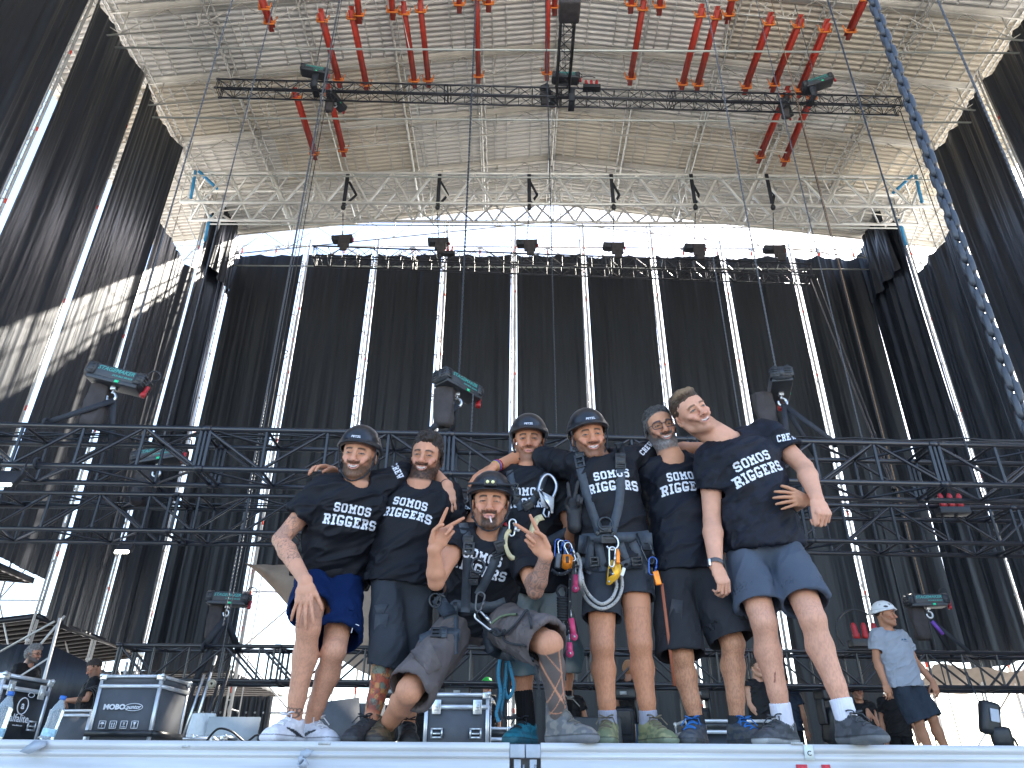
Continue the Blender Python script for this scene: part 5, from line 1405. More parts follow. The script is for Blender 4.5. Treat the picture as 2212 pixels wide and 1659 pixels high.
make_part('glove', f, mat_attr('black glove', .6, .6, 120, .4), r['o'], solid((.02, .02, .022), .3, 40), rel=1)
shoe(r['o'], J['AL'], (-.55, -1), (.02, .21, .30), (.03, .12, .16), lace=(.015, .02, .03), accent=(.01, .11, .17), L=.30, zoff=.012); sock(r['o'], J['KL'], J['AL'], (.012, .012, .014), .27, .045)
shoe(r['o'], J['AR'], (.3, -1), (.02, .21, .30), (.03, .12, .16), lace=(.015, .02, .03), L=.29); sock(r['o'], J['KR'], J['AR'], (.012, .012, .014), .27, .045)
# ---- F: glasses and grey beard
J = jt(NB=(1450, 988, 3.83), SL=(1400, 1020, 3.86), SR=(1518, 1008, 3.9), EL=(1398, 1128, 4.0), WL=(1385, 1190, 4.1), ER=(1640, 1130, 4.0), WR=(1743, 1080, 3.58),
       HL=(1448, 1242, 3.85), HR=(1522, 1240, 3.85), KL=(1472, 1416, 3.78), KR=(1583, 1390, 3.78), AL=(1503, 1556, 3.82), AR=(1592, 1556, 3.82))
H = headE(1433, 918, 3.74, -3, 12, -13, HS * .98)
r = person('F', F0(1530, 1605, 3.82), 'grey-bearded man with dark square glasses, long charcoal shorts and blue shoelaces', J, H,
    head=dict(smile=.95, sc=HS * .98), paint=dict(beard=.95, bcol=(.13, .12, .115), greyb=1.3, squint=.8, brow=(.05, .04, .035), hairc=(.10, .09, .085)),
    hands={'R': dict(fd=V((-.86, -.42, -.12)), pn=V((-.35, .93, 0)), td=V((.1, -.1, 1)), curl=(12, 14, 16, 20), spread=7, thumb=38, tcurl=10)},
    shirt=dict(sl=(.7, .6), long=.0, col=(.0060, .0075, .013)), shorts=dict(col=(.026, .027, .031), hem=(1.0, .97), cuff=(.118, .116)), hairy=.8, skin=(.48, .235, .135))
F_ = r; somos(r, -.012, -.10, .95, 9); hair(r['o'], H, (.045, .04, .037), sc=HS * .98, grey=.5, thick=.004, top=.004, front=.094)
for s, t in (('L', (-.55, -1)), ('R', (.35, -1))):
    shoe(r['o'], J['A' + s], t, (.075, .08, .085), (.05, .055, .06), accent=(.03, .045, .07), lace=(.02, .14, .42), L=.30); sock(r['o'], J['K' + s], J['A' + s], (.03, .033, .038), .14)
Rh = H.to_3x3(); Th = lambda x, y, z: H @ (V((x, y, z)) * HS * .98)
g = empty('glasses', H.to_translation(), None, None); g.parent = r['o']; g.matrix_basis = r['o'].matrix_basis.inverted() @ Matrix.Translation(H.to_translation())
for s in (-1, 1):
    mb = MB(); pts = [Th(s * .034 + .026 * math.copysign(abs(math.cos(t)) ** .6, math.cos(t)), -.106 + .01 * abs(math.cos(t)), .006 + .018 * math.copysign(abs(math.sin(t)) ** .6, math.sin(t))) for t in np.linspace(0, 2 * math.pi, 21)[:-1]]
    mb.path(pts, .0024, 6, closed=True); mb.path([Th(s * .060, -.100, .012), Th(s * .080, -.06, .012), Th(s * .084, .01, .006)], .0022, 6); mb.build('rim', mat('dark plum frame', (.035, .028, .04), .3), g, True)
mb = MB(); mb.path([Th(-.009, -.108, .012), Th(0, -.112, .015), Th(.009, -.108, .012)], .0022, 6); mb.build('bridge', MATS['dark plum frame'], g, True)
# ---- G: tall fair-haired man leaning in from the right
J = jt(NB=(1563, 951, 3.68), SL=(1535, 994, 3.68), SR=(1655, 931, 3.72), EL=(1538, 1125, 3.7), WL=(1546, 1222, 3.6), ER=(1738, 1010, 3.64), WR=(1764, 1076, 3.5),
       HL=(1603, 1190, 3.74), HR=(1692, 1180, 3.74), KL=(1650, 1345, 3.62), KR=(1755, 1338, 3.52), AL=(1692, 1560, 3.7), AR=(1826, 1540, 3.5))
H = headE(1508, 882, 3.58, 4, 10, -30)
def damp(v): n = fbm(v, 9, 4); n2 = fbm(v, 30, 3); c = np.tile((.0095, .0115, .020), (len(v), 1)); return mixc(c, sstep(.48, .56, n * .6 + n2 * .4) * .7, (.003, .0035, .006))
def scr(v, c):
    t, d, x, y = seg(v, J['KL'], J['AL']); return mixc(c, sstep(.004, .002, np.abs(x + .012 + (t - .55) * .10)) * (np.abs(t - .55) < .05) * (y > 0) * .8, (.12, .02, .02))
r = person('G', F0(1750, 1605, 3.6), 'tallest man, fair-haired and bare-headed, leaning in from the right in blue-grey shorts', J, H,
    head=dict(smile=1.0, jaw=1.08, neckr=.068), paint=dict(beard=.28, bcol=(.16, .09, .05), squint=.7, brow=(.13, .075, .04), eye=(.09, .10, .09)),
    hands={'L': dict(fd=V((.28, -.12, -1)), pn=V((-.35, .9, 0)), td=V((.85, -.4, .1)), curl=(42, 45, 48, 50), spread=2, thumb=20, tcurl=25),
           'R': dict(fd=V((.12, -.3, -1)), pn=V((-.25, .95, -.15)), td=V((-1, -.15, 0)), curl=(62, 66, 70, 72), spread=2, thumb=14, tcurl=24, sc=1.12)},
    shirt=dict(sl=(.55, .60), long=.0, colfn=damp, fat=1.12), shorts=dict(col=(.072, .088, .118), hem=(.80, .80), cuff=(.112, .112)), hairy=.45, skin=(.60, .31, .205), legfat=1.06, armfat=1.2, extra=scr)
G_ = r; somos(r, -.03, -.135, 1.03, 18); hair(r['o'], H, (.055, .033, .02), style='quiff', thick=.003, top=.012, tip=(.34, .22, .12), amp=.004)
shoe(r['o'], J['AL'], (-.85, -.6), (.075, .08, .09), (.33, .34, .34), accent=(.035, .04, .045), lace=(.05, .055, .06), L=.31); sock(r['o'], J['KL'], J['AL'], (.66, .66, .74), .185, .046)
shoe(r['o'], J['AR'], (.30, -1), (.075, .08, .09), (.12, .125, .13), accent=(.035, .04, .045), lace=(.05, .055, .06), L=.30); sock(r['o'], J['KR'], J['AR'], (.66, .66, .74), .185, .046)
mb = MB(); w = J['WL']; d = (J['EL'] - w).normalized(); c0 = w + d * .012; mb.lathe(c0 - d * .012, [(.036, 0), (.038, .002), (.038, .022), (.036, .024)], 20, d); mb.build('watch_strap', mat('grey watch strap', (.10, .095, .10), .6), r['o'], True)
mb = MB(); mb.box(c0 + V((-.035, -.014, 0)), (.012, .034, .036), bev=.004); mb.build('watch_case', M_steel, r['o'])
# ---- B: dark curly hair, three-quarter cargo trousers
J = jt(NB=(906, 1042, 3.84), SL=(842, 1066, 3.9), SR=(972, 1070, 3.9), EL=(752, 1105, 4.1), WL=(718, 1016, 3.86), ER=(988, 1210, 4.0), WR=(968, 1290, 3.92),
       HL=(838, 1248, 3.88), HR=(906, 1252, 3.9), KL=(838, 1402, 3.78), KR=(892, 1408, 3.92), AL=(800, 1562, 3.8), AR=(880, 1578, 3.98))
H = headE(914, 983, 3.76, -4, 14, 7)
def tatB(v, c):
    t, d, x, y = seg(v, J['KL'], J['AL']); z = v[:, 2]; n = fbm(v, 30, 2); n2 = vnoise(v + 9, 42); m = (t > .12) & (t < .88) & (d < .09) & (x < .2)
    ca = np.tile((.38, .07, .035), (len(v), 1)); ca = mixc(ca, sstep(.48, .53, n), (.13, .19, .15)); ca = mixc(ca, sstep(.60, .66, n2), (.48, .22, .07)); ca = mixc(ca, sstep(.05, .02, np.abs(fbm(v, 55, 2) - .5)) * .8, (.03, .025, .03)); ca = mixc(ca, sstep(.42, .30, n2) * .5 * (t > .5), (.07, .06, .07))
    mm = m * sstep(.9, .8, t); c = mixc(c, np.zeros(len(v)), SKIN); mm = mm[:, None] * .88; return c * (1 - mm) + ca * mm
r = person('B', F0(850, 1605, 3.85), 'bare-headed man with dark curly hair and beard and a colourful tattooed shin', J, H,
    head=dict(smile=.8), paint=dict(beard=.9, bcol=(.035, .02, .014), squint=.7, hairc=(.03, .018, .012)),
    hands={'L': dict(fd=V((-.50, -.85, -.10)), pn=V((0, .1, -1)), td=V((.8, -.5, 0)), curl=(20, 22, 26, 30), spread=4, thumb=20)},
    shirt=dict(sl=(.6, .55), long=.045, fat=1.08), shorts=dict(col=(.036, .041, .050), hem=(1.26, 1.24), cuff=(.090, .088), name='cargo_trousers'), hairy=.4, extra=tatB, skin=(.53, .255, .155))
B_ = r; somos(r, -.014, -.11, .92, -5); hair(r['o'], H, (.022, .014, .010), style='curly', thick=.005, top=.022, amp=.007)
shoe(r['o'], J['AL'], (-.35, -1), (.035, .037, .042), (.03, .03, .033), lace=(.025, .026, .03), L=.30); shoe(r['o'], J['AR'], (.2, -1), (.03, .03, .033), (.02, .02, .02), lace=(.02, .02, .024), L=.29)
# ---- A: helmet, navy sports shorts, hand on knee
J = jt(NB=(769, 1042, 3.74), SL=(697, 1062, 3.74), SR=(838, 1045, 3.80), EL=(606, 1166, 3.70), WL=(660, 1256, 3.50), ER=(916, 1008, 4.08), WR=(966, 1050, 3.84),
       HL=(680, 1242, 3.90), HR=(746, 1242, 3.95), KL=(666, 1356, 3.60), KR=(722, 1405, 3.70), AL=(633, 1566, 3.74), AR=(668, 1572, 3.88))
H = headE(767, 979, 3.62, 0, 14, 5)
def tatA(v, c):
    t, d, x, y = seg(v, J['SL'], J['EL']); m1 = (t > .62) & (t < 1.02) & (d < .07); t2, d2, x2, y2 = seg(v, J['EL'], J['WL']); m2 = (t2 > .0) & (t2 < .62) & (d2 < .065)
    n = fbm(v, 42, 2); ln = sstep(.035, .012, np.abs(n - .5)); n3 = fbm(v + 4, 70, 2); ln2 = sstep(.04, .015, np.abs(n3 - .5))
    c = mixc(c, (m1 | m2) * np.maximum(ln, ln2 * .6) * .62, INK); c = mixc(c, m1 * sstep(.5, .6, vnoise(v, 30)) * .38, (.16, .12, .11))
    # ring tattoo above the ankle
    t, d, x, y = seg(v, J['KL'], J['AL']); fr = (y > -.02) & (d < .07); u = x + .0; w = (t - .86) * .42
    for k in range(4): c = mixc(c, fr * sstep(.0035, .0015, np.abs(np.hypot(u - (k - 1.5) * .0165, w + .012) - .0085)) * .8, INK)
    return mixc(c, fr * sstep(.0035, .0015, np.abs(np.hypot(u / 2.2, w - .006) - .012)) * (w > -.004) * .8, INK)
r = person('A', F0(690, 1605, 3.75), 'smiling man in dark helmet and navy sports shorts, one hand on his raised knee', J, H,
    head=dict(smile=1.0), paint=dict(beard=.85, bcol=(.10, .055, .03), squint=.75),
    hands={'L': dict(fd=V((.06, -.05, -1)), pn=V((0, 1, -.1)), td=V((1, .1, 0)), curl=(10, 12, 12, 14), spreads=(10, 1, -9, -20), thumb=30, tcurl=8, sc=1.12),
           'R': dict(fd=V((.16, -.12, -1)), pn=V((-.15, 1, 0)), td=V((-1, -.1, 0)), curl=(20, 22, 26, 30), spread=3, thumb=16, sc=1.08)},
    shirt=dict(sl=(.56, .68), long=.03, wr=.024, fat=1.1), shorts=dict(col=(.004, .015, .062), hem=(.70, .86), cuff=(.108, .125), wr=.014), hairy=.5, extra=tatA, armfat=1.1, skin=(.57, .285, .18))
A_r = r; somos(r, .008, -.105, .95, 4); helmet(r['o'], H, sc=HS * 1.02)
for s, t in (('L', (-.35, -1)), ('R', (.85, -.7))):
    shoe(r['o'], J['A' + s], t, (.68, .68, .72), (.6, .6, .64), accent=(.6, .61, .66), lace=(.7, .7, .72), L=.30, swoosh=True)
# ---- C: squatting in front with helmet, head lamp, cigarette and two peace signs
J = jt(NB=(1057, 1146, 3.60), SL=(990, 1162, 3.60), SR=(1116, 1168, 3.62), EL=(942, 1258, 3.48), WL=(938, 1186, 3.38), ER=(1156, 1276, 3.46), WR=(1180, 1200, 3.36),
       HL=(1000, 1338, 3.86), HR=(1062, 1338, 3.86), KL=(884, 1492, 3.52), KR=(1188, 1392, 3.42), AL=(832, 1574, 3.84), AR=(1206, 1556, 3.58))
H = headE(1058, 1083, 3.46, 0, 12, 2)
def tatC(v, c):
    t, d, x, y = seg(v, J['ER'], J['WR']); m = (t > -.25) & (t < 1.05) & (d < .065); n = fbm(v * np.array([1, 1, 1]), 26, 2)
    sw = np.sin(n * 52); c = mixc(c, m * sstep(1.02, .85, t) * (.50 + .42 * sstep(-.2, .5, sw)) * .82, (.075, .07, .072))
    t, d, x, y = seg(v, J['KR'], J['AR']); m = (t > .04) & (t < 1.1) & (d < .10); b = m * sstep(.05, .07, t + .5 * x)
    L1 = np.abs(x - .036 + 0 * t); L2 = np.abs((x + .03) - (t - .35) * .16); L3 = np.abs((x - .02) + (t - .22) * .0 + np.abs(t - .36) * .22 - .02); L4 = np.abs((x + .05) + (t - .95) * .25 ); L5 = np.abs(t - .86) * .42
    ln = np.zeros(len(v))
    for q, w in ((L1, .0035), (L2, .006), (L3, .0035), (L5, .004), (L4, .003)): ln = np.maximum(ln, sstep(w, w * .5, q))
    return mixc(c, b * (1 - ln * (y > -.03)) * .9, (.075, .08, .082))
def cargo(v):
    n = fbm(v, 18, 3); return np.array((.115, .098, .096))[None] * (.82 + .36 * n[:, None])
r = person('C', F0(1040, 1605, 3.6), 'squatting man in helmet with head lamp, cigarette in mouth, making two peace signs', J, H,
    head=dict(smile=.45), paint=dict(beard=.9, bcol=(.06, .035, .025), squint=1.0, goatee=True, brow=(.025, .016, .012)),
    hands={'L': dict(fd=V((.48, -.15, .85)), pn=V((.4, -1, .1)), td=V((-.6, -.1, .6)), curl=((5, 6, 4), (8, 10, 8), (55, 80, 45), (60, 85, 45)), spreads=(8, -30, -8, -12), thumb=20, tcurl=50, sc=1.08),
           'R': dict(fd=V((-.62, -.15, .80)), pn=V((-.25, -1, 0)), td=V((.7, -.1, .5)), curl=((5, 6, 4), (6, 8, 6), (58, 82, 45), (62, 85, 45)), spreads=(12, -20, -8, -12), thumb=16, tcurl=50, sc=1.08)},
    shirt=dict(sl=(.35, .72), long=.03, wr=.018), shorts=dict(colfn=cargo, hem=(1.0, .97), cuff=(.108, .105), name='cargo_shorts', wr=.018), hairy=.3, extra=tatC, skin=(.52, .245, .145))
C_ = r; somos(r, -.015, -.045, .95, -9); helmet(r['o'], H, light=True, logo=False)
hair(r['o'], H, (.06, .038, .022), style='curly', thick=.006, top=.0, amp=.006, front=.046)
shoe(r['o'], J['AR'], (.75, -.85), (.19, .18, .165), (.15, .155, .165), accent=(.10, .105, .115), lace=(.12, .115, .10), high=.075, L=.315)
shoe(r['o'], J['AL'], (-.15, -1), (.12, .085, .05), (.05, .045, .04), accent=(.035, .03, .025), lace=(.09, .07, .045), L=.29)
Tc = lambda x, y, z: H @ (V((x, y, z)) * HS)
mb = MB(); mb.tube(Tc(.004, -.098, -.062), Tc(.014, -.148, -.092), .0042, 8, .0038); mb.build('cigarette', mat('cigarette paper', (.75, .6, .55), .7), None, True, 'white cigarette between the lips of the squatting man', 'cigarette')
# ----------------------------------------------------------------- harnesses and hanging gear
M_harn = mat('harness webbing', (.034, .043, .056), .6, 0, .25, 40, bump=.4, bscale=300, bdist=.002)
M_beige = mat('beige webbing', (.50, .42, .24), .8, 0, .2, 60, bump=.4, bscale=300, bdist=.002)
M_yel = mat('anodised yellow', (.80, .42, .03), .32, .35, .1, 30)
M_org = mat('anodised orange', (.85, .24, .02), .32, .35, .1, 30)
M_pink = mat('pink handle', (.55, .05, .14), .5, 0, .15, 30)
M_bluem = mat('blue carabiner', (.05, .10, .30), .25, .8, .1, 30)
def rope_mat(name, base, fleck, sc=70):
    m, n, b, L = nodes_of(name); tc = n.nodes.new('ShaderNodeTexCoord'); vo = n.nodes.new('ShaderNodeTexVoronoi'); vo.inputs['Scale'].default_value = sc
    L.new(tc.outputs['Object'], vo.inputs['Vector']); cr = n.nodes.new('ShaderNodeValToRGB'); cr.color_ramp.elements[0].position = .16; cr.color_ramp.elements[1].position = .22
    cr.color_ramp.elements[0].color = (*fleck, 1); cr.color_ramp.elements[1].color = (*base, 1); L.new(vo.outputs['Distance'], cr.inputs[0]); L.new(cr.outputs[0], b.inputs['Base Color']); b.inputs['Roughness'].default_value = .85
    nb = n.nodes.new('ShaderNodeTexNoise'); nb.inputs['Scale'].default_value = 260; L.new(tc.outputs['Object'], nb.inputs['Vector']); bp = n.nodes.new('ShaderNodeBump'); bp.inputs['Strength'].default_value = .5; bp.inputs['Distance'].default_value = .003; L.new(nb.outputs['Fac'], bp.inputs['Height']); L.new(bp.outputs[0], b.inputs['Normal'])
    return m
M_rope = rope_mat('grey flecked rope', (.36, .35, .33), (.03, .03, .035)); M_ropek = rope_mat('black flecked rope', (.022, .023, .026), (.30, .29, .26), 60); M_ropeg = rope_mat('green cord', (.13, .17, .10), (.05, .06, .05)); M_ropeb = rope_mat('blue rope', (.03, .17, .27), (.02, .05, .08)); M_roped = mat('dark rope', (.022, .024, .028), .8, 0, .3, 60, bump=.5, bscale=200, bdist=.003)
def hit(r, px, py, off=.02, Y=3.6):
    d = ray(px, py).normalized(); best = None
    for bv in r['bv']:
        q = bv.ray_cast(CAM, d, 12)
        if q[0] is not None and (best is None or q[3] < best): best = q[3]
    if best is None: return P(px, py, Y)
    return CAM + d * (best - off)
def smooth_path(pts, n=6):
    out = []; m = len(pts); p = [V(x) for x in pts]
    for i in range(m - 1):
        a, b, c, d = p[max(i - 1, 0)], p[i], p[i + 1], p[min(i + 2, m - 1)]
        for k in range(n):
            t = k / n; out.append(.5 * ((2 * b) + (c - a) * t + (2 * a - 5 * b + 4 * c - d) * t * t + (-a + 3 * b - 3 * c + d) * t ** 3))
    return out + [p[-1]]
def rope(pts, r, m, label, name='rope', cat='rope', n=8, parent=None):
    mb = MB(); mb.path(smooth_path(pts), r, n); return mb.build(name, m, parent, True, label, cat if parent is None else None)
def ring(mbp, c, r, t, nrm_=(0, -1, .3), sq=1., n=18, m=8, a0=0, a1=2 * math.pi):
    nn = V(nrm_).normalized(); u = V((1, 0, 0)); u = (u - nn * u.dot(nn)).normalized(); v = nn.cross(u); full = abs(a1 - a0 - 2 * math.pi) < 1e-3
    pts = [V(c) + u * math.cos(a) * r + v * math.sin(a) * r * sq for a in np.linspace(a0, a1, n + 1)[: n if full else n + 1]]
    mbp.path(pts, t, m, closed=full)
def carab(c, L, w, t, material, label=None, rot=0., parent=None, yaw=0., name='carabiner', gate=None):
    c = V(c); M = Matrix.Rotation(R(yaw), 3, 'Z') @ Matrix.Rotation(R(rot), 3, 'Y'); pts = []
    for k in range(20):
        a = 2 * math.pi * k / 20; x = math.cos(a) * w / 2; z = math.sin(a) * w / 2 + (L / 2 - w / 2) * (1 if math.sin(a) >= 0 else -1); pts.append(c + M @ V((x * (1 if z > 0 else .72), 0, z)))
    mb = MB(); mb.path(pts, t, 8, closed=True)
    o = mb.build(name, material, parent, True, label, 'carabiner' if parent is None else None)
    mb = MB(); mb.tube(c + M @ V((w * .5, 0, L * .12)), c + M @ V((w * .44, 0, -L * .22)), t * 1.5, 8); mb.build('gate', gate or material, o, True)
    return o
def harness(r, label=None):
    g = bpy.data.objects.new('harness', None); COL.objects.link(g); g.parent = r['o']; g.empty_display_size = .1; return g
# E
g = harness(E_); B_all = E_['bv']; K = dict(material=M_harn, parent=g)
strap_on('shoulder_strap', B_all, [(1246, 975), (1252, 1003), (1258, 1028), (1266, 1064), (1277, 1098), (1294, 1146)], .046, **K)
strap_on('shoulder_strap', B_all, [(1337, 955), (1341, 990), (1341, 1033), (1339, 1070), (1336, 1098), (1322, 1148)], .046, **K)
for k in range(0, 1): pass
buckle_at('buckle', B_all, 1254, 1000, .052, .07, M_blk2, g, 8, frame=True); buckle_at('buckle', B_all, 1339, 998, .055, .09, M_blk2, g, -3); buckle_at('buckle', B_all, 1340, 1008, .055, .028, M_chaind, g, -3, frame=True)
buckle_at('buckle', B_all, 1253, 984, .05, .03, M_blk2, g, 8)
strap_on('waist_belt', B_all, [(1258, 1164), (1285, 1162), (1310, 1162), (1340, 1161), (1375, 1160), (1402, 1156)], .05, **K)
strap_on('belt_pad', B_all, [(1256, 1176), (1272, 1178)], .09, th=.02, **K); strap_on('belt_pad', B_all, [(1378, 1172), (1402, 1170)], .09, th=.02, **K)
strap_on('leg_riser', B_all, [(1276, 1170), (1274, 1200), (1271, 1238)], .045, **K); strap_on('leg_riser', B_all, [(1292, 1172), (1298, 1200), (1304, 1232)], .045, **K)
strap_on('leg_riser', B_all, [(1365, 1172), (1380, 1200), (1398, 1236)], .045, **K); strap_on('leg_riser', B_all, [(1338, 1174), (1346, 1198), (1356, 1222)], .045, **K)
strap_on('leg_loop', B_all, [(1256, 1214), (1275, 1222), (1300, 1228), (1312, 1226)], .055, **K); strap_on('leg_loop', B_all, [(1344, 1222), (1370, 1212), (1400, 1222), (1408, 1228)], .055, **K)
buckle_at('buckle', B_all, 1285, 1214, .05, .05, M_blk2, g, 0, frame=True); buckle_at('buckle', B_all, 1374, 1212, .06, .045, M_blk2, g, 10, frame=True); buckle_at('buckle', B_all, 1316, 1166, .085, .045, M_blk2, g, 0, .02)
c = hit(E_, 1308, 1132, .02); mb = MB(); ring(mb, c, .036, .006, (0, -1, .1)); mb.build('chest_ring', M_chaind, g, True)
buckle_at('buckle', B_all, 1308, 1145, .062, .036, M_blk2, g, 0, .018); buckle_at('strap_tip', B_all, 1291, 1152, .022, .025, M_chaind, g, 40); buckle_at('strap_tip', B_all, 1325, 1153, .022, .025, M_chaind, g, -40)
c = hit(E_, 1322, 1172, .04); mb = MB(); ring(mb, c, .032, .005, (0, -1, 0), 1.15, a0=-2.6, a1=1.2, n=12); mb.build('belt_ring', M_steel, g, True)
c1 = hit(E_, 1322, 1203, .05)
carab(c1, .10, .032, .0045, M_steel, 'silver carabiner holding the yellow rope brake', rot=6)
rb = empty('rope_brake', hit(E_, 1326, 1236, .055), 'yellow rope brake hanging at the waist of the grinning man', 'rope brake'); c = rb.location
mb = MB(); th = .022; mb.poly_prism([c + V((x, 0, z)) for x, z in ((-.040, -.062), (-.022, -.064), (.012, -.034), (.034, .0), (.036, .032), (.020, .058), (-.010, .058), (-.026, .034), (-.034, -.01))], (0, -.012, 0)); mb.build('cheek_plate', M_yel, rb)
mb = MB(); mb.poly_prism([c + V((x, .012, z)) for x, z in ((-.040, -.056), (-.02, -.06), (.02, -.03), (.038, .0), (.03, .04), (-.02, .04))], (0, -.02, 0)); mb.build('rear_plate', M_yel, rb)
mb = MB(); mb.poly_prism([c + V((x, -.0125, z)) for x, z in ((-.030, -.028), (-.002, -.012), (-.014, .018), (-.026, .012))], (0, -.003, 0)); mb.build('window', M_blk2, rb)
mb = MB(); mb.lathe(c + V((-.008, -.012, -.012)), [(.006, 0), (.006, .006), (0, .007)], 10, (0, -1, 0)); mb.build('rivet', M_steel, rb); mb = MB(); mb.lathe(c + V((-.028, -.012, -.05)), [(.005, 0), (.005, .005), (0, .006)], 10, (0, -1, 0)); mb.build('rivet', M_steel, rb)
mb = MB(); mb.box(c + V((.044, -.005, .0)), (.018, .014, .045), Matrix.Rotation(R(20), 3, 'Y'), bev=.005); mb.build('lever', mat('white lever', (.7, .7, .68), .4), rb)
mb = MB(); cc = hit(E_, 1334, 1203, .05); mb.lathe(cc + V((0, 0, -.035)), [(0, 0), (.011, 0), (.012, .01), (.010, .02), (.012, .03), (.010, .04), (.012, .05), (.009, .06), (.005, .075), (0, .076)], 12, (.05, 0, 1)); mb.build('orange_tool', M_org, None, True, 'orange ribbed tool hanging beside the yellow rope brake', 'tool')
for k, (dx, dz) in enumerate(((0, 0), (.022, .016))):
    pp = [(1247, 1194), (1254, 1215), (1253, 1240), (1254, 1262), (1262, 1286), (1276, 1304), (1298, 1315), (1320, 1308), (1336, 1291), (1344, 1268), (1343, 1250), (1337, 1238)]
    if k: pp = [(1244, 1215), (1252, 1225), (1257, 1246), (1260, 1262), (1272, 1284), (1290, 1301), (1305, 1304), (1322, 1292), (1330, 1275), (1332, 1262), (1328, 1248)]
    rope([hit(E_, x, y, .03 + .012 * k, 3.62) for x, y in pp], .0085, M_rope, ('outer', 'inner')[k] + ' strand of the grey flecked rope looped below the harness of the grinning man')
mb = MB(); kc = hit(E_, 1247, 1217, .035, 3.62); 
for a in range(3): ring(mb, kc + V((0, 0, .012 * (a - 1))), .018, .0085, (.3 * (a - 1), .2, 1), 1, 12)
mb.build('knot', M_rope, None, True, 'grey rope knot at the left hip of the grinning man', 'knot')
# right hip small gear
c = hit(E_, 1400, 1195, .03, 3.7); carab(c, .11, .05, .0045, M_chaind, 'dark carabiner at the right hip of the grinning man', rot=-14); carab(c + V((.012, -.02, -.07)), .09, .04, .004, M_bluem, 'blue steel carabiner at the right hip of the grinning man', rot=10)
mb = MB(); mb.box(c + V((.03, -.02, -.13)), (.03, .02, .07), Matrix.Rotation(R(-10), 3, 'Y'), bev=.006); mb.build('clamp', M_org, None, False, 'small orange clamp between the grinning man and the grey-bearded man', 'clamp')
mb = MB(); mb.bar(c + V((.055, .0, -.15)), c + V((.075, .02, -.62)), .014, .004, (0, 1, 0)); mb.build('tool_strap', mat('rust orange strap', (.28, .08, .035), .7), None, False, 'rust orange strap hanging beside the long charcoal shorts', 'strap')
# D
g = harness(D_); B_all = D_['bv']; K = dict(material=M_harn, parent=g)
strap_on('shoulder_strap', B_all, [(1101, 1018), (1106, 1050), (1116, 1078), (1128, 1102)], .042, **K); strap_on('shoulder_strap', B_all, [(1178, 1012), (1172, 1045), (1158, 1075), (1136, 1102)], .042, **K)
strap_on('waist_belt', B_all, [(1130, 1196), (1160, 1186), (1186, 1172), (1208, 1160), (1230, 1148)], .06, **K)
buckle_at('buckle', B_all, 1113, 1078, .05, .06, M_blk2, g, -20); buckle_at('buckle', B_all, 1140, 1092, .06, .05, M_blk2, g, 30); buckle_at('buckle', B_all, 1163, 1066, .05, .05, M_blk2, g, 30); buckle_at('buckle', B_all, 1112, 1056, .035, .06, M_chaind, g, -15, frame=True)
c = P(1184, 1062, 3.82)
sh = empty('scaffold_hook', c, 'large silver scaffold hook clipped on the chest of the man behind', 'hook')
q = lambda x, y: P(1036.8 + .2188 * x, 846.7 + .2188 * y, 3.80)
mb = MB(); mb.path(smooth_path([q(578, 985), q(590, 920), q(618, 850), q(665, 815), q(715, 838), q(752, 900), q(752, 960), q(725, 1030), q(700, 1080)], 4), [.0085] * 33, 8); mb.build('hook_body', mat('polished hook', (.42, .43, .46), .3, .85, .1, 30), sh, True)
mb = MB(); mb.poly_prism([q(x, y) for x, y in ((575, 970), (600, 968), (650, 1075), (700, 1070), (722, 1045), (730, 1060), (722, 1200), (700, 1200), (692, 1150), (625, 1140), (612, 1100))], (0, -.012, 0)); mb.build('gate', mat('white metal gate', (.82, .83, .85), .35, .3), sh)
mb = MB(); mb.path([q(640, 1150), q(625, 1200), q(650, 1235), q(680, 1235), q(684, 1180)], .006, 8); mb.build('eye', MATS['polished hook'], sh, True)
def webpath(name, pts, w, th, m, label, parent=None, Y=None, cat='lanyard'):
    pp = smooth_path(pts, 5); o = ribbon(name, [np.array(p) for p in pp], [np.array((0, -1, .15))] * len(pp), w, th, m, parent, 0.0)
    return tag(o, label, None if parent else cat)
webpath('lanyard', [P(1172, 1118, 3.74), P(1160, 1122, 3.72), P(1153, 1136, 3.7), P(1147, 1160, 3.68), P(1146, 1185, 3.66), P(1155, 1210, 3.64), P(1162, 1232, 3.62), P(1150, 1236, 3.6), P(1134, 1222, 3.58), P(1122, 1212, 3.56)], .034, .006, M_beige, 'beige folded webbing lanyard hanging from the silver scaffold hook')
pc = P(1107, 1180, 3.56); po = empty('gear_pouch', pc, 'black pouch with yellow edge hanging by the shoulder of the squatting man', 'pouch')
q = lambda x, y, Y=3.54: P(1036.8 + .2188 * x, 846.7 + .2188 * y, Y)
mb = MB(); mb.poly_prism([q(x, y) for x, y in ((305, 1385), (345, 1395), (400, 1500), (425, 1590), (415, 1640), (375, 1665), (310, 1640), (268, 1560), (262, 1470))], (0, .035, 0)); mb.build('pouch', M_blk2, po)
webpath('edge', [q(300, 1375), q(262, 1430), q(252, 1500), q(262, 1570), q(300, 1640), q(360, 1672)], .018, .03, M_beige, None, po)
text_mesh('lettering', 'LIFT', .018, q(335, 1500, 3.535), V((.15, 0, -1)), V((1, 0, .15)), M_print, po, thick=.0006)
c = q(318, 1340, 3.53); carab(c, .085, .034, .0045, M_steel, 'grey carabiner above the black and yellow pouch', rot=4)
rope([q(330, 1290), q(350, 1330), q(372, 1370, 3.53), q(395, 1352)], .006, M_rope, 'short knotted end of grey cord on the chest of the man behind')
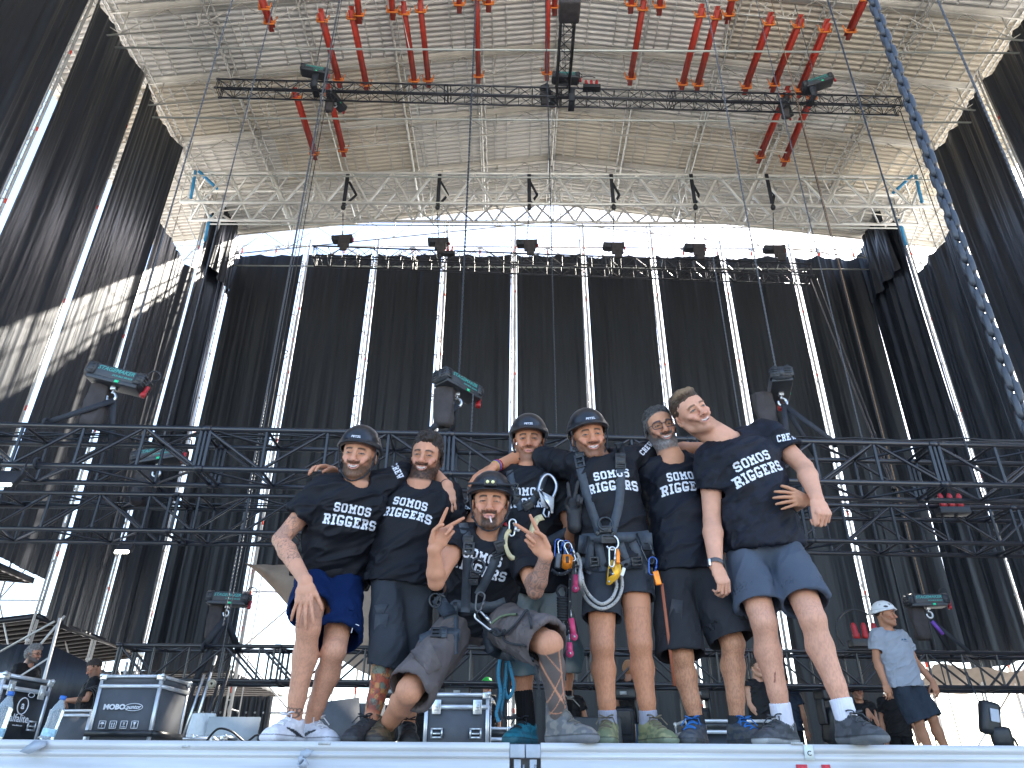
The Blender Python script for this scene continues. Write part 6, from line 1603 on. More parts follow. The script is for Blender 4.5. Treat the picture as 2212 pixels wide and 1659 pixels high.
for k, (x, y, ro) in enumerate(((1205, 1185, 8), (1213, 1188, 0), (1226, 1188, -10), (1232, 1192, -20))): carab(P(x, y, 3.78 - .01 * k), .10, .036, .0042, M_bluem if k % 2 == 0 else M_steel, 'blue and silver carabiner above the orange pulley, %s from the left' % ORD[k], rot=ro)
pu = empty('pulley', P(1226, 1214, 3.74), 'orange rescue pulley on the hip of the man behind', 'pulley'); c = pu.location
mb = MB(); mb.poly_prism([c + V((x, 0, z)) for x, z in ((-.024, .036), (.016, .036), (.030, .018), (.020, -.034), (-.012, -.042), (-.032, -.03))], (0, -.014, 0)); mb.build('side_plate', M_org, pu); mb = MB(); mb.box(c + V((-.002, -.016, .008)), (.016, .006, .034), bev=.004); mb.build('slot', M_blk2, pu)
mb = MB(); mb.box(P(1206, 1212, 3.76), (.034, .02, .08), Matrix.Rotation(R(8), 3, 'Y'), bev=.008); mb.build('rope_clamp', M_chain, None, False, 'grey rope clamp left of the orange pulley', 'clamp')
rope([P(1193, 1232, 3.76), P(1205, 1240, 3.72), P(1222, 1238, 3.72), P(1236, 1226, 3.74), P(1240, 1210, 3.76)], .009, M_ropek, 'black flecked rope loop under the orange pulley')
cc = P(1217, 1316, 3.78); o = empty('rope_coil', cc, 'neat black rope coil hanging beside the faded jeans', 'rope')
mb = MB(); pts = [cc + V((.026 * math.cos(t), .018 * math.sin(t), .062 - .0021 * t)) for t in np.linspace(0, 2 * math.pi * 9, 150)]; mb.path(pts, .0078, 6); mb.build('coil', M_roped, o, True)
mb = MB(); mb.path(smooth_path([cc + V((-.018, 0, .06)), cc + V((-.03, 0, .09)), cc + V((-.01, 0, .115)), cc + V((.02, 0, .1)), cc + V((.012, 0, .06))], 5), .0078, 6); mb.path(smooth_path([cc + V((-.01, -.01, -.06)), cc + V((-.024, 0, -.10)), cc + V((0, 0, -.125)), cc + V((.02, 0, -.1)), cc + V((.008, 0, -.06))], 5), .0078, 6); mb.build('loop', M_roped, o, True)
rope([P(1218, 1352, 3.78), P(1219, 1400, 3.77), P(1221, 1470, 3.77)], .006, M_roped, 'rope tail hanging straight below the black coil')
for k, (x0, y0, x1, y1, lb) in enumerate(((1244, 1228, 1243, 1262, 'upper'), (1234, 1322, 1240, 1366, 'middle'), (1230, 1374, 1231, 1402, 'lowest'))):
    a, b = P(x0, y0 + 14, 3.74), P(x1, y1 + 10, 3.74); o = empty('safety_tool', a, lb + ' pink-handled tool hanging beside the faded jeans', 'tool')
    mb = MB(); mb.bar(a, b, .026, .018, (0, 1, 0)); mb.lathe(b + V((0, .012, 0)), [(0, 0), (.018, 0), (.018, -.022), (0, -.022)], 14, (0, 1, 0)); mb.build('handle', M_pink, o)
    mb = MB(); mb.lathe(b + V((0, -.012, 0)), [(.006, 0), (.006, .003), (0, .004)], 10, (0, -1, 0)); mb.tube(a, a + V((0, 0, .04)), .003); mb.build('pin', M_steel, o)
webpath('tool_lanyard', [P(1233, 1215, 3.76), P(1231, 1260, 3.75), P(1230, 1320, 3.75), P(1229, 1372, 3.75)], .014, .006, M_ropek, 'thin black flecked lanyard hanging beside the rope coil')
# C
g = harness(C_); B_all = C_['bv']; K = dict(material=M_harn, parent=g)
strap_on('shoulder_strap', B_all, [(1000, 1132), (1007, 1155), (1011, 1182), (1010, 1215), (1009, 1250), (1007, 1294), (1006, 1322)], .046, **K)
strap_on('shoulder_strap', B_all, [(1090, 1140), (1085, 1160), (1077, 1191), (1068, 1214), (1058, 1238), (1046, 1260), (1034, 1284)], .044, **K)
buckle_at('buckle', B_all, 1011, 1166, .05, .04, M_blk2, g, 0); buckle_at('buckle', B_all, 1012, 1186, .058, .06, M_blk2, g, -2, frame=True); buckle_at('buckle', B_all, 1080, 1180, .055, .06, M_blk2, g, 20); buckle_at('buckle', B_all, 1076, 1196, .06, .03, M_chaind, g, 25, frame=True)
c = hit(C_, 1033, 1222, .025); mb = MB(); ring(mb, c, .032, .0055, (.3, -1, .1), 1.15); mb.build('chest_ring', M_chaind, g, True)
buckle_at('buckle', B_all, 1026, 1240, .045, .035, M_blk2, g, 0, .02); buckle_at('buckle', B_all, 1024, 1256, .045, .03, M_blk2, g, 0, .02)
mb = MB(); c = P(1109, 1134, 3.55); mb.bar(hit(C_, 1080, 1142, .01), hit(C_, 1096, 1134, .01), .03, .01, (0, 1, 0)); mb.build('red_loop', M_plug, g)
strap_on('waist_belt', B_all, [(944, 1300), (965, 1304), (1000, 1310), (1040, 1312), (1075, 1308), (1092, 1302)], .055, **K)
strap_on('belt_pad', B_all, [(950, 1296), (962, 1312), (974, 1336)], .07, th=.018, **K)
buckle_at('buckle', B_all, 956, 1298, .05, .06, M_blk2, g, -25, frame=True)
c = hit(C_, 940, 1297, .03, 3.6); mb = MB(); ring(mb, c, .028, .005, (.4, -1, .1), 1.2); mb.build('side_ring', M_chaind, g, True)
strap_on('leg_loop', B_all, [(908, 1384), (925, 1374), (950, 1368), (975, 1368), (992, 1372)], .055, **K)
buckle_at('buckle', B_all, 942, 1369, .05, .05, M_blk2, g, 0, frame=True); buckle_at('buckle', B_all, 958, 1368, .035, .055, M_chaind, g, 0)
strap_on('riser', B_all, [(984, 1300), (985, 1340), (985, 1380), (984, 1412)], .022, **K)
strap_on('seat_strap', B_all, [(1052, 1340), (1050, 1372), (1054, 1392), (1062, 1408)], .04, **K)
strap_on('leg_loop', B_all, [(1050, 1396), (1070, 1410), (1092, 1418), (1108, 1416)], .05, **K)
carab(hit(C_, 1046, 1341, .05), .11, .04, .0055, M_steel, 'large silver carabiner at the waist of the squatting man', rot=-48)
carab(hit(C_, 1036, 1300, .05), .09, .04, .005, M_chain, 'small steel ring shackle above the large silver carabiner', rot=10)
hc = lambda x, y, o_=.03: hit(C_, x, y, o_, 3.45)
rope([hc(1026, 1320), hc(1040, 1345), hc(1058, 1364, .035), hc(1075, 1369, .04), hc(1090, 1368, .035), hc(1108, 1354), hc(1124, 1336), hc(1135, 1320, .05), hc(1141, 1322, .05), hc(1147, 1350), hc(1151, 1383), hc(1155, 1420, .05), P(1159, 1450, 3.44), P(1163, 1482, 3.46), P(1165, 1505, 3.48)], .0062, M_roped, 'dark rope draped over the raised thigh of the squatting man')
rope([hc(1064, 1362, .04), hc(1082, 1372, .04), hc(1092, 1386), hc(1112, 1392), hc(1132, 1394), hc(1143, 1408), hc(1152, 1428, .05)], .0055, M_roped, 'second dark rope crossing the raised thigh lower down')
rope([hc(1060, 1364, .05), hc(1072, 1359, .05), hc(1080, 1368, .05), hc(1090, 1362, .05), hc(1076, 1373, .05), hc(1066, 1368, .05)], .0075, M_roped, 'knot in the dark rope below the silver carabiner', name='knot', cat='knot')
rope([hc(1062, 1347, .05), hc(1070, 1340, .045), hc(1082, 1332), hc(1098, 1328), hc(1116, 1327)], .0055, M_ropeg, 'green cord tied to the large silver carabiner')
M_bw = mat('blue webbing strap', (.035, .17, .26), .8, 0, .25, 40)
for k, (pp, m, lb) in enumerate((([(1080, 1425), (1076, 1460), (1082, 1500), (1072, 1540), (1078, 1560)], M_ropeb, 'blue rope strand, outer left'), ([(1086, 1425), (1084, 1470), (1074, 1510), (1082, 1555)], M_roped, 'dark rope strand, left'), ([(1092, 1428), (1090, 1475), (1084, 1520), (1080, 1556)], M_ropeb, 'blue rope strand, middle'), ([(1098, 1428), (1106, 1460), (1110, 1485), (1098, 1510), (1090, 1485), (1094, 1455)], M_ropeb, 'blue rope loop'), ([(1104, 1425), (1102, 1460), (1098, 1500), (1088, 1540), (1098, 1552), (1116, 1546)], M_roped, 'dark rope strand, right'), ([(1090, 1432), (1097, 1480), (1090, 1530), (1084, 1548)], M_ropeb, 'blue rope strand, inner right'))):
    webpath('rope_strand', [P(x, y, 3.70 + .012 * k) for x, y in pp], .016, .008, m, lb + ', hanging under the squatting man', cat='rope')
# bracelets and sleeve prints, small worn things
def bracelet(r, a, b, t, rad, m, name='bracelet', th=.003):
    a, b = V(a), V(b); c = a.lerp(b, t); d = (b - a).normalized(); mb = MB(); u = V((0, 1, .1)); u = (u - d * u.dot(d)).normalized(); v = d.cross(u)
    mb.path([c + (u * math.cos(x) + v * math.sin(x)) * rad for x in np.linspace(0, 2 * math.pi, 21)[:-1]], th, 6, closed=True); mb.build(name, m, r['o'], True)
J = E_['J']; bracelet(E_, J['EL'], J['WL'], .93, .031, mat('purple cord', (.13, .05, .30), .7), th=.005); bracelet(E_, J['EL'], J['WL'], .86, .032, M_plug); bracelet(E_, J['EL'], J['WL'], .97, .03, mat('yellow cord', (.5, .4, .08), .7), th=.003)
J = A_r['J']; bracelet(A_r, J['ER'], J['WR'], .93, .030, M_roped, th=.0022)

def sleeve_text(r, px, py, rot, sc=1.):
    d = ray(px, py).normalized(); h_ = r['bs'].ray_cast(CAM, d, 12)
    if h_[0] is None: return
    rt = V((1, 0, 0)); u = (rt - d * rt.dot(d)).normalized(); v = u.cross(d).normalized() * 1; 
    if v.z < 0: v = -v
    a = R(rot); uu = np.array(u * math.cos(a) + v * math.sin(a)); vv = np.array(v * math.cos(a) - u * math.sin(a))
    print_text('lettering', [('CREW', .0027 * sc, .0036 * sc, 0, .018 * sc)], r['bs'], np.array(h_[0]), uu, vv, np.array(-d), r['shirt'], off=.004)
sleeve_text(A_r, 858, 1016, -62); sleeve_text(E_, 1396, 968, 48, .9); sleeve_text(G_, 1699, 944, 12, 1.05); sleeve_text(D_, 1003, 1108, 60, .9)
hp = hit(A_r, 768, 1357, .006)
mb = MB(); mb.path([hp + V((-.018, 0, -.022)), hp + V((-.014, -.001, .004)), hp + V((0, -.002, .018)), hp + V((.016, -.001, .012))], .0022, 6); mb.build('logo', M_print, A_r['o'], True)
for r, nm, pts, w in ((B_, 'pocket_flap', [(812, 1318), (822, 1312), (834, 1316)], .05), (B_, 'pocket', [(810, 1350), (822, 1348), (836, 1350)], .10), (C_, 'pocket', [(905, 1432), (925, 1420), (940, 1412)], .13), (F_, 'pocket', [(1448, 1318), (1460, 1320), (1474, 1322)], .11)):
    strap_on(nm, r['bv'], pts, w, {'B': mat('charcoal cotton', (.036, .041, .050), .85, 0, .2, 30), 'C': mat('taupe cotton', (.105, .09, .088), .85, 0, .2, 30), 'F': mat('black cotton', (.026, .027, .031), .85, 0, .2, 30)}[[k for k in 'BCF' if PEOPLE[k] is r][0]], r['o'], th=.004, lift=.001)
# ================================================================= CASES, STANDS AND BACKGROUND CREW
M_case = mat('dark grey case laminate', (.085, .09, .10), .6, 0, .18, 6, bump=.08, bscale=60, spec=.3)
M_casek = mat('black case laminate', (.018, .019, .021), .35, 0, .3, 6, bump=.08, bscale=60)
M_edge = mat('case edge aluminium', (.60, .62, .64), .35, .6, .12, 12)
M_latch = mat('zinc latch', (.66, .69, .70), .3, .8, .15, 30)
def flight_case(c, size, rz, label, lid=.2, material=None, latches=2, handles=True, ball=True, casters=False, side=False, group='flight cases on the deck'):
    """c: bottom centre"""
    W_, D_, Hh = size; M = Matrix.Rotation(R(rz), 3, 'Z'); c = V(c); T = lambda x, y, z: c + M @ V((x, y, z)); m = material or M_case
    o = empty('flight_case', c, label, 'flight case', group)
    z0 = .02; hl = Hh * (1 - lid)
    mb = MB(); mb.box(T(0, 0, (z0 + hl) / 2), (W_ - .012, D_ - .012, hl - z0), M); mb.build('body', m, o)
    mb = MB(); mb.box(T(0, 0, (hl + Hh) / 2 + .002), (W_ - .012, D_ - .012, Hh - hl - .008), M); mb.build('lid', m, o)
    mb = MB(); t = .03
    for x in (-1, 1):
        for y in (-1, 1): mb.box(T(x * (W_ / 2 - t / 2 + .003), y * (D_ / 2 - t / 2 + .003), (Hh + z0) / 2), (t, t, Hh - z0 - .004), M)
    for z, h_ in ((z0 + t / 2, t), (Hh - t / 2 + .003, t), (hl, .036)):
        for x in (-1, 1): mb.box(T(x * (W_ / 2 - .006 + .004), 0, z), (.014, D_ - .02, h_), M)
        for y in (-1, 1): mb.box(T(0, y * (D_ / 2 - .006 + .004), z), (W_ - .02, .014, h_), M)
    mb.build('edging', M_edge, o)
    if ball:
        for x in (-1, 1):
            for y in (-1, 1):
                for z in (z0 + .03, Hh - .02):
                    mb = MB(); mb.box(T(x * (W_ / 2 - .024), y * (D_ / 2 - .024), z), (.068, .068, .058), M, bev=.012); mb.sphere(T(x * (W_ / 2 - .002), y * (D_ / 2 - .002), z + (.016 if z > .2 else -.006)), .022, 10); mb.build('corner', M_latch, o, True)
    faces = [(0, -1, W_)] + ([(1, 0, D_)] if side else [])
    for fx, fy, wd in faces:
        n = M @ V((fx, fy, 0)); u = M @ V((1, 0, 0)) if fy else M @ V((0, 1, 0)); base = c + n * ((D_ if fy else W_) / 2 + .006)
        Mf = Matrix((u, n, V((0, 0, 1)))).transposed()
        if latches:
            for s in ((-.32, .32) if latches == 2 else (0,)):
                mb = MB(); q = base + u * s * wd + V((0, 0, hl)); mb.box(q, (.075, .008, .115), Mf, bev=.003); mb.box(q + n * .008, (.04, .012, .06), Mf, bev=.003); mb.box(q + n * .014, (.028, .006, .012), Mf); mb.build('latch', M_latch, o)
        if handles:
            for s in (-.30, .30):
                q = base + u * s * wd + V((0, 0, Hh * .43)); mb = MB()
                for a in (-1, 1): mb.box(q + u * a * .043, (.014, .008, .07), Mf); mb.box(q + V((0, 0, a * .033)), (.1, .008, .014), Mf)
                mb.box(q + n * .004 + V((0, 0, -.004)), (.062, .012, .012), Mf, bev=.003); mb.build('handle', M_latch, o)
                mb = MB(); mb.box(q - n * .002, (.076, .006, .056), Mf); mb.build('handle_recess', M_blk2, o)
    return o, T, M
M_wp = mat('white paint print', (.72, .73, .75), .55, 0, .06, 30)
# 1 big grey case on the left
A = P(207, 1457, 7.7); B = P(342, 1461, 7.7); w = (B - A).length
o, T, M = flight_case(((A.x + B.x) / 2 + .06, 7.7 + .33, 0), (w, .62, A.z), -3, 'large grey flight case with white handling symbols, left of the group', .13, latches=0, handles=False, side=True)
D_ = .62; f_ = -D_ / 2 - .012
text_mesh('lettering', 'MOBO', .062, T(-.1, f_, A.z * .63), M @ V((1, 0, 0)), V((0, 0, 1)), M_wp, o, bold=.003, sx=1.15)
text_mesh('lettering', 'puntor', .05, T(.09, f_ - .002, A.z * .63), M @ V((1, 0, 0)), V((0, 0, 1)), M_wp, o, bold=.001, shear=.2)
mb = MB(); mb.path([T(.09 + .088 * math.cos(t), f_, A.z * .63 + .032 * math.sin(t)) for t in np.linspace(0, 6.28, 25)[:-1]], .0035, 5, closed=True); mb.build('oval_mark', M_wp, o)
for k in range(4):
    x = (k - 1.5) * .105 - .02; z = A.z * .435; mb = MB()
    for s in (-1, 1): mb.box(T(x + s * .031, f_, z), (.006, .003, .068), M); mb.box(T(x, f_, z + s * .031), (.068, .003, .006), M)
    if k == 0: mb.poly_prism([T(x + .02 * math.cos(t), f_, z + .004 + .018 * math.sin(t)) for t in np.linspace(0, math.pi, 9)], (0, -.003, 0)); mb.box(T(x, f_, z - .008), (.004, .003, .028), M)
    if k == 1:
        for s in (-1, 1): mb.box(T(x + s * .011, f_, z), (.008, .003, .036), M)
        mb.box(T(x, f_, z - .02), (.04, .003, .004), M)
    if k == 2: mb.box(T(x, f_, z - .018), (.04, .003, .005), M); mb.box(T(x, f_, z + .006), (.012, .003, .028), M); mb.box(T(x, f_, z + .016), (.024, .003, .005), M)
    if k == 3: mb.poly_prism([T(x - .016, f_, z + .022), T(x - .003, f_, z - .002), T(x - .003, f_, z - .018), T(x + .003, f_, z - .018), T(x + .003, f_, z - .002), T(x + .016, f_, z + .022)], (0, -.003, 0)); mb.box(T(x, f_, z - .02), (.024, .003, .004), M)
    mb.build('handling_symbol', M_wp, o)
mb = MB(); mb.box(T(0, f_ + .002, .265), (w * 1.06, .03, .055), M); mb.box(T(w / 2 + .015, 0, .265), (.03, D_ * 1.02, .055), M); mb.build('base_strap', M_casek, o)
# 2 dark case at the left edge
c = P(27, 1454, 6.6); 
o, T, M = flight_case((c.x - .30, c.y + .32, 0), (.60, .56, c.z), -10, 'black flight case with round white emblem and lettering, at the left edge', .16, M_casek, latches=2, handles=True, side=True)
u = M @ V((0, 1, 0)); x_ = .30 + .012
text_mesh('lettering', 'alfalite', .085, T(x_, -.0, c.z * .50), u, V((0, 0, 1)), M_wp, o, bold=.001)
text_mesh('lettering', 'www.alfalite.com', .016, T(x_, -.0, c.z * .42), u, V((0, 0, 1)), M_wp, o)
text_mesh('lettering', 'a', .085, T(x_, -.0, c.z * .655), u, V((0, 0, 1)), M_wp, o, bold=.002)
mb = MB(); mb.path([T(x_, .058 * math.cos(t), c.z * .65 + .064 * math.sin(t)) for t in np.linspace(0, 6.28, 25)[:-1]], .005, 5, closed=True); mb.path([T(x_, .06 + .035 * math.cos(t), c.z * .79 + .018 * math.sin(t)) for t in np.linspace(0, 6.28, 21)[:-1]], .003, 5, closed=True); mb.build('round_emblem', M_wp, o)
# 3 centre case
A = P(921, 1497, 6.9); B = P(1058, 1497, 6.9)
flight_case(((A.x + B.x) / 2, 7.15, 0), (B.x - A.x, .5, A.z), -1, 'medium grey flight case with two latches behind the squatting man', .2, M_case, 2, True)
flight_case((P(1070, 1590, 8).x, 8.2, 0), (.34, .3, .36), 0, 'small dark case at the right of the medium grey case', .3, M_casek, 0, False)
c = P(1592, 1578, 8.2); o, T, M = flight_case((c.x, 8.6, 0), (.95, .6, .46), 0, 'long low black case behind the feet of the tallest man', .25, M_casek, 1, False)
text_mesh('lettering', 'R', .06, T(-.02, -.312, .13), (1, 0, 0), (0, 0, 1), M_wp, o, bold=.002); mb = MB(); mb.path([T(-.02 + .042 * math.cos(t), -.312, .13 + .042 * math.sin(t)) for t in np.linspace(0, 6.28, 25)[:-1]], .004, 5, closed=True); mb.build('round_emblem', M_wp, o)
flight_case((P(415, 1580, 9).x, 9.2, 0), (.42, .4, .30), 8, 'small black case with bright edges right of the large grey case', .35, M_casek, 1, False)
flight_case((P(456, 1580, 9.4).x, 9.6, 0), (.40, .4, .34), -6, 'small dark case with zinc latch in front of the white cover', .35, M_casek, 1, False)
flight_case((P(152, 1560, 9.6).x, 9.8, 0), (.5, .5, .62), 0, 'worn grey case standing between the two big cases at the left', .1, M_case, 0, False, ball=False)
flight_case((P(578, 1595, 9).x, 9.2, 0), (.62, .4, .22), 0, 'flat dark red case with bright edges left of the white sports shoes', .3, mat('dark red laminate', (.22, .02, .03), .5), 1, False)
flight_case((P(740, 1596, 8.6).x, 8.9, 0), (.95, .5, .22), 0, 'long low dark case behind the first two men', .3, M_casek, 0, False)
# open lid panels
mb = MB(); q = P(757, 1590, 9.2); mb.bar((q.x - .14, 9.3, .1), (q.x - .22, 9.35, .72), .03, .5, (1, 0, 0)); mb.box((q.x + .08, 9.5, .40), (.46, .03, .62), Matrix.Rotation(R(-8), 3, 'X')); mb.build('case_lid', M_case, None, False, 'open grey case lid standing behind the shins of the first man', 'case lid')
mb = MB(); q = P(505, 1560, 9.8); mb.box((q.x, 9.8, .36), (.62, .04, .42), Matrix.Rotation(R(-6), 3, 'X')); mb.build('panel', mat('pale grey panel', (.42, .46, .48), .5, 0, .1, 6), None, False, 'pale grey panel standing right of the white cover', 'panel')
mb = MB(); q = P(1368, 1575, 11); mb.box((P(1280, 1560, 11).x, 11, .36), (.72, .5, .62), bev=.02); mb.build('stage_monitor', M_blk2, None, False, 'black boxy monitor behind the lime-soled shoes', 'monitor')
# white plastic cover
nu, nv = 26, 14; vv = []; q = P(440, 1560, 10)
for j in range(nv):
    for i in range(nu):
        t = 2 * math.pi * i / nu; v = j / (nv - 1); r_ = .13 * (1 - .35 * v) * (1 + .14 * math.sin(5 * t + v * 4)) * (1 if j < nv - 1 else .02)
        vv.append((q.x + r_ * math.cos(t) * 1.5, 10 + r_ * math.sin(t), .05 + .58 * math.sin(v * 1.5)))
mb = MB(); mb._add(vv, [(j * nu + i, j * nu + (i + 1) % nu, (j + 1) * nu + (i + 1) % nu, (j + 1) * nu + i) for j in range(nv - 1) for i in range(nu)]); mb.build('plastic_cover', mat('white plastic sheet', (.62, .66, .68), .4, 0, .1, 5, bump=.7, bscale=7, bdist=.04), None, True, 'crumpled white plastic cover beside the stands at the left', 'plastic cover')
# folded stands
q = P(425, 1500, 10.4); o = empty('folded_stands', (q.x, 10.4, 0), 'bundle of black and chrome folded stands right of the large grey case', 'stand')
for k in range(7):
    mb = MB(); x = q.x + (k - 3) * .07; mb.tube((x, 10.4 + .04 * (k % 3), .02), (x + .16 + .03 * (k % 3), 10.4, 1.0 + .12 * ((k * 5) % 4)), .018 if k % 2 else .024, 8); mb.build('tube', M_blk2 if k % 2 == 0 else M_steel, o, True)
mb = MB(); mb.lathe((q.x + .2, 10.3, 1.0), [(.018, 0), (.055, 0), (.055, .03), (.018, .03), (.018, 0)], 16, (0, 1, 0)); mb.build('reel', mat('beige reel', (.30, .27, .2), .5), o)
rope([P(445, 1602, 8.8), P(470, 1575, 8.8), P(500, 1580, 8.8), P(530, 1602, 8.9), P(555, 1588, 8.9), P(575, 1600, 8.9)], .012, M_blk2, 'thick black cable curling on the deck at the left', 'cable', 'cable')
# moving lights hanging under the lowest truss
def moving_light(x, label, y=12.0, z=1.2, tilt=8, yaw=0):
    o = empty('moving_light', (x, y, z), label, 'stage light', 'stage lights under the lowest truss'); M = Matrix.Rotation(R(yaw), 3, 'Z')
    T = lambda a, b, c: V((x, y, z)) + M @ V((a, b, c))
    for s in (-1, 1):
        mb = MB(); mb.path([T(s * .11, 0, .02), T(s * .11, 0, .06), T(s * .11, .03, .07)], .012, 6); mb.build('clamp', M_steel, o, True)
    mb = MB(); mb.box(T(0, 0, -.09), (.40, .26, .16), M, bev=.03); mb.box(T(0, -.135, -.09), (.2, .01, .08), M, bev=.004); mb.build('base', M_blk2, o)
    mb = MB(); mb.box(T(0, -.142, -.09), (.10, .004, .05), M); mb.build('display', mat('grey display', (.35, .37, .38), .3), o)
    for s in (-1, 1): mb = MB(); mb.box(T(s * .20, 0, -.33), (.05, .16, .36), M, bev=.02); mb.build('yoke', M_blk2, o)
    Mt = M @ Matrix.Rotation(R(tilt), 3, 'X'); mb = MB(); mb.box(T(0, 0, -.52), (.32, .28, .50), Mt, bev=.07); mb.box(T(0, -.13, -.5), (.2, .06, .34), Mt, bev=.02); mb.build('head', M_blk2, o)
    mb = MB(); mb.lathe(T(0, .03, -.77), [(0, -.01), (.12, -.01), (.13, .02), (0, .03)], 18, (0, .1, 1)); mb.build('lens', mat('dark lens', (.02, .03, .05), .1), o)
for (px, lb, yw) in ((845, 'black moving stage light between the first two pairs of legs', 10), (988, 'black moving stage light above the medium grey case', 0), (1345, 'black moving stage light between the legs of the grinning man', -5), (1500, 'black moving stage light behind the grey-bearded man', 10), (1790, 'black moving stage light right of the legs of the tallest man', 20)):
    moving_light(P(px, 1480, 12.2).x, lb, 12.25, 1.2, 10, yw)
mb = MB(); q = P(1480, 1405, 12); 
# ---- bottles, tapes and papers on the front rail
def bottle(c, label, sc=1., tilt=0):
    o = empty('water_bottle', c, label, 'bottle'); c = V(c); ax = V((math.sin(R(tilt)), 0, math.cos(R(tilt))))
    mb = MB(); prof = [(0, 0), (.028, 0), (.032, .006)] + [(.0315 - (.0018 if k % 2 else 0), .012 + k * .008) for k in range(14)] + [(.031, .13), (.024, .155), (.013, .178), (.012, .19), (0, .19)]
    mb.lathe(c, [(a * sc, b * sc) for a, b in prof], 20, ax)
    g, n, b, L = nodes_of('clear plastic'); b.inputs['Base Color'].default_value = (.75, .87, .95, 1); b.inputs['Transmission Weight'].default_value = .75; b.inputs['Roughness'].default_value = .12; b.inputs['IOR'].default_value = 1.2
    mb.build('bottle_body', g, o, True)
    mb = MB(); mb.lathe(c, [(a * sc, b * sc) for a, b in ((0, .205), (.0145, .205), (.015, .187), (.0135, .186))], 16, ax); mb.build('cap', mat('blue cap', (.02, .12, .42), .4), o, True)
    mb = MB(); mb.lathe(c, [(.0322 * sc, .02 * sc), (.0325 * sc, .022 * sc), (.0325 * sc, .052 * sc), (.0322 * sc, .054 * sc)], 20, ax); mb.build('paper_label', mat('pale blue bottle label', (.35, .58, .72), .5, 0, .35, 60), o, True)
q = P(96, 1600, 3.52); bottle((q.x, 3.53, .002), 'plastic water bottle with blue cap taped to the rail at the left', .88, 8)
q = P(-8, 1560, 3.6); bottle((q.x, 3.62, .002), 'second water bottle cut by the left edge of the picture', 1.0, 4)
M_tape = mat('grey gaffer tape', (.33, .37, .42), .5, .1, .1, 30, bump=.3, bscale=60, bdist=.002)
mb = MB(); a = [P(75, 1599, 3.445), P(102, 1600, 3.445), P(98, 1612, 3.43), P(62, 1629, 3.41), P(42, 1624, 3.40), P(66, 1611, 3.43)]
mb.poly_prism(a, (0, -.003, 0)); mb.build('tape', M_tape, None, False, 'loose strip of grey tape under the water bottle', 'tape')
q = P(660, 1638, 3.41); o = empty('metal_clip', q, 'crumpled silver clip hanging from the white rail', 'clip')
mb = MB(); mb.lathe(q + V((.005, 0, -.03)), [(.014, 0), (.017, .002), (.019, .03), (.017, .032), (.013, .03), (.012, .002), (.014, 0)], 16, (-.5, -.6, .5)); mb.build('tube', M_tape, o, True)
mb = MB(); mb.poly_prism([q + V((x, -.004, z)) for x, z in ((-.028, .0), (-.02, .03), (-.008, .026), (0, .036), (.018, .028), (.03, .03), (.012, .006), (-.01, -.006))], (0, .006, 0)); mb.poly_prism([q + V((x, -.012, z)) for x, z in ((-.024, -.03), (-.028, .002), (-.012, .008), (-.006, -.01))], (0, .004, .002)); mb.build('foil', M_tape, o)
q = P(1747, 1622, 3.445); mb = MB(); mb.box((q.x, EDGE - .0045, q.z - .006), (.038, .004, .056), Matrix.Rotation(R(2), 3, 'Y')); o = mb.build('paper_tag', mat('pale paper', (.62, .68, .66), .8), None, False, 'pale paper tag with the letter C taped to the white rail', 'tag')
text_mesh('lettering', 'C', .026, (q.x, EDGE - .0075, q.z - .010), (1, 0, 0), (0, 0, 1), mat('ink', (.02, .02, .02), .7), o, bold=.0004)
q = P(1755, 1652, 3.445); mb = MB(); mb.box((q.x - .045, EDGE - .003, q.z - .014), (.045, .003, .03)); mb.box((q.x + .055, EDGE - .003, q.z - .014), (.036, .003, .03)); mb.build('sticker', mat('torn red sticker', (.55, .035, .05), .6, 0, .4, 60), None, False, 'torn red sticker on the white rail below the paper tag', 'sticker')
for (x, y, w, lb) in ((700, 1606, .05, 'below the squatting man'), (400, 1613, .03, 'below the large grey case'), (1722, 1606, .05, 'left of the paper tag')):
    q = P(x, y, 3.445); mb = MB(); mb.box((q.x, EDGE - .002, q.z), (w, .003, .009)); mb.build('tape_residue', mat('worn tape residue', (.40, .41, .40), .8, 0, .4, 80), None, False, 'bit of worn grey tape stuck on the white rail ' + lb, 'tape')
# backpack on the right
q = P(2140, 1560, 8.6); o = empty('backpack', q, 'dark backpack hanging in the bright opening at the lower right', 'backpack')
mb = MB(); mb.box(q + V((0, 0, .04)), (.20, .13, .34), Matrix.Rotation(R(14), 3, 'Y'), bev=.05); mb.box(q + V((.06, -.02, -.14)), (.20, .12, .2), bev=.05); mb.build('bag', M_blk2, o, True)
mb = MB(); mb.box(q + V((.02, -.075, .06)), (.09, .02, .13), Matrix.Rotation(R(10), 3, 'Y'), bev=.01); mb.build('pocket', mat('pale grey pocket', (.45, .48, .55), .6), o, True)
mb = MB(); mb.path([q + V((-.06, 0, .18)), q + V((-.09, 0, .34)), q + V((-.1, .02, .5))], .008, 6); mb.path([q + V((.12, 0, -.1)), q + V((.2, 0, -.16)), q + V((.22, 0, -.24))], .012, 6); mb.build('strap', M_web, o, True)

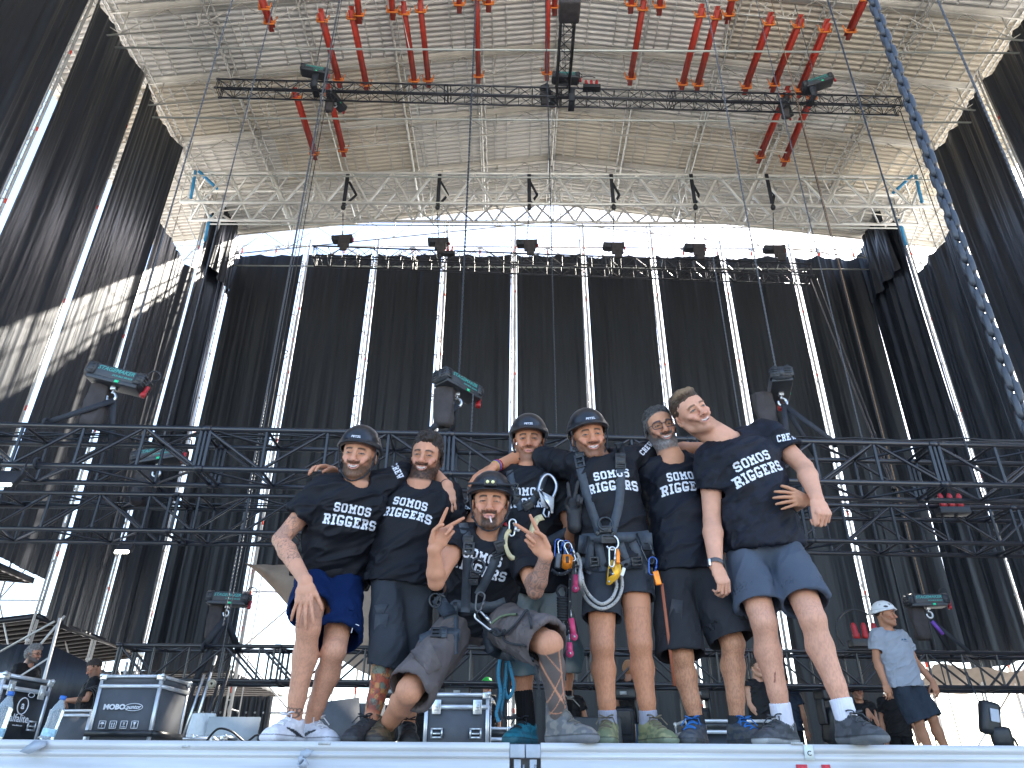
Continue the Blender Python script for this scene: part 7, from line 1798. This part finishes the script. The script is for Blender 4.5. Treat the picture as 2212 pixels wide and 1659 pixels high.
# ---- background people
def standing(x, y, Hh, face=0., arms=((-.12, 0, 0), (.12, 0, 0)), lean=(0, 0), bend=((0, .03), (0, .03)), z0=0.):
    """x, y feet; face: turn in degrees (0 looks at the camera, + to picture right)"""
    M = Matrix.Rotation(R(face), 3, 'Z'); s = Hh / 1.78; T = lambda a, b, c: V((x, y, z0)) + M @ V((a * s, b * s, c * s)) + V((lean[0] * c, lean[1] * c, 0))
    J = dict(NB=T(0, .02, 1.50), SL=T(-.175, .02, 1.44), SR=T(.175, .02, 1.44), HL=T(-.09, .01, .93), HR=T(.09, .01, .93), KL=T(-.11, -.01, .50), KR=T(.11, -.01, .50), AL=T(-.12, .03, .09), AR=T(.12, .03, .09))
    for k, sd in (('L', -1), ('R', 1)):
        a, b = arms[0 if sd < 0 else 1][:2] if False else (0, 0)
        e, w = (arms[0] if sd < 0 else arms[1]); J['E' + k] = T(*e); J['W' + k] = T(*w)
    return J, T
DN = ((-.23, .03, 1.15), (-.24, -.04, .90)), ((.23, .03, 1.15), (.24, -.04, .90))
fdn = lambda: dict(fd=V((0, -.1, -1)), pn=V((0, 1, 0)), td=V((.5, -1, 0)), curl=(25, 28, 30, 34))
# the man in the grey T-shirt
q = P(1955, 1610, 9.0); J, T = standing(q.x + .22, 9.0, 1.76, 12, (((-.24, .05, 1.16), (-.27, -.02, .90)), ((.27, .05, 1.17), (.34, -.05, .93))), lean=(-.075, 0))
J.update(KL=P(1985, 1560, 8.95), KR=P(2014, 1552, 8.95)); J['AL'] = J['KL'] + V((.10, .05, -.42)); J['AR'] = J['KR'] + V((.12, .05, -.42))
H = headM(J['NB'] + V((-.0, -.03, .165)), 48, 2, -2)
def tee(v):
    n = fbm(v, 6, 3); c = np.array((.27, .295, .34))[None] * (.86 + .28 * n[:, None]); return mixc(c, sstep(.5, .8, n) * .3, (.19, .21, .24))
r = person('H', (q.x, 9.0, 0), 'man in grey T-shirt, dark shorts and white helmet looking away to the right', J, H, h=.0065, head=dict(smile=.0, sc=1.08), paint=dict(beard=.25, bcol=(.05, .03, .02), squint=.4), hands={'L': fdn(), 'R': dict(fd=V((.1, -.1, -1)), pn=V((0, 1, 0)), td=V((-1, -.3, 0)), curl=(25, 28, 30, 34))},
    shirt=dict(sl=(.62, .62), long=.06, colfn=tee, name='t_shirt', fat=1.12, mat=M_fab), shorts=dict(col=(.028, .036, .05), hem=(.98, .98), cuff=(.112, .112), fat=1.08), skin=(.40, .19, .11), hairy=0, fat=1.08, armfat=1.1)
helmet(r['o'], H, (.62, .65, .68), sc=1.08, white=True, strap=False); hair(r['o'], H, (.02, .014, .012), sc=1.08, thick=.004, top=.0)
fr = r['fr']; hh = project(r['bs'], fr['ct'] + fr['u'] * .07 - fr['up'] * .02 + fr['fw'] * .5, -fr['fw'], .003)
if hh: 
    mb = MB(); c = V(hh[0]); u = V(fr['u']); z = V(fr['up'])
    for dx, w_ in ((-.022, .018), (.018, .022)): mb.poly_prism([c + u * (dx - w_), c + u * (dx + w_), c + u * dx + z * .018], V(fr['fw']) * .003)
    mb.box(c - z * .012, (.09, .004, .003)); mb.build('chest_mark', mat('blue chest mark', (.03, .10, .20), .6), r['shirt'])
shoe(r['o'], J['AL'], (.3, -1), (.5, .5, .5), lace=(.5, .5, .5)); shoe(r['o'], J['AR'], (.5, -1), (.5, .5, .5), lace=(.5, .5, .5))
def crew(key, px, py, Y, Hh, face, label, arms=DN, shirt=(.010, .010, .012), pants=(.014, .015, .018), hc=None, hm=None, beard=0., bcol=(.05, .03, .02), pitch=0, yaw=None, style='short', gl=False, hem=1.6, skin=(.44, .22, .14), armcov=.6, grey=0., top=.01, bandana=None, smile=.2, hands=True, amp=.006):
    """px, py: top of the head in the picture"""
    tp = P(px, py, Y); sc = (tp.z) / Hh if False else 1.
    z0 = tp.z - Hh; x = tp.x
    J, T = standing(x, Y, Hh, face, arms, z0=z0)
    H = headM(T(0, -.02, 1.655), face if yaw is None else yaw, pitch, 0)
    r = person(key, (x, Y, max(z0, 0)), label, J, H, h=.009, head=dict(smile=smile, sc=1.05), paint=dict(beard=beard, bcol=bcol), hands={'L': fdn(), 'R': fdn()} if hands else {}, shirt=dict(sl=(armcov, armcov), long=.04, col=shirt, fat=1.05), shorts=dict(col=pants, hem=(hem, hem), cuff=(.09, .09), name='trousers'), skin=skin, hairy=0)
    if hc is not None: hair(r['o'], H, hc, sc=1.05, style=style, grey=grey, thick=.008, top=top, amp=amp)
    if hm is not None: helmet(r['o'], H, hm, sc=1.05, strap=False, grn=True)
    if gl:
        Tq = lambda a, b, c: H @ (V((a, b, c)) * 1.05); mb = MB()
        for s in (-1, 1): mb.path([Tq(s * .033 + .022 * math.cos(t), -.104, .006 + .016 * math.sin(t)) for t in np.linspace(0, 6.28, 13)[:-1]], .003, 5, closed=True); mb.path([Tq(s * .058, -.1, .01), Tq(s * .082, 0, .006)], .003, 5)
        mb.build('glasses', M_blk2, r['o'], True)
    return r, J, H
crew('I', 76, 1396, 12, 1.80, 78, 'man with bushy grey curly hair, beard and glasses at the left, in black', hc=(.16, .155, .15), style='bushy', beard=.9, bcol=(.10, .09, .085), gl=True, grey=.8, top=.03, amp=.012)
crew('J', 212, 1426, 12.4, 1.76, -62, 'dark-haired man in black looking down at a looped cable in his hands', arms=(((-.23, -.05, 1.18), (-.14, -.32, 1.18)), ((.23, -.02, 1.18), (.08, -.34, 1.16))), hc=(.03, .022, .018), beard=.5, bcol=(.04, .03, .02), pitch=30, hem=.95)
q = P(188, 1500, 12.0); mb = MB()
for k in range(4): mb.path([q + V((.02 * k + (.13 + .01 * k) * math.cos(t), .02 * k, -.12 + (.20 + .015 * k) * math.sin(t))) for t in np.linspace(0, 6.28, 22)[:-1]], .008, 5, closed=True)
mb.build('looped_cable', M_blk2, None, True, 'looped black cable held by the dark-haired man at the left', 'cable')
crew('K', 1848, 1478, 12.6, 1.66, -8, 'person in black with tied hair and a hand at the chin, behind the tallest man', arms=(((-.2, .02, 1.15), (-.22, -.12, .92)), ((.2, -.04, 1.15), (.06, -.16, 1.36))), hc=(.02, .014, .012), armcov=.25, top=.0)
crew('L', 1918, 1468, 13.5, 1.78, -20, 'bearded man with red bandana in black, half hidden behind the man in grey', hc=(.35, .03, .04), beard=.95, bcol=(.03, .02, .015), gl=True, top=.004)
crew('N', 1358, 1430, 12.9, 1.74, 150, 'person with reddish hair, black top and blue jeans, seen from behind', hc=(.42, .20, .09), style='bushy', pants=(.06, .11, .20), armcov=.3, top=.012)
crew('O', 1052, 1468, 14.5, 1.74, 15, 'worker with green helmet behind the medium grey case', hm=(.02, .40, .05), hc=None)
crew('Q', 1228, 1466, 13, 1.76, 170, 'person in black seen from behind, elbow out, right of the tattooed leg', arms=(((-.25, .0, 1.2), (-.1, -.1, 1.3)), ((.30, .02, 1.22), (.12, -.15, 1.12))), hc=(.012, .01, .01))
crew('M', 1632, 1425, 11, 1.74, 20, 'person in sleeveless black, pale arm hanging, between the last two men', arms=(((-.2, .0, 1.18), (-.1, -.1, .95)), ((.22, -.02, 1.18), (.26, -.08, .92))), hc=(.02, .015, .012), armcov=.12, skin=(.50, .27, .18))
crew('R', 905, 1478, 13, 1.72, -30, 'person in black with a dark red glove left of the medium grey case', hc=(.03, .02, .015))
crew('S', 1688, 1452, 12.8, 1.72, 160, 'person in dark blue top seen from behind between the shins of the tallest man', hc=(.015, .012, .01), shirt=(.02, .03, .05))
